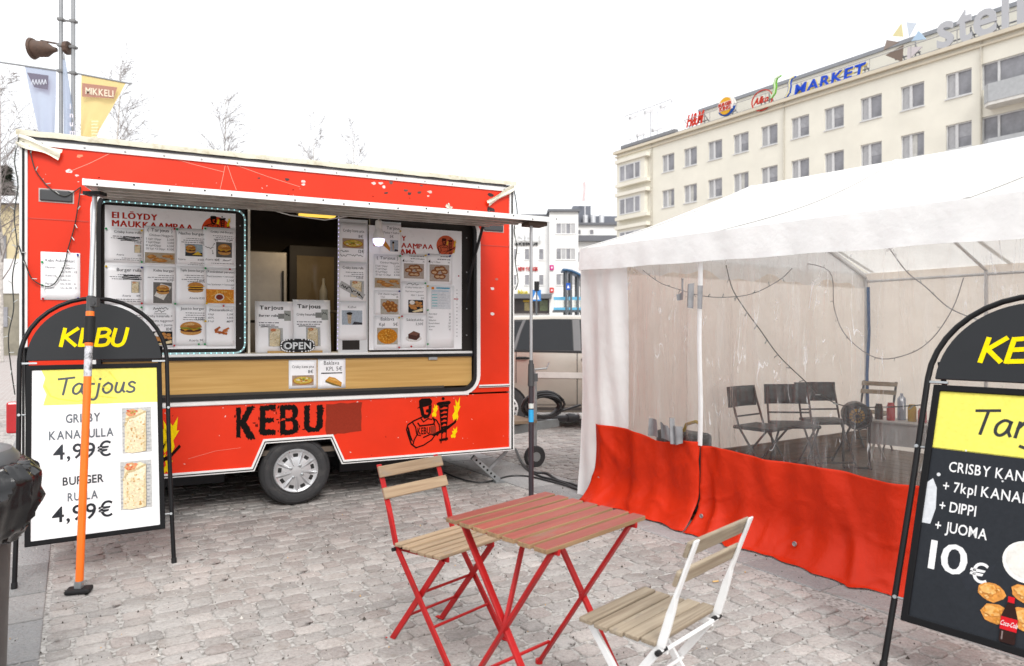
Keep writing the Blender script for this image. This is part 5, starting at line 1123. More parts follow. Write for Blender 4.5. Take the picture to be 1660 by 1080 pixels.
# ================================================================= LITTER BIN
bin_ = thing('litter_bin', 'dark round litter bin with black bag folded over its rim', 'litter bin', (-2.03, 2.42, 0))
q = MB(); q.lathe([(.001, .0), (.225, .0), (.232, .02), (.245, .5), (.256, .80), (.001, .80)], 40, caps=False); q.build('drum', mat('bin_brown', (.055, .048, .045), .5, 0, .15, 6, dirt=.3, dcol=(.14, .13, .12), ds=10), bin_, smooth=50)
def bagf(u, v):
    a = 2*math.pi*u; f_ = noise.noise(Vector((math.cos(a)*3.2, math.sin(a)*3.2, v*2.2)))+.55*noise.noise(Vector((math.cos(a)*8, math.sin(a)*8, v*4)))
    prof = [(.20, .90), (.255, .945), (.30, .94), (.335, .89), (.325, .80), (.30, .72), (.275, .68), (.262, .66)]
    t = v*(len(prof)-1); i = min(int(t), len(prof)-2); r_ = prof[i][0]+(prof[i+1][0]-prof[i][0])*(t-i); z = prof[i][1]+(prof[i+1][1]-prof[i][1])*(t-i)
    r_ += .020*(1-min(1, abs(noise.noise(Vector((math.cos(a)*5+v, math.sin(a)*5, v*3.5))))*5))*min(1, v*3); r_ += .035*f_*min(1, v*2.2)*(1-.5*v); return (r_*math.cos(a), r_*math.sin(a), z+.028*f_*(.4+.6*v)+(.03*noise.noise(Vector((math.cos(a)*2, math.sin(a)*2, 5))))*v)
q = MB(); q.grid(bagf, 180, 40); q.build('plastic_bag', mat('bag_black', (.006, .006, .007), .17, 0, .2, 10, .22, 18), bin_, smooth=True, fix=False)
q = MB(); q.lathe([(.285, .86), (.296, .90), (.292, .96), (.27, .985), (.22, .992), (.17, .975), (.15, .95), (.14, .90)], 40, (-.02, 0, 0), caps=False); q.build('lid_ring', mat('bin_grey', (.085, .09, .095), .4, 0, .08, 6), bin_, smooth=True)
D = Draw(1, 1); q = MB(); q.grid(lambda u, v: (.2535*math.cos(-.30+.16*u), .2535*math.sin(-.30+.16*u), .30+.14*v+.02*u), 4, 2); q.build('sticker', M_PAPER, bin_, fix=False)

# ================================================================= BISTRO SET
M_SLAT = wood('weathered_slat', (.37, .27, .175), (.25, .17, .105), 1, 1., .65, (.23, .19, .15), .55)
M_SLATG = wood('grey_slat', (.34, .28, .205), (.215, .165, .115), 1, 1., .7, (.16, .14, .12), .56)
M_RFRM = mat('red_steel', (.40, .011, .012), .42, 0, .14, 9, .1, 40, .6, (.16, .02, .015), 14, .56, spec=.3)
M_WFRM = mat('white_steel', (.76, .76, .76), .35, 0, .05, 9)
def slat(L_, w, th):                        # rounded plank along y
    q = MB(); q.box((0, 0, 0), (w, L_, th)); return q
def make_chair(label, loc, ang, slm, frm, nsl):
    t = thing('bistro_chair', label, 'chair', loc, (0, 0, ang))
    hw = .178
    for s_ in (-1, 1):                      # long frame: front foot, seat rear, twisting into the back upright
        y = s_*hw
        q = MB(); q.bar((.185, y, .004), (-.150, y, .445), .012, .026, (1, 0, .6))
        P = [(-.150, .445, .012, .028), (-.168, .50, .012, .028), (-.186, .56, .016, .024), (-.202, .61, .026, .010), (-.236, .70, .026, .008), (-.272, .795, .026, .008)]
        vs = []
        for x, z, wy, wx_ in P:
            for i, j in ((-1, -1), (1, -1), (1, 1), (-1, 1)): vs.append((x+i*wx_/2, y+j*wy/2, z))
        q.add(vs, [(k*4+i, k*4+(i+1) % 4, (k+1)*4+(i+1) % 4, (k+1)*4+i) for k in range(len(P)-1) for i in range(4)]+[(0, 3, 2, 1), (20, 21, 22, 23)])
        q.box((.19, y, .004), (.05, .022, .006)); q.build('back_leg', frm, t, bevel=.002)
        y2 = s_*(hw-.022)
        q = MB(); q.bar((-.205, y2, .004), (.128, y2, .430), .012, .026, (1, 0, -.6)); q.box((-.215, y2, .004), (.05, .022, .006)); q.build('front_leg', frm, t, bevel=.002)
        q = MB(); q.bar((-.155, s_*(hw-.035), .425), (.15, s_*(hw-.035), .436), .010, .024, (0, 0, 1)); q.build('seat_rail', frm, t, bevel=.002)
        q = MB(); q.cyl((-.15, y-s_*.03, .432), (-.15, y+s_*.022, .432), .009, 8); q.build('pivot', M_RUB, t)
    for x_, z_, i_ in ((-.105, .135, .022), (.085, .14, 0), (-.02, .255, 0), (-.152, .43, 0)): q = MB(); q.cyl((x_, -hw+i_, z_), (x_, hw-i_, z_), .0065, 8); q.build('stretcher', frm, t, smooth=40)
    dp = .30; sw = dp/nsl
    sm_ = slat(.392, sw-.009, .016).mesh('slat', slm)
    for k in range(nsl):
        o = bpy.data.objects.new('seat_slat', sm_); COL.objects.link(o); o.parent = t
        x = -.145+sw*(k+.5); o.location = (x, 0, .452+.004*math.cos(k/nsl*6)); o.rotation_euler = (0, -.03, 0)
        b = o.modifiers.new('bevel', 'BEVEL'); b.width = .004; b.segments = 2
    for z, x, in ((.765, -.257), (.672, -.222)):
        q = MB(); q.box((0, 0, 0), (.014, .395, .052)); q.build('back_slat', slm, t, bevel=.004, loc=(x+.009, 0, z), rot=(0, -.36, 0))
    return t
make_chair('wooden folding chair with red frame left of the table', Vector((-.290, 3.195, 0)), R(-40.5), M_SLAT, M_RFRM, 6)
make_chair('weathered folding chair with white frame in front of the tent', Vector((.465, 2.368, 0)), R(136.5), M_SLATG, M_WFRM, 5)
M_TTOP = wood('red_table_slat', (.275, .056, .036), (.22, .036, .022), 0, .6, .5, (.19, .10, .06), .57)
M_TEDGE = wood('bare_edge', (.36, .23, .12), (.22, .13, .07), 0, 1., .6)
table = thing('bistro_table', 'red slatted folding table between the two chairs', 'table', (.129, 2.666, 0), (0, 0, .770))
TZ = .705
q = MB(); NS = 7; sw = .54/NS; q.box((0, 0, 0), (.55, sw-.018, .018)); me = q.mesh('slat', [M_TEDGE, M_TTOP]); 
for p in me.polygons: p.material_index = 1 if p.normal.z > .5 else 0
def tilt_z(x, y): return x*.022+y*.014
for k in range(NS):
    o = bpy.data.objects.new('table_slat', me); COL.objects.link(o); o.parent = table; y = -.27+sw*(k+.5); o.location = (rng.uniform(-.002, .002), y, TZ-.009+tilt_z(0, y)); o.rotation_euler = (0, -.022, rng.uniform(-.003, .003))
    b = o.modifiers.new('bevel', 'BEVEL'); b.width = .003; b.segments = 2
for sx in (-1, 1):
    x = sx*.215; zz_ = TZ-.028+tilt_z(x, 0)
    q = MB(); q.bar((x, -.262, zz_), (x, .262, zz_), .012, .022, (0, 0, 1)); q.build('top_rail', M_RFRM, table, bevel=.002)
    for sy in (-1, 1):
        xo = x+.007*sy
        q = MB(); q.bar((xo, -sy*.235, .006), (xo, sy*.235, zz_-.004), .013, .026, (1, 0, 0)); q.lathe([(.001, 0), (.016, 0), (.016, .02)], 8, (xo, -sy*.235, 0)); q.build('leg', M_RFRM, table, bevel=.002)
    q = MB(); q.cyl((x-.015, 0, .352), (x+.015, 0, .352), .010, 10); q.build('pivot', M_RFRM, table)
for y_ in (-.18, .18): q = MB(); q.cyl((-.21, y_, .11), (.21, y_, .11), .007, 8); q.build('stretcher', M_RFRM, table, smooth=40)
q = MB(); q.bar((-.215, .0, .352), (-.05, .05, TZ-.03), .012, .02); q.build('brace', M_RFRM, table)

# ================================================================= TENT
def pvc(name, col, tr_, crease=0.):
    m = bpy.data.materials.new(name); m.use_nodes = True; n = m.node_tree.nodes; L = m.node_tree.links; b = n['Principled BSDF']; out = n['Material Output']
    t = n.new('ShaderNodeTexCoord'); nn = n.new('ShaderNodeTexNoise'); nn.inputs['Scale'].default_value = 3; nn.inputs['Detail'].default_value = 5; L.new(t.outputs['Object'], nn.inputs['Vector'])
    mr = n.new('ShaderNodeMapRange'); mr.inputs[1].default_value = .3; mr.inputs[2].default_value = .7; mr.inputs[3].default_value = .94; mr.inputs[4].default_value = 1.03; L.new(nn.outputs[0], mr.inputs[0])
    mm = n.new('ShaderNodeMix'); mm.data_type = 'RGBA'; mm.blend_type = 'MULTIPLY'; mm.inputs[0].default_value = 1; mm.inputs[6].default_value = (*col, 1); L.new(mr.outputs[0], mm.inputs[7])
    L.new(mm.outputs[2], b.inputs['Base Color']); b.inputs['Roughness'].default_value = .45; b.inputs['Specular IOR Level'].default_value = .22
    bn = n.new('ShaderNodeTexNoise'); bn.inputs['Scale'].default_value = 7; bn.inputs['Detail'].default_value = 4; L.new(t.outputs['Object'], bn.inputs['Vector'])
    bp = n.new('ShaderNodeBump'); bp.inputs['Strength'].default_value = .18; bp.inputs['Distance'].default_value = .05; hgt = bn.outputs[0]
    if crease:
        mp = n.new('ShaderNodeMapping'); mp.inputs['Rotation'].default_value = (0, .5, 0); mp.inputs['Scale'].default_value = (1.5, 1, .8); L.new(t.outputs['Object'], mp.inputs['Vector'])
        for sc_, am in ((3.2, crease), (8.5, crease*.35)):
            rn = n.new('ShaderNodeTexNoise'); rn.inputs['Scale'].default_value = sc_; rn.inputs['Detail'].default_value = 1.5; rn.inputs['Distortion'].default_value = .5; L.new(mp.outputs[0], rn.inputs['Vector'])
            r1 = n.new('ShaderNodeMath'); r1.operation = 'SUBTRACT'; r1.inputs[1].default_value = .5; L.new(rn.outputs[0], r1.inputs[0]); r2 = n.new('ShaderNodeMath'); r2.operation = 'ABSOLUTE'; L.new(r1.outputs[0], r2.inputs[0])
            r3 = n.new('ShaderNodeMath'); r3.operation = 'MULTIPLY_ADD'; r3.inputs[1].default_value = -am; L.new(r2.outputs[0], r3.inputs[0]); L.new(hgt, r3.inputs[2]); hgt = r3.outputs[0]
        bp.inputs['Strength'].default_value = .16+.5*min(crease, .75)
    L.new(hgt, bp.inputs['Height']); L.new(bp.outputs[0], b.inputs['Normal'])
    tl = n.new('ShaderNodeBsdfTranslucent'); L.new(mm.outputs[2], tl.inputs[0]); ms = n.new('ShaderNodeMixShader'); ms.inputs[0].default_value = tr_
    L.new(b.outputs[0], ms.inputs[1]); L.new(tl.outputs[0], ms.inputs[2]); L.new(ms.outputs[0], out.inputs['Surface'])
    return m
M_PVC = pvc('white_pvc', (.93, .93, .93), .26, .12); M_TROOF = pvc('roof_pvc', (.92, .91, .88), .36, .25); M_RPVC = pvc('red_pvc', (.68, .032, .006), .2, .38)
M_INPVC = pvc('inner_pvc', (.90, .82, .735), .55, .2)
def clear_pvc():
    m = bpy.data.materials.new('clear_pvc'); m.use_nodes = True; n = m.node_tree.nodes; L = m.node_tree.links; out = n['Material Output']; n.remove(n['Principled BSDF'])
    t = n.new('ShaderNodeTexCoord'); mp = n.new('ShaderNodeMapping'); mp.inputs['Scale'].default_value = (5, 1, .55); L.new(t.outputs['Object'], mp.inputs['Vector'])
    nn = n.new('ShaderNodeTexNoise'); nn.inputs['Scale'].default_value = 2.6; nn.inputs['Detail'].default_value = 6; nn.inputs['Roughness'].default_value = .55; nn.inputs['Distortion'].default_value = .8; L.new(mp.outputs[0], nn.inputs['Vector'])
    n2 = n.new('ShaderNodeTexNoise'); n2.inputs['Scale'].default_value = 11; n2.inputs['Detail'].default_value = 3; n2.inputs['Distortion'].default_value = 1.5; L.new(t.outputs['Object'], n2.inputs['Vector'])
    ad = n.new('ShaderNodeMath'); ad.operation = 'MULTIPLY_ADD'; ad.inputs[1].default_value = .22; L.new(n2.outputs[0], ad.inputs[0]); L.new(nn.outputs[0], ad.inputs[2])
    bp = n.new('ShaderNodeBump'); bp.inputs['Strength'].default_value = .6; bp.inputs['Distance'].default_value = .08
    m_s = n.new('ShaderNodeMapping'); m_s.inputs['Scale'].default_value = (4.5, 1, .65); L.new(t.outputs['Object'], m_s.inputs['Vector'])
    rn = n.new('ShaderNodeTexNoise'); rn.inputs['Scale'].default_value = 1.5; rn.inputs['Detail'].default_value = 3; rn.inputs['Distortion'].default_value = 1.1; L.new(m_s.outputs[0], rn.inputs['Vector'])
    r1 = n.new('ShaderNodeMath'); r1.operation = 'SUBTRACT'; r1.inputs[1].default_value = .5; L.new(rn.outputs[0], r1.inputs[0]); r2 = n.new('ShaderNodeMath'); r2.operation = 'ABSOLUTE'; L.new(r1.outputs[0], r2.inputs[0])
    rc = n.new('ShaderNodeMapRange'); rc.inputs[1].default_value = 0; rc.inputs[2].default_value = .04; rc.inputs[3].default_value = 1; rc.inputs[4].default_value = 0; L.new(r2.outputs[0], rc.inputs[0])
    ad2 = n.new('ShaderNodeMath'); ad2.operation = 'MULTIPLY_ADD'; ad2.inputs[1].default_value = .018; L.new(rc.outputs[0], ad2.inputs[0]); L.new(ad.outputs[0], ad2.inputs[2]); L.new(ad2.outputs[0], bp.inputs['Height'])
    gl = n.new('ShaderNodeBsdfGlossy'); gl.inputs['Roughness'].default_value = .07; gl.inputs[0].default_value = (1, 1, 1, 1); L.new(bp.outputs[0], gl.inputs['Normal'])
    tr_ = n.new('ShaderNodeBsdfTransparent'); tr_.inputs[0].default_value = (.955, .95, .945, 1)
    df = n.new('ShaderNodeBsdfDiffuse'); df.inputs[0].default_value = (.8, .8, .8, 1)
    fr_ = n.new('ShaderNodeFresnel'); fr_.inputs['IOR'].default_value = 1.5; L.new(bp.outputs[0], fr_.inputs['Normal'])
    # milky plastic; vertical highlights and white crease glints painted into the colour
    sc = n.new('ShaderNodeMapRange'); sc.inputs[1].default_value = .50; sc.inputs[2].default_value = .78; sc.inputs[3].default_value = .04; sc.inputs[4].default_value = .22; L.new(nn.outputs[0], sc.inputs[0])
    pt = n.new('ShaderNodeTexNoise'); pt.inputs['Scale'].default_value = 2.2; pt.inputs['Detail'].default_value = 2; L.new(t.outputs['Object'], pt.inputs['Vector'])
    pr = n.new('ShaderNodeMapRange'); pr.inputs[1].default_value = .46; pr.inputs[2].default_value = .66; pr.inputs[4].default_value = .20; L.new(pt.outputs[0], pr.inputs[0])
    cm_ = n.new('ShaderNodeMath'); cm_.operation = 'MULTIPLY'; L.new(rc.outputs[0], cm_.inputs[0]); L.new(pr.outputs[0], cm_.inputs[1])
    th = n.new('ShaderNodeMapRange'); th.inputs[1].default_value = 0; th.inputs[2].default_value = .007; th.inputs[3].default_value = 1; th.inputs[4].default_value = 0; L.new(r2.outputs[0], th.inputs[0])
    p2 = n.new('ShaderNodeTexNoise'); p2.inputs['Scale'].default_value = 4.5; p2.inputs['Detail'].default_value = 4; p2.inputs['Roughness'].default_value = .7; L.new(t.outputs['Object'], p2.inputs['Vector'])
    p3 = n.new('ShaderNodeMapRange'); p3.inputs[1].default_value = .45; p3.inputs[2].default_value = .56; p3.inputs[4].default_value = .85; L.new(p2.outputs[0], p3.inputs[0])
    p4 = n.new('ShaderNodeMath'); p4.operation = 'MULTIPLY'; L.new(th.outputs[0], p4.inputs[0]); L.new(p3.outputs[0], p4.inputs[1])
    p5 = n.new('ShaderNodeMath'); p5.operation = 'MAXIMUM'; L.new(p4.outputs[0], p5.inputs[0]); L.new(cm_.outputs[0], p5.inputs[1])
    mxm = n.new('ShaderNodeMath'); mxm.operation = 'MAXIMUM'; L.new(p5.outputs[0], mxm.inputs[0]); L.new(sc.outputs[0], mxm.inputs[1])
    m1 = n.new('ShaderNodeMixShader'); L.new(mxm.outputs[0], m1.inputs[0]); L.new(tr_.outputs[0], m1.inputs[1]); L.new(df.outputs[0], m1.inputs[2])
    m2 = n.new('ShaderNodeMixShader'); L.new(fr_.outputs[0], m2.inputs[0]); L.new(m1.outputs[0], m2.inputs[1]); L.new(gl.outputs[0], m2.inputs[2]); L.new(m2.outputs[0], out.inputs['Surface'])
    return m
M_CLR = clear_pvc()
M_POLE = mat('tent_pole', (.62, .62, .63), .4, .4, .08, 12)
tent = thing('market_tent', 'white market tent with clear plastic walls and red skirt', 'tent', TE.o, (0, 0, TE.a))
TLn, TW, EZ = 6.2, 4.4, 1.98
SP = TE.lp(1140, 560)[0]                   # the post between the two wall sheets
def val_z(x): return 1.945-.028*x
# roof: two slopes with a soft sag, gable ends, scalloped valance
RZ = 2.93
def roof_pt(u, v):                          # v 0 = front eave, .5 = ridge, 1 = back eave
    x = .035+u*(TLn-.005); k = 1-abs(v-.5)*2; y = -.06+v*(TW+.12)
    z = 2.13-.018*x+(RZ-2.13-.008*x)*k-.07*math.sin(k*math.pi)*(.6+.4*math.sin(u*math.pi*6)**2)
    return (x, y, z)
q = MB(); q.grid(roof_pt, 72, 40); rf = q.build('roof', M_TROOF, tent, smooth=True, fix=False)
for x in (0.08, 1.56, 3.1, 4.65):          # welded seams of the roof sheet
    u = (x-.035)/(TLn-.005); q = MB(); q.grid(lambda a, v: tuple(Vector(roof_pt(u+(a-.5)*.008, v))+Vector((0, 0, .006))), 2, 40); q.build('weld_seam', pvc('seam_pvc', (.78, .78, .77), .2) if x < .1 else bpy.data.materials['seam_pvc'], rf, smooth=True, fix=False)
for x in (.04, TLn): q = MB(); q.add([(x, 0, 2.10), (x, TW, 2.10), (x, TW/2, RZ-.01)], [(0, 1, 2)]); q.build('gable', M_PVC, tent, fix=False)
def valf(u, v):
    x = .035+u*(TLn-.005); z1 = 2.13-.018*x; z0 = val_z(x)+.003*math.sin(x*9)-.004
    return (x, -.062-.012*v*(1+.4*math.sin(x*23)+.4*math.sin(x*7)), z1+(z0-z1)*v)
q = MB(); q.grid(valf, 160, 6); q.build('valance', M_PVC, tent, smooth=True, fix=False)
def valg(u, v): y = -.062+u*(TW+.124); return (.03-.012*v, y, 2.13+(1.94-2.13)*v)
q = MB(); q.grid(valg, 30, 4); q.build('valance', M_PVC, tent, smooth=True, fix=False)
# walls seen from inside: gable wall and back wall
def fold(u, v, n, a): return a*(math.sin(u*n)*.6+math.sin(u*n*2.3+1)*.4)*(.3+.7*(1-v))
q = MB(); q.grid(lambda u, v: (.02+fold(u, v, 24, .012), u*TW, .02+v*2.08), 60, 8); q.build('side_wall', M_INPVC, tent, smooth=True, fix=False)
q = MB(); q.grid(lambda u, v: (u*TLn, TW+fold(u, v, 40, .02), .02+v*2.1), 90, 8); q.build('back_wall', M_INPVC, tent, smooth=True, fix=False)
q = MB(); q.grid(lambda u, v: (TLn+fold(u, v, 24, .012), u*TW, .02+v*2.08), 30, 6); q.build('side_wall', M_INPVC, tent, smooth=True, fix=False)
# front wall
X1 = TE.lp(1020, 560)[0]
def wall_y(x, z):                           # wrinkles of the hanging sheet
    s_ = .010*math.sin(x*13+1.2*math.sin(z*2.2))+.006*math.sin(x*31+z*3)+.010*noise.noise(Vector((x*3, z*1.3, 2)))
    d_ = x-SP; s_ += -.03*math.exp(-(d_/.10)**2)*0+.014*math.sin(d_*26/(1+.6*z))*math.exp(-abs(d_)*1.6)
    return -.012+s_
xs = TE.lp(972, 740)[0]
q = MB(); q.grid(lambda u, v: (u*(xs+.02), wall_y(u*xs, v*2)*.9-.05*(1-v)**4-.004, .0+v*2.06), 16, 30); q.build('wall_sheet', M_PVC, tent, smooth=True, fix=False)
q = MB(); q.grid(lambda u, v: (xs+u*(X1-xs), wall_y(xs+u*(X1-xs), .6+v*1.4)-.005, .60+v*1.46), 16, 30); q.build('wall_sheet', M_PVC, tent, smooth=True, fix=False)
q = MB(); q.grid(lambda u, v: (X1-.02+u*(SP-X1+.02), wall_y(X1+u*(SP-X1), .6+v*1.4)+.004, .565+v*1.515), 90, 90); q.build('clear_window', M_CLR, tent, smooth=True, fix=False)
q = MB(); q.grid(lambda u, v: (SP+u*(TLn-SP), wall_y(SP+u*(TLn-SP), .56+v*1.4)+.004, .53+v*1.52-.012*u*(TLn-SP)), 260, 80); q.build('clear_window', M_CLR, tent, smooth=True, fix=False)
q = MB(); q.grid(lambda u, v: (SP-.022+u*.044+.006*math.sin(v*9), -.035-.006*math.sin(u*3.14), .60+v*1.46), 4, 24); q.build('welt_strip', M_PVC, tent, smooth=True, fix=False)
def skirt(x0, x1, topz, seed, droop=0.):
    def f(u, v):
        x = x0+u*(x1-x0); z = v*topz(u); t = 1-v
        y = wall_y(x, z)-.026-.20*max(0, t-.55)**2/.2*(.75+.45*noise.noise(Vector((x*1.6, seed, 0))))
        y += .050*noise.noise(Vector((x*2.1, z*2.6, seed)))*(.12+t)+.022*noise.noise(Vector((x*6, z*5, seed+3)))*t
        y -= .008*math.sin(x*16+z*4)*(1-t)
        y -= .030*max(0, 1-abs(noise.noise(Vector((x*1.9+z*.8, z*1.6, seed+7))))*7)*(.25+t)*.9
        y -= .012*max(0, 1-abs(noise.noise(Vector((x*4.3-z*2, z*4, seed+11))))*8)*t
        zz_ = z+.03*noise.noise(Vector((x*2.2, seed, 4)))*t
        if t > .86: zz_ = max(zz_, .012+.02*abs(noise.noise(Vector((x*4, seed, 9)))))
        return (x, y, zz_)
    q = MB(); q.grid(f, int((x1-x0)*60), 44); o = q.build('skirt', M_RPVC, tent, smooth=True, fix=False)
    sm = o.modifiers.new('thickness', 'SOLIDIFY'); sm.thickness = .002
    return o
sag = lambda u: .635-.05*math.exp(-((u-.66)/.16)**2)-.01*u
sk = skirt(xs, SP-.004, sag, 1.3); s2 = skirt(SP+.004, TLn, lambda u: .600-.05*u+.008*math.sin(u*40), 4.1)
q = MB()
for px, py, par in ((973, 775, 0), (1140, 836, 0), (1291, 881, 1)):
    x, z = TE.lp(px, py, -.06); q.lathe([(.007, -.004), (.014, -.006), (.016, 0)], 12, (x, -.078, z), 'y')
q.build('eyelets', M_GALV, tent)['kind'] = 'stuff'
# frame: poles, eaves and rafters
for x in (.05, SP, 3.2, 4.7, TLn-.05):
    for y in (.04, TW-.05):
        if y < 1 and x in (3.2, SP): continue
        q = MB(); q.cyl((x, y, 0), (x, y, 2.06), .019, 12); q.build('pole', M_POLE, tent, smooth=40)
    q = MB(); q.cyl((x, .04, 2.06), (x, TW/2, RZ-.07), .016, 10); q.cyl((x, TW-.05, 2.06), (x, TW/2, RZ-.07), .016, 10); q.build('rafter', M_POLE, tent, smooth=40)
for y, z in ((.04, 2.06), (TW-.05, 2.02), (TW/2, RZ-.07)):
    q = MB(); q.cyl((.05, y, z), (TLn-.05, y, z), .016, 10); q.build('purlin', M_POLE, tent, smooth=40)
q = MB(); q.b2(.06, .09, .1, TW-.1, 0.0, .24); q.build('base_board', wood('base_plank', (.20, .12, .07), (.10, .055, .03), 1, .6), tent)
q = MB(); q.tube([(.10, TW-.09, .3), (.09, TW-.10, .9), (.11, TW-.09, 1.4), (.10, TW-.09, 1.95)], .018, 8); q.build('corner_strap', mat('strap_blue', (.05, .13, .30), .6), tent, smooth=True)
# floor boards inside
M_BRD = wood('tent_floor', (.135, .090, .062), (.075, .048, .032), 1, .5, .5)
y = .12; k = 0
while y < TW-.1:
    q = MB(); q.b2(.1, TLn-.1, y, y+.19, .008, .034); q.build('floor_board', wood('tent_floor_x', (.14, .092, .062), (.075, .048, .032), 0, .5, .45), tent, bevel=.003); y += .194
# duct tape patches
M_DUCT = mat('duct_tape', (.25, .25, .26), .5, .1, .2, 15)
def duct(label, quads, y=-.06):
    t = None
    for i, P in enumerate(quads):
        pts = [Vector((*TE.lp(*p, y),)) for p in P]; V = [Vector((p.x, y-.02*((k+i) % 3)/2, p.y)) for k, p in enumerate(pts)]
        q = MB(); a, b_, c, d = V; q.grid(lambda u, v: tuple((a.lerp(b_, u)).lerp(d.lerp(c, u), v)+Vector((0, .014*math.sin(u*5+i), .006*math.sin(v*6)))), 6, 5)
        o = q.build('tape_flap', M_DUCT, t, smooth=True, fix=False)
        if t is None: o.name = 'duct_tape'; t = tag(o, label, 'tape'); o.location = TE.o; o.rotation_euler = (0, 0, TE.a)
duct('grey duct tape flaps near the top of the tent window', [[(1096, 478), (1112, 470), (1112, 486), (1098, 487)], [(1104, 451), (1112, 452), (1108, 472), (1106, 470)], [(1116, 462), (1124, 459), (1124, 500), (1115, 498)], [(1131, 463), (1139, 463), (1139, 501), (1131, 500)]])
duct('grey duct tape patch holding the red skirt by the tent post', [[(1052, 678), (1068, 680), (1072, 708), (1050, 706)], [(1070, 684), (1086, 690), (1094, 716), (1072, 710)], [(1086, 676), (1092, 678), (1095, 720), (1088, 718)], [(1092, 690), (1106, 692), (1108, 718), (1095, 722)]], -.075)
# light strings behind the plastic
wire('light_string', 'dark fairy light string slanting across the tent window', [(1177, 430), (1188, 468), (1206, 500), (1232, 535), (1262, 575), (1296, 610), (1330, 640), (1370, 658), (1440, 660), (1500, 656)], .10, .0035, .11, TE)
wire('light_string', 'pale fairy light string curving along the tent back wall', [(1290, 425), (1345, 440), (1352, 500), (1372, 545), (1420, 580), (1470, 575), (1510, 550), (1545, 500), (1562, 450)], 3.2, .005, .16, TE, mat('wire_grey', (.30, .28, .29), .5))
wire('light_string', 'fairy light string hung under the tent roof behind the right sign', [(1440, 400), (1470, 440), (1500, 465), (1540, 500), (1590, 520)], 2.4, .005, .16, TE, MATS['wire_grey'])
wire('light_string', 'fairy light string dipping between tape flaps and tent post', [(1042, 438), (1070, 458), (1102, 470), (1140, 480), (1180, 482), (1220, 476), (1262, 455), (1285, 435)], .16, .003, .1, TE, MATS['wire_grey'])
# ---- things inside the tent
M_CHB = mat('chair_black', (.028, .025, .025), .4, 0, .2, 8); M_CHP = mat('chair_pad', (.022, .022, .024), .5, 0, .2, 12, .15, 60); M_CHR = mat('chair_tube', (.045, .022, .018), .35, .3, .2, 8)
def folding(label, x, y, rz):
    p = TE.M @ Vector((x, y, .035)); t = thing('folding_chair', label, 'folding chair', p, (0, 0, TE.a+rz), 'black folding chairs in the tent')
    for s_ in (-1, 1):
        q = MB(); q.tube([(.20, s_*.21, 0), (-.12, s_*.21, .46), (-.20, s_*.205, .72), (-.215, s_*.19, .82)], .011, 8); q.build('leg', M_CHR, t, smooth=40)
        q = MB(); q.tube([(-.22, s_*.185, 0), (.16, s_*.185, .45)], .011, 8); q.build('leg', M_CHR, t, smooth=40)
    q = MB(); q.grid(lambda u, v: (-.205-.02*v-.03*math.sin(u*3.14), -.22+u*.44, .64+v*.20), 10, 3); o = q.build('backrest', M_CHP, t, smooth=True, fix=False); sm = o.modifiers.new('thickness', 'SOLIDIFY'); sm.thickness = .025
    q = MB(); q.box((.0, 0, .455), (.40, .40, .035)); q.build('seat', M_CHP, t, bevel=.014)
    for x_, h_, z_ in ((-.19, .185, .04), (.17, .21, .05), (-.15, .205, .56)): q = MB(); q.cyl((x_, -h_, z_), (x_, h_, z_), .009, 8); q.build('stretcher', M_CHB, t, smooth=40)
    return t
def tfl(px, py): g = G(px, py, .035); l_ = TE.I @ g; return l_.x, l_.y
def tin(px, x):                             # local position on the floor under a photo column
    k = (px-830)/F; return x, (k*(TE.o.y-.835*x)-TE.o.x-.55*x)/(.835-k*.55)
x, y = tin(1236, .45); folding('black folding chair nearest the tent post', x, y, R(5))
x, y = tin(1287, .5); folding('black folding chair in the middle of the three in the tent', x, y, R(-38))
x, y = tin(1340, .5); folding('black folding chair farthest right of the three, beside the heater', x, y, R(-28))
x, y = tin(1388, .75); p = TE.M @ Vector((x, y, .035))
ht = thing('fan_heater', 'round black heater with glowing yellow centre in the tent corner', 'heater', p, (0, 0, -.35))
q = MB(); q.lathe([(.125, -.10), (.135, -.08), (.135, .12), (.11, .15), (.001, .15)], 28, (0, 0, .53), 'y', False); q.build('drum', M_CHB, ht, smooth=40)
q = MB(); q.lathe([(.075, -.05), (.07, -.07), (.001, -.075)], 24, (0, 0, .53), 'y', False); q.build('reflector', mat('heater_yellow', (.62, .34, .03), .4, .3), ht, smooth=True)
q = MB()
for r_ in (.04, .08, .115, .135): q.tube([(r_*math.cos(R(a)), -.105, .53+r_*math.sin(R(a))) for a in range(0, 360, 20)], .004, 5, True)
for a in range(0, 180, 30): c_, s_ = math.cos(R(a))*.135, math.sin(R(a))*.135; q.cyl((-c_, -.105, .53-s_), (c_, -.105, .53+s_), .004, 5)
q.build('grille', M_CHB, ht)
q = MB(); q.tube([(-.12, -.12, .01), (-.12, .0, .03), (-.12, 0, .46)], .012, 6); q.tube([(.12, -.12, .01), (.12, .0, .03), (.12, 0, .46)], .012, 6); q.bar((-.12, -.10, .015), (.12, -.10, .015), .02, .02); q.build('stand', M_CHB, ht)
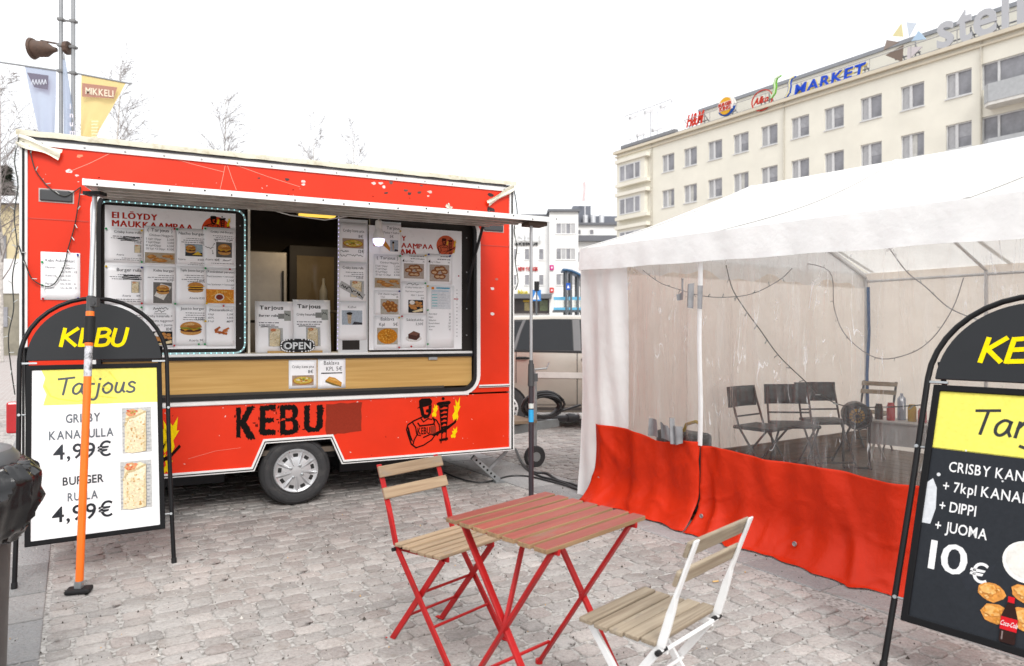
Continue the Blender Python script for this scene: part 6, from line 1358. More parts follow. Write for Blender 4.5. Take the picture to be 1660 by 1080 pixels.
# small table with cans
x, y = tin(1462, .98); p = TE.M @ Vector((x, y, .035))
st = thing('camping_table', 'small pale table with crossed legs at the tent back wall', 'table', p, (0, 0, TE.a+.2))
q = MB(); q.box((0, 0, .46), (.62, .42, .022)); q.build('top', mat('table_grey', (.42, .41, .40), .5), st, bevel=.004)
q = MB(); q.box((0, -.19, .34), (.54, .006, .22)); q.build('apron', mat('apron_pale', (.45, .44, .44), .6), st)
for sx in (-1, 1):
    for sy in (-1, 1): q = MB(); q.tube([(sx*.26, -sy*.16, .45), (sx*.24, sy*.24, .01)], .014, 8); q.build('leg', mat('leg_white', (.62, .61, .60), .4), st, smooth=40)
for i, (dx, dy, h_, c, lab) in enumerate(((-.20, -.06, .16, (.03, .03, .03), 'dark box-like tin on the camping table'), (-.08, -.08, .18, (.42, .02, .02), 'red tin on the camping table'), (-.02, .06, .27, (.30, .34, .42), 'clear bottle behind the tins on the camping table'), (.10, -.02, .17, (.48, .30, .04), 'yellow tin on the camping table'), (.20, -.05, .14, (.40, .03, .03), 'short red tin at the right of the camping table'))):
    q = MB(); q.lathe([(.001, 0), (.038, 0), (.04, .01), (.04, h_*.8), (.03 if h_ < .2 else .015, h_*.92), (.03 if h_ < .2 else .015, h_), (.001, h_)], 16, caps=False)
    tag(q.build('tin' if h_ < .2 else 'bottle', mat('tin%d' % i, c, .35), loc=(TE.M @ Vector((x, y, .035)))+Matrix.Rotation(TE.a+.2, 3, 'Z') @ Vector((dx, dy, .472)), smooth=40), lab, 'tin' if h_ < .2 else 'bottle')
x, y = tfl(1492, 718)
make_chair('folded wooden bistro chair leaning at the tent back wall', TE.M @ Vector((min(x, 5.5), min(y, TW-.35), .035)), TE.a+R(-80), M_SLATG, M_CHB, 5)
# dark rug and tool bag
x, y = tfl(1330, 775); q = MB(); q.grid(lambda u, v: (.55*(.2+.8*v)*math.cos(6.2832*u)*(1+.1*math.sin(u*25)), .30*(.2+.8*v)*math.sin(6.2832*u)*(1+.1*math.sin(u*19)), .012+.008*noise.noise(Vector((u*6, v*3, 0)))), 40, 6)
tag(q.build('floor_mat', mat('mat_dark', (.02, .02, .022), .8), loc=TE.M @ Vector((x, y, .036)), rot=(0, 0, TE.a), fix=False, smooth=True), 'dark oval mat on the tent floor boards', 'mat')
x, z = TE.lp(1105, 712, .22)
tb = thing('tool_bag', 'black tool bag with yellow handles behind the clear tent wall', 'tool bag', TE.M @ Vector((x, .24, .034)), (0, 0, TE.a))
q = MB(); q.box((0, 0, .30), (.42, .20, .60)); q.build('bag', M_CHP, tb, bevel=.03)
q = MB(); q.tube([(.02, -.02, .60), (.05, -.02, .66), (.14, -.02, .69), (.19, -.02, .68)], .013, 8); q.tube([(-.15, -.06, .50), (-.14, -.06, .58), (-.10, -.06, .60)], .01, 8); q.build('handle', mat('tool_yellow', (.75, .50, .03), .4), tb, smooth=40)

# ================================================================= CAR behind the trailer
M_CARU = mat('car_silver', (.40, .365, .315), .25, .4, .03, 3, coat=.6)
M_CGL = mat('car_glass', (.018, .020, .023), .06, 0, .05, 3, spec=.3)
car = thing('parked_car', 'beige silver people carrier parked behind the trailer drawbar', 'car', (-.04, 11.0, 0), (0, 0, R(-4)))
# stations: x, sill z, belt z, roof z, half width (rear wheel centre at x=0, front to +x)
ST = [(-.80, .42, .95, 1.00, .62), (-.76, .32, 1.10, 1.38, .76), (-.66, .28, 1.14, 1.56, .83), (-.35, .26, 1.145, 1.625, .875), (.10, .25, 1.14, 1.655, .885), (.70, .25, 1.13, 1.67, .89), (1.20, .25, 1.12, 1.665, .89), (1.70, .25, 1.10, 1.60, .885), (2.10, .25, 1.07, 1.38, .875), (2.45, .26, 1.03, 1.12, .86), (2.80, .27, .98, 1.01, .84), (3.15, .28, .90, .92, .80), (3.35, .32, .80, .81, .70), (3.42, .40, .62, .63, .55)]
def sec(i):
    x, zs, zb, zr, w = ST[i]; k = (zr-zb); up = .155 if k > .2 else .05
    return [(x, w*.86, zs), (x, w*.985, zs+.10), (x, w, zs+.32), (x, w*.995, zb-.22), (x, w*.955, zb), (x, w*.955-up*.62*min(1, k/.5), zb+k*.55), (x, w*.955-up*min(1, k/.5), zb+k*.90), (x, (w*.955-up)*.84, zr-.012 if k > .1 else zr), (x, 0, zr+.015)]
q = MB(); S = [sec(i) for i in range(len(ST))]; n = len(S[0])
vs = []
for s_ in S: vs += [(x, -y, z) for x, y, z in s_]+[(x, y, z) for x, y, z in s_[::-1][1:]]
m_ = 2*n-1; fs = [(i*m_+k, i*m_+k+1, (i+1)*m_+k+1, (i+1)*m_+k) for i in range(len(S)-1) for k in range(m_-1)]
fs += [tuple(range(m_)), tuple(range((len(S)-1)*m_, len(S)*m_))]
q.add(vs, fs); q.build('body', M_CARU, car, smooth=55)
def side_pt(x, t, off=.006):                # point on the car flank, t 0 sill .. 4 belt .. 6 under the roof
    for i in range(len(ST)-1):
        if ST[i][0] <= x <= ST[i+1][0]: break
    f_ = (x-ST[i][0])/(ST[i+1][0]-ST[i][0]); k = min(int(t), n-2); g_ = t-k
    a = Vector(S[i][k]).lerp(Vector(S[i][k+1]), g_); b_ = Vector(S[i+1][k]).lerp(Vector(S[i+1][k+1]), g_); p = a.lerp(b_, f_)
    return (p.x, -(p.y+off), p.z)
def flank(name, pts, m, par, off=.006, nx=8, ny=5):
    (xa, xb, ta, tb), (xc, xd) = pts; q = MB()
    q.grid(lambda u, v: side_pt((xa+(xb-xa)*u)*(1-v)+(xc+(xd-xc)*u)*v, ta+(tb-ta)*v, off), nx, ny); return q.build(name, m, par, smooth=True, fix=False)
flank('window_band', ((-.40, 2.02, 4.06, 5.95), (-.24, 1.64)), mat('band_black', (.02, .02, .022), .3), car, .003, 20, 5)
w1 = flank('rear_door_window', ((.16, .98, 4.08, 5.9), (.30, .96)), M_CGL, car); flank('quarter_window', ((-.34, .10, 4.08, 5.8), (-.20, .24)), M_CGL, car); flank('front_door_window', ((1.10, 1.98, 4.08, 5.9), (1.08, 1.62)), M_CGL, car)
for x0, x1, x2, x3 in ((.11, .15, .25, .29), (.99, 1.09, .97, 1.07)): flank('pillar_trim', ((x0, x1, 4.08, 5.9), (x2, x3)), mat('pillar_grey', (.10, .10, .105), .4), car, .007)
flank('belt_moulding', ((-.35, 2.0, 3.96, 4.06), (-.35, 2.0)), M_RUB, car, .010, 20, 1)
flank('rub_strip', ((.42, 2.2, 2.55, 2.80), (.42, 2.2)), mat('car_strip', (.62, .60, .57), .3, .3), car, .012, 20, 1)
flank('sill_cover', ((.45, 2.1, .35, 1.1), (.45, 2.1)), mat('sill_grey', (.13, .125, .12), .6), car, .006, 20, 2)
for x in (1.035, .16): flank('door_seam', ((x-.005, x+.005, .9, 4.0), (x-.005, x+.005)), M_RUB, car, .004, 1, 12)
flank('door_seam', ((2.02, 2.03, .9, 4.0), (2.02, 2.03)), M_RUB, car, .004, 1, 12)
for x in (.24, 1.18):
    p = Vector(side_pt(x, 3.55, .02)); q = MB(); q.tube([p+Vector((-.08, .01, 0)), p+Vector((-.04, -.02, .005)), p+Vector((.06, -.02, .005)), p+Vector((.11, .01, 0))], [.012, .018, .018, .01], 8); q.build('door_handle', M_RUB, car, smooth=True)
p = Vector(side_pt(1.95, 4.2, .0)); q = MB(); q.box(p+Vector((0, -.10, .06)), (.10, .18, .13)); q.build('mirror', M_CARU, car, bevel=.03)
for wx_ in (0, 2.62):
    for sy in (-1, 1):
        q = MB(); yy = sy*.80; q.lathe([(.20, -.10), (.30, -.10), (.318, -.06), (.318, .06), (.30, .10), (.20, .10)], 36, (wx_, yy, .318), 'y', False); wl = q.build('wheel', MATS['tyre'], car, smooth=50)
        q = MB(); q.lathe([(.21, .0), (.19, sy*.03), (.10, sy*.05), (.001, sy*.055)], 30, (wx_, yy+sy*.07, .318), 'y', False); rm = q.build('rim', mat('car_hub', (.62, .62, .62), .35, .3), wl, smooth=50)
        q = MB()
        for k in range(12): t = k*math.pi/6; c_, s_ = math.cos(t), math.sin(t); q.box((wx_+.16*c_, yy+sy*.108, .318+.16*s_), (.022, .02, .045), Matrix(((c_, 0, -s_), (0, 1, 0), (s_, 0, c_))))
        q.build('slots', MATS['slot_dark'], rm)['kind'] = 'stuff'
        if sy < 0:
            q = MB(); q.ring([(wx_+.40*math.cos(R(a)), .318+.40*math.sin(R(a))) for a in range(-12, 193, 12)], [(wx_+.335*math.cos(R(a)), .318+.335*math.sin(R(a))) for a in range(-12, 193, 12)], -.895, -.86); q.build('arch_lip', M_CARU, car, smooth=40)
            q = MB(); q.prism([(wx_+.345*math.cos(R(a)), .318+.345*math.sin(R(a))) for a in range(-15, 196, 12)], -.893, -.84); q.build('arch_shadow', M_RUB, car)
q = MB(); q.b2(-.80, -.70, -.70, -.56, .98, 1.30); q.build('tail_light', mat('lamp_red2', (.4, .01, .01), .2), car, bevel=.02)
q = MB(); q.b2(3.10, 3.32, -.74, -.52, .70, .82); q.build('head_light', mat('lamp_clear', (.6, .6, .62), .1), car, bevel=.03)

# ================================================================= CREAM BUILDING with roof signs
M_CREAM = mat('cream_render', (.73, .70, .61), .85, 0, .05, .6, .1, 4, .2, (.58, .53, .43), .25, .55)
M_WFR = mat('window_white', (.60, .60, .60), .5); M_PANE = mat('pane_grey', (.25, .25, .27), .12, 0, .35, .8); M_CURT = mat('curtain', (.40, .40, .41), .6, 0, .15, 6)
M_CORN = mat('cornice', (.60, .54, .43), .8, 0, .06, 1); M_SIGNST = mat('sign_steel', (.22, .22, .23), .5, .5)
cream = thing('cream_building', 'long cream rendered building with grey windows and advertising signs along its roof', 'building', CB.o, (0, 0, CB.a))
BL = 42.; ztop = CB.lp(1000, 246)[1]
wy = .25
w1x = [CB.lp(x, 266)[0] for x in (1083, 1119, 1159, 1201, 1247, 1297, 1352, 1412, 1479, 1554)]
zt1 = CB.lp(1072, 253)[1]; zb1 = CB.lp(1072, 281)[1]; zt2 = CB.lp(1072, 310)[1]; zb2 = CB.lp(1072, 338)[1]
hw_ = .70
rows = [(zb1, zt1), (zb2, zt2), (zb2-(zt1-zt2), zt2-(zt1-zt2))]
xs_ = sorted(w1x)
bal = [CB.lp(1640, 130)[0]]
# wall as a lattice of bands and piers, so that every window sits in a real opening
edges = [(x-hw_, x+hw_) for x in xs_]
q = MB(); prev = ztop-.3
for zb, zt in rows:
    q.b2(0, BL, 0, .4, zt, prev); prev = zb
    xp = 0
    for a, b_ in edges+[(bal[0]-1.5, bal[0]+1.5)]: q.b2(xp, a, 0, .4, zb, zt); xp = b_
    q.b2(xp, BL, 0, .4, zb, zt)
q.b2(0, BL, 0, .4, 0, prev); q.b2(0, .4, .4, 14, 0, ztop-.3); q.b2(BL-.4, BL, .4, 14, 0, ztop-.3)
q.build('wall', M_CREAM, cream)
q = MB(); q.b2(.4, BL-.4, .5, .55, 0, ztop-.4); q.build('inner_screen', mat('room_dark', (.05, .05, .055), .9), cream)
q = MB(); q.b2(-.25, BL+.2, -.30, .5, ztop-.30, ztop-.08); q.b2(-.15, BL+.1, -.14, .4, ztop-.62, ztop-.50); q.build('cornice', M_CORN, cream)
q = MB(); q.b2(-.2, BL+.2, -.2, 14, ztop-.08, ztop); rfc = q.build('roof', mat('roof_grey', (.30, .30, .31), .8), cream)
q = MB(); x2 = CB.lp(1113, 190)[0]; q.b2(x2, BL, 1.6, 1.9, ztop, ztop+1.7); q.build('parapet', M_CREAM, cream); q = MB(); q.b2(x2-.1, BL, 1.5, 2.0, ztop+1.7, ztop+1.95); q.build('parapet_coping', mat('coping', (.26, .27, .29), .7), cream)
q = MB(); q.tube([(x2, -.2, ztop+.75), (BL, -.2, ztop+.75)], .03, 5)
for i in range(14): x = x2+i*2.6; q.cyl((x, -.2, ztop-.1), (x, -.2, ztop+.75), .03, 5)
q.build('roof_rail', mat('rail_grey', (.36, .35, .34), .6), cream)
# one window, then copies
def make_window(w, h, split=.42):
    q = MB(); q.ring([(-w/2, 0), (w/2, 0), (w/2, h), (-w/2, h)], [(-w/2+.07, .09), (w/2-.07, .09), (w/2-.07, h-.07), (-w/2+.07, h-.07)], .10, .22)
    xm = -w/2+w*split; q.b2(xm-.10, xm+.06, .09, .21, .09, h-.07); o = q.build('window', M_WFR, cream)
    q = MB(); q.b2(-w/2+.07, xm-.10, .17, .18, .09, h-.07); q.build('pane', M_PANE, o)
    q = MB(); q.b2(xm+.06, w/2-.07, .17, .18, .09, h-.07); q.build('pane', M_PANE, o)
    q = MB(); q.b2(-w/2-.04, w/2+.04, -.06, .14, -.06, .0); q.build('sill', M_WFR, o)
    q = MB(); q.b2(-w/2+.10, xm-.12, .162, .168, .12, h-.10); q.build('curtain', M_CURT, o)
    return o
wp = make_window(2*hw_, zt1-zb1); first = True
wv = [make_window(2*hw_, zt1-zb1) for _ in range(2)]; rgw = random.Random(2)
for i_, w_ in enumerate(wv):
    q = MB(); h_ = zt1-zb1
    if i_ == 0: q.b2(-.05, hw_-.10, .155, .16, h_*.45, h_-.09)
    else: q.b2(-.06, .22, .155, .16, .12, h_-.09)
    q.build('blind', mat('blind_%d' % i_, (.50, .49, .46) if i_ else (.34, .34, .36), .7, 0, .2, 4), w_)
used = [False, False]
for zb, zt in rows:
    for x in xs_:
        pick = rgw.choice((-1, -1, 0, 1))
        if first: o = wp; first = False
        elif pick >= 0 and not used[pick]: o = wv[pick]; used[pick] = True
        else: o = copy_tree(wp if pick < 0 else wv[pick], cream)
        o.location = (x, 0, zb)
for k in range(2):
    if not used[k]: wv[k].location = (xs_[k], 0, rows[2][0]-(zt1-zt2))
for x in (xs_[0]-1.9, xs_[4]+1.25, xs_[-1]+1.2): q = MB(); q.cyl((x, -.08, 0), (x, -.08, ztop-.3), .05, 6); q.build('downpipe', mat('pipe_cream', (.50, .47, .40), .6), cream, smooth=40)
for zb, zt in rows:
    q = MB(); w = 3.0; q.ring([(-w/2, 0), (w/2, 0), (w/2, zt-zb), (-w/2, zt-zb)], [(-w/2+.08, .08), (w/2-.08, .08), (w/2-.08, zt-zb-.07), (-w/2+.08, zt-zb-.07)], .10, .22); q.b2(-.72, -.60, .1, .2, .08, zt-zb-.07); o = q.build('window', M_WFR, cream, loc=(bal[0], 0, zb))
    q = MB(); q.b2(-w/2+.08, w/2-.08, .17, .18, .08, zt-zb-.07); q.build('pane', M_PANE, o)
    q = MB(); P = [(-1.05, 0), (-1.05, -.7), (-.75, -1.0), (4.5, -1.0), (4.5, 0)]
    q.add([(x, y, z) for z in (-1.22, -1.05) for x, y in P], [(0, 1, 2, 3, 4), (9, 8, 7, 6, 5)]+[(i, (i+1) % 5, 5+(i+1) % 5, 5+i) for i in range(5)]); bo = q.build('balcony', mat('balcony_slab', (.66, .64, .60), .8), cream, loc=(bal[0], 0, zb))
    q = MB(); Q_ = [(-1.05, 0), (-1.05, -.7), (-.75, -1.0), (4.5, -1.0)]
    for a, b_ in zip(Q_, Q_[1:]): q.bar((a[0], a[1], -.54), (b_[0], b_[1], -.54), .05, 1.0, (0, 0, 1))
    q.build('railing', mat('railing_grey', (.40, .41, .42), .6), bo)
# bay windows at the far left end
bx0, bx1 = CB.lp(1010, 290)[0], CB.lp(1044, 290)[0]
for zb, zt in rows:
    q = MB(); q.b2(bx0-.5, bx1+.9, -.55, 0, zb-.45, zb-.15); q.b2(bx0-.3, bx1+.5, -.42, -.02, zb-.15, zt+.25); q.b2(bx0-.5, bx1+.9, -.60, 0, zt+.25, zt+.55); by = q.build('bay', M_CREAM, cream)
    q = MB(); q.ring([(bx0, zb), (bx1, zb), (bx1, zt), (bx0, zt)], [(bx0+.1, zb+.1), (bx1-.1, zb+.1), (bx1-.1, zt-.1), (bx0+.1, zt-.1)], -.46, -.424)
    for k in (.28, .72): xm = bx0+(bx1-bx0)*k; q.b2(xm-.09, xm+.09, -.455, -.425, zb+.1, zt-.1)
    q.build('window', M_WFR, by)
    for k0, k1 in ((.04, .25), (.32, .68), (.76, .96)): q = MB(); q.b2(bx0+(bx1-bx0)*k0, bx0+(bx1-bx0)*k1, -.44, -.428, zb+.1, zt-.1); q.build('pane', M_PANE, by)
# roof signs: each is a thing standing on the roof
def bsign(name, label, draw, y=-.15, solid=.07, support=True, foot=None):
    t = thing(name, label, 'roof sign', CB.M @ Vector((0, y, ztop)), (0, 0, CB.a)); D = Draw(); D.base = 0; D.step = .06
    draw(D); D.mb.v = [(x, y_, z-ztop) for x, y_, z in D.mb.v]
    o = D.build('letters', t); sm = o.modifiers.new('depth', 'SOLIDIFY'); sm.thickness = solid; sm.offset = -1
    if foot:
        q = MB()
        for px in foot: x = CB.lp(px, 200, y)[0]; zt_ = foot[px]; q.cyl((x, .3, -.1), (x, .3, zt_), .05, 6); q.cyl((x, 1.4, -.1), (x, .3, zt_*.8), .04, 5)
        xa, xb = [CB.lp(p, 200, y)[0] for p in (min(foot), max(foot))]; q.tube([(xa-.3, .3, .3), (xb+.3, .3, .3)], .05, 5); q.build('support', M_SIGNST, t)
    return t
L2 = lambda px, py: CB.lp(px, py, -.15)
def span(D, st, a, b_, c, bold=1, shear=0., l=1):  # lettering between two photo points on the sign plane
    p, r_ = L2(*a), L2(*b_); D.text(st, p[0], p[1], r_[1]-p[1], c, bold=bold, fit=r_[0]-p[0]-shear*(r_[1]-p[1]), shear=shear, l=l)
bsign('roof_sign', 'red H&M letters on the roof of the cream building', lambda D: (span(D, 'H&M', (1113, 207), (1142, 178), 'd8402e', 1, .25)), foot={1118: 1., 1138: 1.})
def bk(D):
    c = L2(1179, 173); r_ = .74; D.ell(c[0], c[1], r_*1.15, r_, 'f2eee8', 1, 30); D.ell(c[0], c[1], r_*1.15, r_, '2c56a8', 2, 30, a0=200, a1=350); D.ell(c[0]-.07, c[1]+.10, r_*1.0, r_*.88, 'f2eee8', 2.5, 30)
    D.ell(c[0]-.05, c[1]+.10, r_*.80, r_*.80, 'ecb33a', 3, 24, a0=15, a1=165); D.ell(c[0]-.05, c[1]-.02, r_*.80, r_*.80, 'ecb33a', 3, 24, a0=195, a1=345); D.rect(c[0]-.72, c[1]-.31, c[0]+.62, c[1]+.36, 'f2eee8', 3.3)
    D.text('BURGER', c[0]-.05, c[1]+.06, .25, 'cf3c26', 'c', bold=1, fit=1.25, l=4); D.text('KING', c[0]-.05, c[1]-.28, .29, 'cf3c26', 'c', bold=1, fit=1.05, l=4)
bsign('roof_sign', 'round BURGER KING sign on the roof of the cream building', bk, foot={1176: .9, 1184: .9})
def alko(D):
    c = L2(1236, 163); 
    for i in range(32): a, b_ = 2*math.pi*i/32, 2*math.pi*(i+1)/32; D.stroke([(c[0]+.88*math.cos(a), c[1]+.74*math.sin(a)), (c[0]+.88*math.cos(b_), c[1]+.74*math.sin(b_))], .07, 'cf4638', 1)
    D.text('Alko', c[0]-.12, c[1]-.20, .48, 'cf4638', 'c', bold=1, fit=1.25, shear=.4)
bsign('roof_sign', 'red ringed Alko sign on the roof of the cream building', alko, foot={1230: .8, 1243: .8})
def scurve(D, x, z, s_, c, c2=None):
    for k, cc in ((0, c), (.28, c2 or c), (.56, c)): D.stroke([(x+(.95+k*.5)*s_*.5, z+s_*(1.0-k*.02)), (x+(.55+k*.5)*s_*.5, z+s_*.95), (x+(.38+k*.5)*s_*.5, z+s_*.72), (x+(.42+k*.5)*s_*.5, z+s_*.50), (x+(.30+k*.5)*s_*.5, z+s_*.22), (x+(-.05+k*.5)*s_*.5, z+s_*.04)], .10*s_*.8, cc, 1 if cc == c else 2)
p = L2(1248, 161); bsign('roof_sign', 'green S curve sign beside the red ringed sign', lambda D: scurve(D, p[0]+.1, p[1], 1.42, '7fc24c', 'dcefc8'))
def smk(D):
    a = L2(1274, 159); scurve(D, a[0], a[1], 1.30, '2f5fd0', 'f0e6b0'); span(D, 'MARKET', (1289, 155), (1405, 101), '2f55cf', 1, .18, 2); span(D, 'MARKET', (1291, 156), (1407, 102), 'f2dc8a', 1, .18, 1)
def span_multi(D): pass
bsign('roof_sign', 'blue MARKET lettering with S curves on the roof of the cream building', smk, foot={1295: .8, 1330: .8, 1365: .8, 1398: .8})
def stella(D):
    for ch, a, b_, yb_ in (('s', 1520, 1547, 80), ('t', 1552, 1577, 71), ('e', 1579, 1617, 63), ('l', 1625, 1636, 50), ('l', 1650, 1662, 43), ('a', 1676, 1716, 33)):
        p, r_ = L2(a, yb_), L2(b_, yb_); D.text(ch, p[0], p[1], 2.15, 'c2c3c7', bold=1, fit=r_[0]-p[0])
bsign('roof_sign', 'large pale stella lettering at the right end of the roof', stella, solid=.12, foot={1530: .8, 1570: .8, 1610: .8, 1650: .8})
def star(D):
    Q = lambda *P: [L2(*p) for p in P]
    for P, c in ((((1433, 82), (1438, 65), (1458, 68.5)), '9b8e86'), (((1436, 90), (1465, 73.5), (1463, 101)), '85766c'), (((1447, 59), (1462, 38), (1465, 60)), 'ece2b0'), (((1470, 36), (1486, 38), (1474, 61)), 'dbe4ee'), (((1478, 67), (1490, 50), (1502, 64)), 'bcd4ea'), (((1472, 77), (1496, 76), (1471, 100)), 'd6ced0')): D.poly(Q(*P)[::-1], c)
bsign('roof_sign', 'star emblem of six tinted triangles left of the large pale lettering', star, solid=.06, foot={1455: 1., 1480: 1.})
# empty sign scaffold at the far left of the roof
t = thing('sign_frame', 'pale empty sign scaffold at the left end of the cream building roof', 'sign frame', CB.M @ Vector((0, 0, ztop)), (0, 0, CB.a))
q = MB(); xa, xb = CB.lp(1013, 200)[0], CB.lp(1088, 200)[0]
for k in range(8): x = xa+(xb-xa)*k/7; q.cyl((x, 0, 0), (x, 0, 3.0-.02*k), .045, 5)
for z in (.3, 3.0): q.tube([(xa, 0, z), (xb, 0, z)], .05, 5)
q.cyl((xb, 0, 3.0), (xb+1.9, .2, .1), .05, 5); q.build('steelwork', mat('scaffold_pale', (.58, .58, .60), .6), t)
for k in range(5): q = MB(); x = xa+.6+k*(xb-xa-.9)/5; q.b2(x, x+.28, -.12, -.02, .7, 2.75); q.b2(x, x+.9, -.12, -.02, .7 if k % 2 else 2.5, .95 if k % 2 else 2.75); q.build('letter_tray', mat('tray_white', (.80, .80, .81), .6), t)
q = MB(); q.b2(xa-.3, xb+.6, -.25, .2, .02, .30); q.build('plinth', M_SIGNST, t)

# ================================================================= WHITE SHOPPING BUILDING, far centre
M_WB = mat('white_render', (.78, .78, .77), .85, 0, .04, .5); M_DRF = mat('dark_roof', (.13, .135, .15), .7)
YB = 89.; mpp = YB/F
def bx(px): return (px-830)*mpp
def bz(py): return H-(py-540)*mpp
wb = thing('shopping_building', 'white shopping building with dark roof and shop signs beyond the car', 'building', (bx(880), YB, 0))
O = Vector((bx(880), YB, 0))
def wbox(name, px0, px1, py0, py1, y0, y1, m, par=None): q = MB(); q.b2(bx(px0)-O.x, bx(px1)-O.x, y0, y1, max(0, bz(py1)), bz(py0)); return q.build(name, m, par or wb)
wbox('wall', 760, 896, 352, 565, 0, 12, M_WB); wbox('bay', 890, 936, 346, 565, -1.2, 12, M_WB); wbox('wall', 935, 1060, 364, 565, .6, 12, M_WB)
wbox('roof', 755, 900, 348, 352.5, -.3, 12, M_DRF); wbox('roof', 887, 938, 342.5, 346.2, -1.6, 12, M_DRF); wbox('eaves', 936, 1065, 382, 391, -.2, .6, M_DRF); wbox('roof', 936, 1065, 360.5, 364.2, .2, 12, M_DRF)
wbox('penthouse', 932, 962, 327, 361, 3, 9, mat('slate_clad', (.15, .16, .19), .7, 0, .1, 2)); wbox('penthouse', 962, 1050, 342, 361, 4, 10, MATS['slate_clad'])
for px in (952, 965, 979): q = MB(); q.cyl((bx(px)-O.x, 2.4, bz(362)), (bx(px)-O.x, 2.4, bz(344)), .35, 10); q.build('chimney', mat('flue', (.62, .63, .65), .4, .5), wb)
def wwin(px0, px1, py0, py1, y, split=1):
    q = MB(); x0, x1, z0, z1 = bx(px0)-O.x, bx(px1)-O.x, bz(py1), bz(py0); q.ring([(x0-.12, z0-.12), (x1+.12, z0-.12), (x1+.12, z1+.12), (x0-.12, z1+.12)], [(x0, z0), (x1, z0), (x1, z1), (x0, z1)], y-.10, y+.02); o = q.build('window', M_WB, wb)
    for k in range(split): q = MB(); d = (x1-x0)/split; q.b2(x0+d*k+(.08 if k else 0), x0+d*(k+1)-.04, y-.05, y-.01, z0, z1); q.build('pane', M_PANE if (k % 2 == 0 or split == 1) else M_CURT, o)
for py0, py1 in ((404, 421), (446, 462)):
    for px in (810, 830, 851, 874): wwin(px, px+7, py0, py1, 0)
for py0, py1 in ((365, 381), (405, 422), (446, 463)): wwin(901, 931, py0, py1, -1.2, 4)
for px in (936, 957): wwin(px, px+6, 372, 379, .6)
for py in (408, 448): wwin(937, 944, py, py+16, .6); wwin(962, 972, py, py+16, .6)
wbox('shop_canopy', 780, 893, 478, 485, -2.2, 0, M_DRF); wbox('shopfront', 790, 893, 485, 508, -.3, 0, mat('shop_dark', (.05, .04, .04), .3, 0, .5, .8)); wbox('shop_window', 875, 888, 487, 504, -.36, -.3, mat('shop_green', (.16, .20, .10), .2, 0, .4, 1.5)); wbox('shop_sign', 848, 861, 487, 490, -.40, -.3, mat('shop_yellow', (.65, .42, .04), .5)); wbox('shop_window', 850, 864, 491, 504, -.36, -.3, mat('shop_lit', (.36, .30, .14), .3, 0, .5, 2))
def fsign(label, st, px0, px1, py0, py1, y, c, bold=1):
    x0, x1 = bx(px0), bx(px1); t = thing('shop_sign', label, 'shop sign', (x0, YB+y, bz(py1))); D = Draw(); D.base = 0; D.step = .05
    D.text(st, 0, 0, bz(py0)-bz(py1), c, bold=bold, fit=x1-x0); o = D.build('letters', t); sm = o.modifiers.new('depth', 'SOLIDIFY'); sm.thickness = .15; sm.offset = -1
fsign('red NEW YORKER lettering on the white shopping building', 'NEW YORKER', 840, 872, 433, 439, -.1, 'd0282a'); fsign('yellow shop lettering above the dark shopfront', 'Nuo...', 840, 862, 470, 477, -.1, 'e8d41a')
fsign('black KAUPPAKESKUS lettering on the white shopping building', 'KAUPPAKESKUS', 806, 872, 393.5, 398, -.1, '2c2c2e'); fsign('large white AKSELI lettering above the black lettering', 'AKSELI', 806, 878, 378, 391, -.4, 'eceff1')
for px, py, c, lab in ((891, 431.5, 'd0308c', 'pink square sign on the corner of the white shopping building'), (891, 467.5, 'd83a32', 'red square sign below the pink one on the white shopping building')):
    q = MB(); q.b2(-.25, .25, 0, .18, 0, .62); o = tag(q.build('shop_sign', ink(c), loc=(bx(px+2.5), YB-1.45, bz(py+8))), lab, 'shop sign'); D = Draw(); D.base = -.01; D.rect(-.1, .18, .1, .42, 'f2e6ee'); D.build('mark', o)
q = MB(); q.cyl((0, 0, 0), (0, 0, bz(270)-bz(362)), .06, 6); fp = tag(q.build('flagpole', mat('pole_white', (.7, .7, .72), .5), loc=(bx(951), YB+2, bz(362))), 'white flagpole with a limp flag on the shopping building roof', 'flagpole')
q = MB(); q.grid(lambda u, v: (-.35+.45*u*(1-.3*v)+.1*math.sin(v*4), .1*math.sin(u*6), bz(290)-bz(362)+(bz(322)-bz(290))*v), 6, 8); q.build('flag', mat('flag_pale', (.72, .60, .60), .7), fp, fix=False)
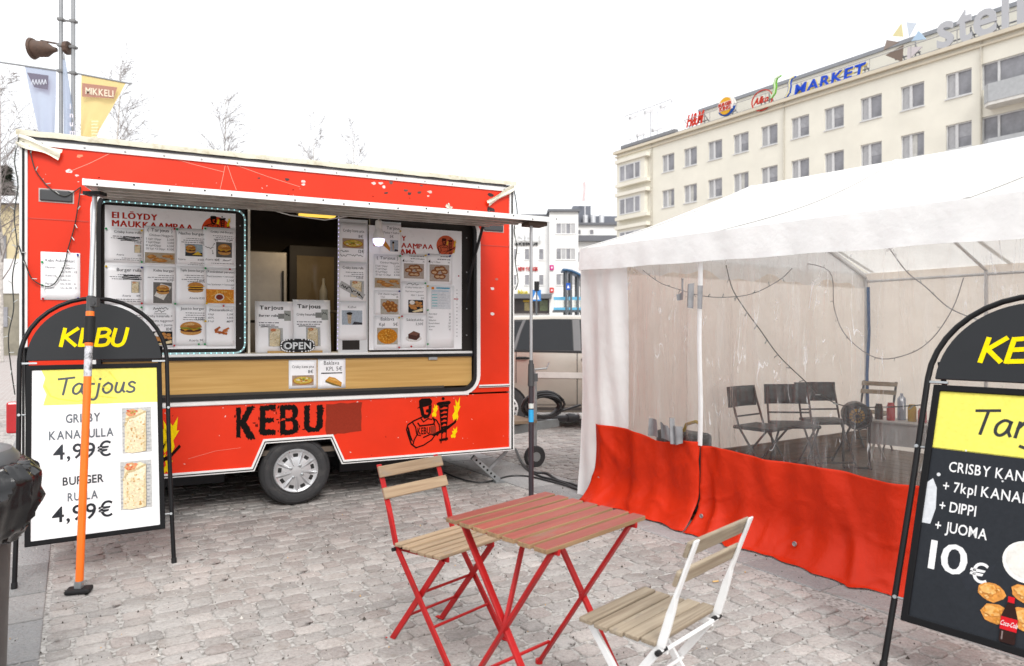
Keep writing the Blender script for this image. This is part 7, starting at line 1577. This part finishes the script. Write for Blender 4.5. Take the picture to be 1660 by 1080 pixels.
# blue roofed play tower
pt_ = W(930, 540, 36); pl = thing('play_tower', 'play tower with curved blue roof and blue railings behind the car', 'play tower', (pt_.x, 36, 0))
s36 = 36/F
q = MB(); q.grid(lambda u, v: ((-19+u*38)*s36, -.5+v*1.6, 1.4+(540-(437+15*u**1.3+3*math.sin(u*3.1)*-1))*s36+.0), 12, 3); rf2 = q.build('roof', mat('play_blue', (.03, .10, .20), .4), pl, smooth=True, fix=False); sm = rf2.modifiers.new('t', 'SOLIDIFY'); sm.thickness = .10
M_PST = mat('play_post', (.09, .10, .11), .5)
for dx in (-13, -5, 6, 15):
    for y in (-.3, .9): q = MB(); q.cyl((dx*s36, y, 0), (dx*s36, y, 1.4+(540-444-dx*.4)*s36), .06, 8); q.build('post', M_PST, pl, smooth=40)
for a, b_ in ((-33, -13), (-13, -5), (-5, 6), (6, 15)):
    q = MB(); q.b2(a*s36, b_*s36, -.33, -.27, 1.4+(540-487)*s36, 1.4+(540-482)*s36); q.b2(a*s36, b_*s36, -.33, -.27, 1.4+(540-503)*s36, 1.4+(540-499)*s36); q.build('rail', mat('play_cyan', (.10, .36, .55), .4), pl)
    q = MB(); n_ = max(3, int((b_-a)/2.4))
    for k in range(n_): x = a+(b_-a)*(k+.5)/n_; q.b2((x-.5)*s36, (x+.5)*s36, -.32, -.28, 1.4+(540-499)*s36, 1.4+(540-487)*s36)
    q.build('balusters', mat('play_pale', (.62, .64, .58), .5), pl)['kind'] = 'stuff'
q = MB(); q.b2(-33*s36, 15*s36, -.3, .9, 1.4+(540-506)*s36, 1.4+(540-503)*s36); q.build('deck', M_PST, pl)
q = MB(); q.b2(-.10, .10, -.05, 0, 0, .33); rs = tag(q.build('road_sign', ink('2a5fc0'), loc=(W(921, 470, 35).x, 35, W(921, 470, 35).z)), 'small blue road sign before the play tower', 'road sign'); q = MB(); q.cyl((0, .02, -2.6), (0, .02, 0), .03, 6); q.build('post', M_PST, rs); D = Draw(); D.base = -.052; D.poly([(-.06, .08), (.06, .08), (0, .25)], 'f0f0f0'); D.build('mark', rs)
p_ = W(869, 488, 60); q = MB(); q.b2(-.42, .42, -.05, 0, 0, .95); rs = tag(q.build('road_sign', ink('4a8ad0'), loc=p_), 'blue and white crossing sign beside the far shopfront', 'road sign'); D = Draw(); D.base = -.052; D.poly([(-.3, .12), (.3, .12), (0, .82)], 'eef2f6'); D.build('mark', rs); q = MB(); q.cyl((0, .03, -p_.z), (0, .03, 0), .05, 6); q.build('post', M_PST, rs)
p_ = W(870, 472, 58); q = MB(); q.b2(-.2, .2, -.15, .15, 0, .8); tl_ = tag(q.build('traffic_light', M_RUB, loc=p_, bevel=.03), 'black traffic light on a post beside the far shopfront', 'traffic light'); q = MB(); q.cyl((0, .0, -p_.z), (0, 0, 0), .06, 6); q.build('post', M_PST, tl_)

# ================================================================= LEFT BACKGROUND
yb = thing('yellow_house', 'pale yellow house with snowy roof at the left edge beyond the trailer', 'building', (W(0, 540, 44).x-4, 44, 0))
s44 = 44/F
def ybx(name, px0, px1, py0, py1, y0, y1, m): q = MB(); ox = yb.location.x; q.b2((px0-830)*s44-ox, (px1-830)*s44-ox, y0, y1, max(0, H+(540-py1)*s44), H+(540-py0)*s44); return q.build(name, m, yb)
ybx('wall', -260, 34, 332, 420, 0, 9, mat('yellow_render', (.56, .48, .30), .85, 0, .08, 1)); ybx('plinth', -260, 34, 420, 476, -.1, 9, mat('white_plinth', (.74, .74, .74), .8)); ybx('shopfront', -260, 34, 476, 600, .0, 9, mat('shop_taupe', (.24, .22, .17), .6, 0, .3, 1))
q = MB(); ox = yb.location.x; xa, xb = (-265-830)*s44-ox, (38-830)*s44-ox; q.add([(xa, -.6, H+208*s44), (xb, -.6, H+208*s44), (xb, 4.5, H+245*s44), (xa, 4.5, H+245*s44), (xa, 9.6, H+208*s44), (xb, 9.6, H+208*s44)], [(0, 1, 2, 3), (3, 2, 5, 4), (1, 5, 2), (0, 3, 4)]); q.build('roof', mat('snow_roof', (.70, .71, .73), .8), yb)
for px in (-90, -40, 0): ybx('window', px-4, px+11, 382, 420, -.08, 0, M_PANE)
for px in (-60, -5): ybx('shop_window', px-12, px+18, 498, 530, -.06, 0, M_PANE)
D = Draw(); D.base = -.12; 
# twin lamp mast with banners
Yp = 14.; sp_ = Yp/F
def Pm(px, py): return Vector(((px-830)*sp_, 0, H-(py-540)*sp_))
mo = Vector(((110-830)*sp_, Yp, 0)); mast = thing('light_mast', 'grey twin pole light mast behind the trailer', 'light mast', mo)
def pm(px, py, y=0): p = Pm(px, py); return Vector((p.x-mo.x, y, p.z))
M_MAST = mat('mast_grey', (.27, .28, .29), .5, .3)
for xt, xb_ in ((101.5, 96.5), (121, 116.5)):
    q = MB(); a = pm(98.8 if xt < 110 else 118.8, 220); q.cyl((a.x, 0, 0), (a.x, 0, pm(0, -120).z), .038, 12); q.build('pole', M_MAST, mast, smooth=40)
for py in (34, 76, 118): q = MB(); q.cyl(pm(94, py-2), pm(126, py+2), .02, 8); q.box(pm(99, py-2), (.11, .11, .05)); q.box(pm(119, py+1), (.11, .11, .05)); q.build('clamp', mat('clamp_grey', (.20, .20, .20), .5, .4), mast)
sp = thing('spotlight', 'rusty spotlight mounted on the grey twin pole', 'spotlight', mo)
q = MB(); a = pm(54, 79); b_ = pm(92, 81); d = (b_-a)
q.tube([a, a+d*.1, a+d*.55, a+d*.85, b_], [.175, .16, .15, .06, .04], 18); q.build('housing', mat('rust_brown', (.085, .050, .035), .7, 0, .3, 12), sp, smooth=40)
q = MB(); q.tube([a+Vector((-.02, 0, 0)), a+Vector((.025, 0, 0))], [.21, .19], 18); q.build('bezel', MATS['rust_brown'], sp, smooth=40); q = MB(); q.bar(pm(66, 66), pm(98, 72), .03, .03); q.bar(pm(70, 66), pm(72, 82), .03, .03); q.cyl(pm(106, 78), pm(112, 78), .13, 10); q.build('bracket', MATS['rust_brown'], sp)
def banner_mat(name, c):
    m = mat(name, c, .8, 0, .06, 3); n = m.node_tree.nodes; L = m.node_tree.links; t = n.new('ShaderNodeBsdfTranslucent'); t.inputs[0].default_value = (*c, 1); ms = n.new('ShaderNodeMixShader'); ms.inputs[0].default_value = .55
    L.new(n['Principled BSDF'].outputs[0], ms.inputs[1]); L.new(t.outputs[0], ms.inputs[2]); L.new(ms.outputs[0], n['Material Output'].inputs[0]); return m
def banner(label, arm, quad, c, y, deco):
    t = thing('banner', label, 'banner', mo)
    q = MB(); q.cyl(pm(*arm[0], y), pm(*arm[1], y), .018, 8); q.build('arm', M_MAST, t, smooth=40)
    a, b_, cc, d = [pm(*p, y) for p in quad]; q = MB()
    q.grid(lambda u, v: tuple(a.lerp(b_, u).lerp(d.lerp(cc, u), v)+Vector((0, .05*math.sin(u*9+v*2)*v, 0))), 18, 14); q.build('cloth', banner_mat('banner_'+label[:5], c), t, smooth=True, fix=False)
    D = Draw(); D.base = 0; D.step = .01; deco(D, lambda px, py: (pm(px, py).x, pm(px, py).z)); 
    o = D.build('print', t)
    if o: o.location = (0, y-.07, 0)
def dy(D, X):
    D.poly([X(137, 137), X(194, 144), X(188, 162), X(137, 159)][::-1], 'b98c7c'); p = X(143, 153); r_ = X(188, 143); D.text('MIKKELI', p[0], p[1]-.02, .13, 'f6ead2', bold=1, fit=r_[0]-p[0], slope=-.12, l=2)
    for k in range(6): p = X(152, 200+5*k); D.rect(p[0], p[1], p[0]+.14-.02*(k % 2), p[1]+.03, 'f6e8bc')
banner('yellow banner reading MIKKELI on the mast arm', ((124, 119), (213, 136)), ((132, 122), (205, 133), (152, 232), (128, 232)), (.84, .68, .32), 0., dy)
def dbl(D, X):
    D.poly([X(48, 120), X(83, 125), X(82, 148), X(60, 144)][::-1], '7c7888')
    for k in range(5): p = X(56+5*k, 140); D.stroke([p, (p[0]+.03, p[1]+.10), (p[0]+.05, p[1]+.02)], .015, 'dfe4ee', 2)
banner('pale blue banner hanging left of the mast', ((0, 101), (96, 115)), ((40, 107), (91, 115), (91, 225), (62, 225)), (.50, .64, .74), .0, dbl)
def dpu(D, X):
    p = X(124, 222); 
    for k, ch in enumerate('muni'): D.text(ch, p[0]-.04, p[1]+.17*k, .11, 'eeeaf4', bold=1)
banner('pale violet banner reading muni between the mast poles', ((106, 90), (107, 98)), ((105, 98), (109, 98), (130, 228), (104, 228)), (.58, .55, .72), -.06, dpu)

# ---- trees
M_BRK = mat('birch_branch', (.22, .19, .18), .8, 0, .2, 4); M_BRT = mat('birch_trunk', (.50, .47, .44), .8, 0, .3, 5, dirt=.6, dcol=(.08, .07, .06), ds=6)
def birch(label, px, ptop, Y, seed, wd=1.):
    rg = random.Random(seed); base = Vector((W(px, 540, Y).x, Y, 0)); ht = H+(540-ptop)*Y/F
    t = thing('birch_tree', label, 'tree', base, group='bare birches beyond the square'); q = MB(); qb = MB()
    T = [Vector((0, 0, 0))]
    for i in range(10): T.append(T[-1]+Vector((rg.uniform(-.12, .12), rg.uniform(-.12, .12), ht/10)))
    r0 = ht*.0085; q.tube(T, [r0*(1-.095*i) for i in range(11)], 7); q.build('trunk', M_BRT, t, smooth=True)
    def br(p, d, L_, r_, dep):
        P = [p]; n_ = 5 if dep < 2 else 4
        for i in range(n_):
            d = (d+Vector((rg.uniform(-.16, .16), rg.uniform(-.16, .16), rg.uniform(-.10, .10)-(.10 if dep >= 2 else -.04)))).normalized(); P.append(P[-1]+d*L_/n_)
        qb.tube(P, [r_*(1-.8*i/n_) for i in range(n_+1)], 3 if dep else 4)
        if dep >= 3: return
        for i in range((7, 10, 7)[dep]):
            k = rg.uniform(.2, 1); j = min(int(k*n_), n_-1); a = P[j].lerp(P[j+1], k*n_-j)
            dd = (d+Vector((rg.uniform(-.9, .9), rg.uniform(-.9, .9), rg.uniform(-.3, .7)))).normalized(); br(a, dd, L_*rg.uniform(.4, .62), max(.0065, r_*.5), dep+1)
    for i in range(34):
        k = .28+.70*i/34; j = min(int(k*10), 9); a = T[j].lerp(T[j+1], k*10-j); an = rg.uniform(0, 6.3); br(a, Vector((math.cos(an), math.sin(an), rg.uniform(.9, 1.7))).normalized(), ht*.20*wd*(1.25-k)*rg.uniform(.7, 1.2), r0*.32*(1.2-k), 1)
    cr_ = qb.build('crown', M_BRK, t, smooth=True, fix=False)
birch('bare birch at the left edge of the picture', 2, 120, 34, 1, 1.2); birch('bare birch rising right of the yellow banner', 186, 92, 42, 2, 1.2); birch('bare birch above the middle left of the trailer roof', 366, 150, 46, 3, 1.1)
birch('slim bare birch above the middle of the trailer roof', 512, 190, 60, 4); birch('slimmest bare birch, rightmost above the trailer roof', 569, 196, 62, 5, .7); birch('low bare birch just left of the mast', 40, 235, 52, 6)
sx = W(10, 540, 60); t = thing('spruce_tree', 'dark spruce behind the yellow house', 'tree', (sx.x, 60, 0)); ht = H+(540-268)*60/F
q = MB(); q.cyl((0, 0, 0), (0, 0, ht), .22, 8, .02); q.build('trunk', M_BRK, t)
q = MB(); rg = random.Random(3)
for i in range(2600):
    k = rg.random()**.8; z = ht*(.12+.88*k); r_ = (1-k)*3.0*rg.uniform(.35, 1); a = rg.uniform(0, 6.3); p = Vector((r_*math.cos(a), r_*math.sin(a), z-r_*.25)); d = Vector((math.cos(a), math.sin(a), -.35)); n_ = Vector((-math.sin(a), math.cos(a), 0))
    q.add([p-n_*.16, p+n_*.16, p+d*.5+n_*.05, p+d*.5-n_*.05], [(0, 1, 2, 3)])
q.build('crown', mat('spruce_green', (.045, .06, .03), .8, 0, .3, 1), t, fix=False)
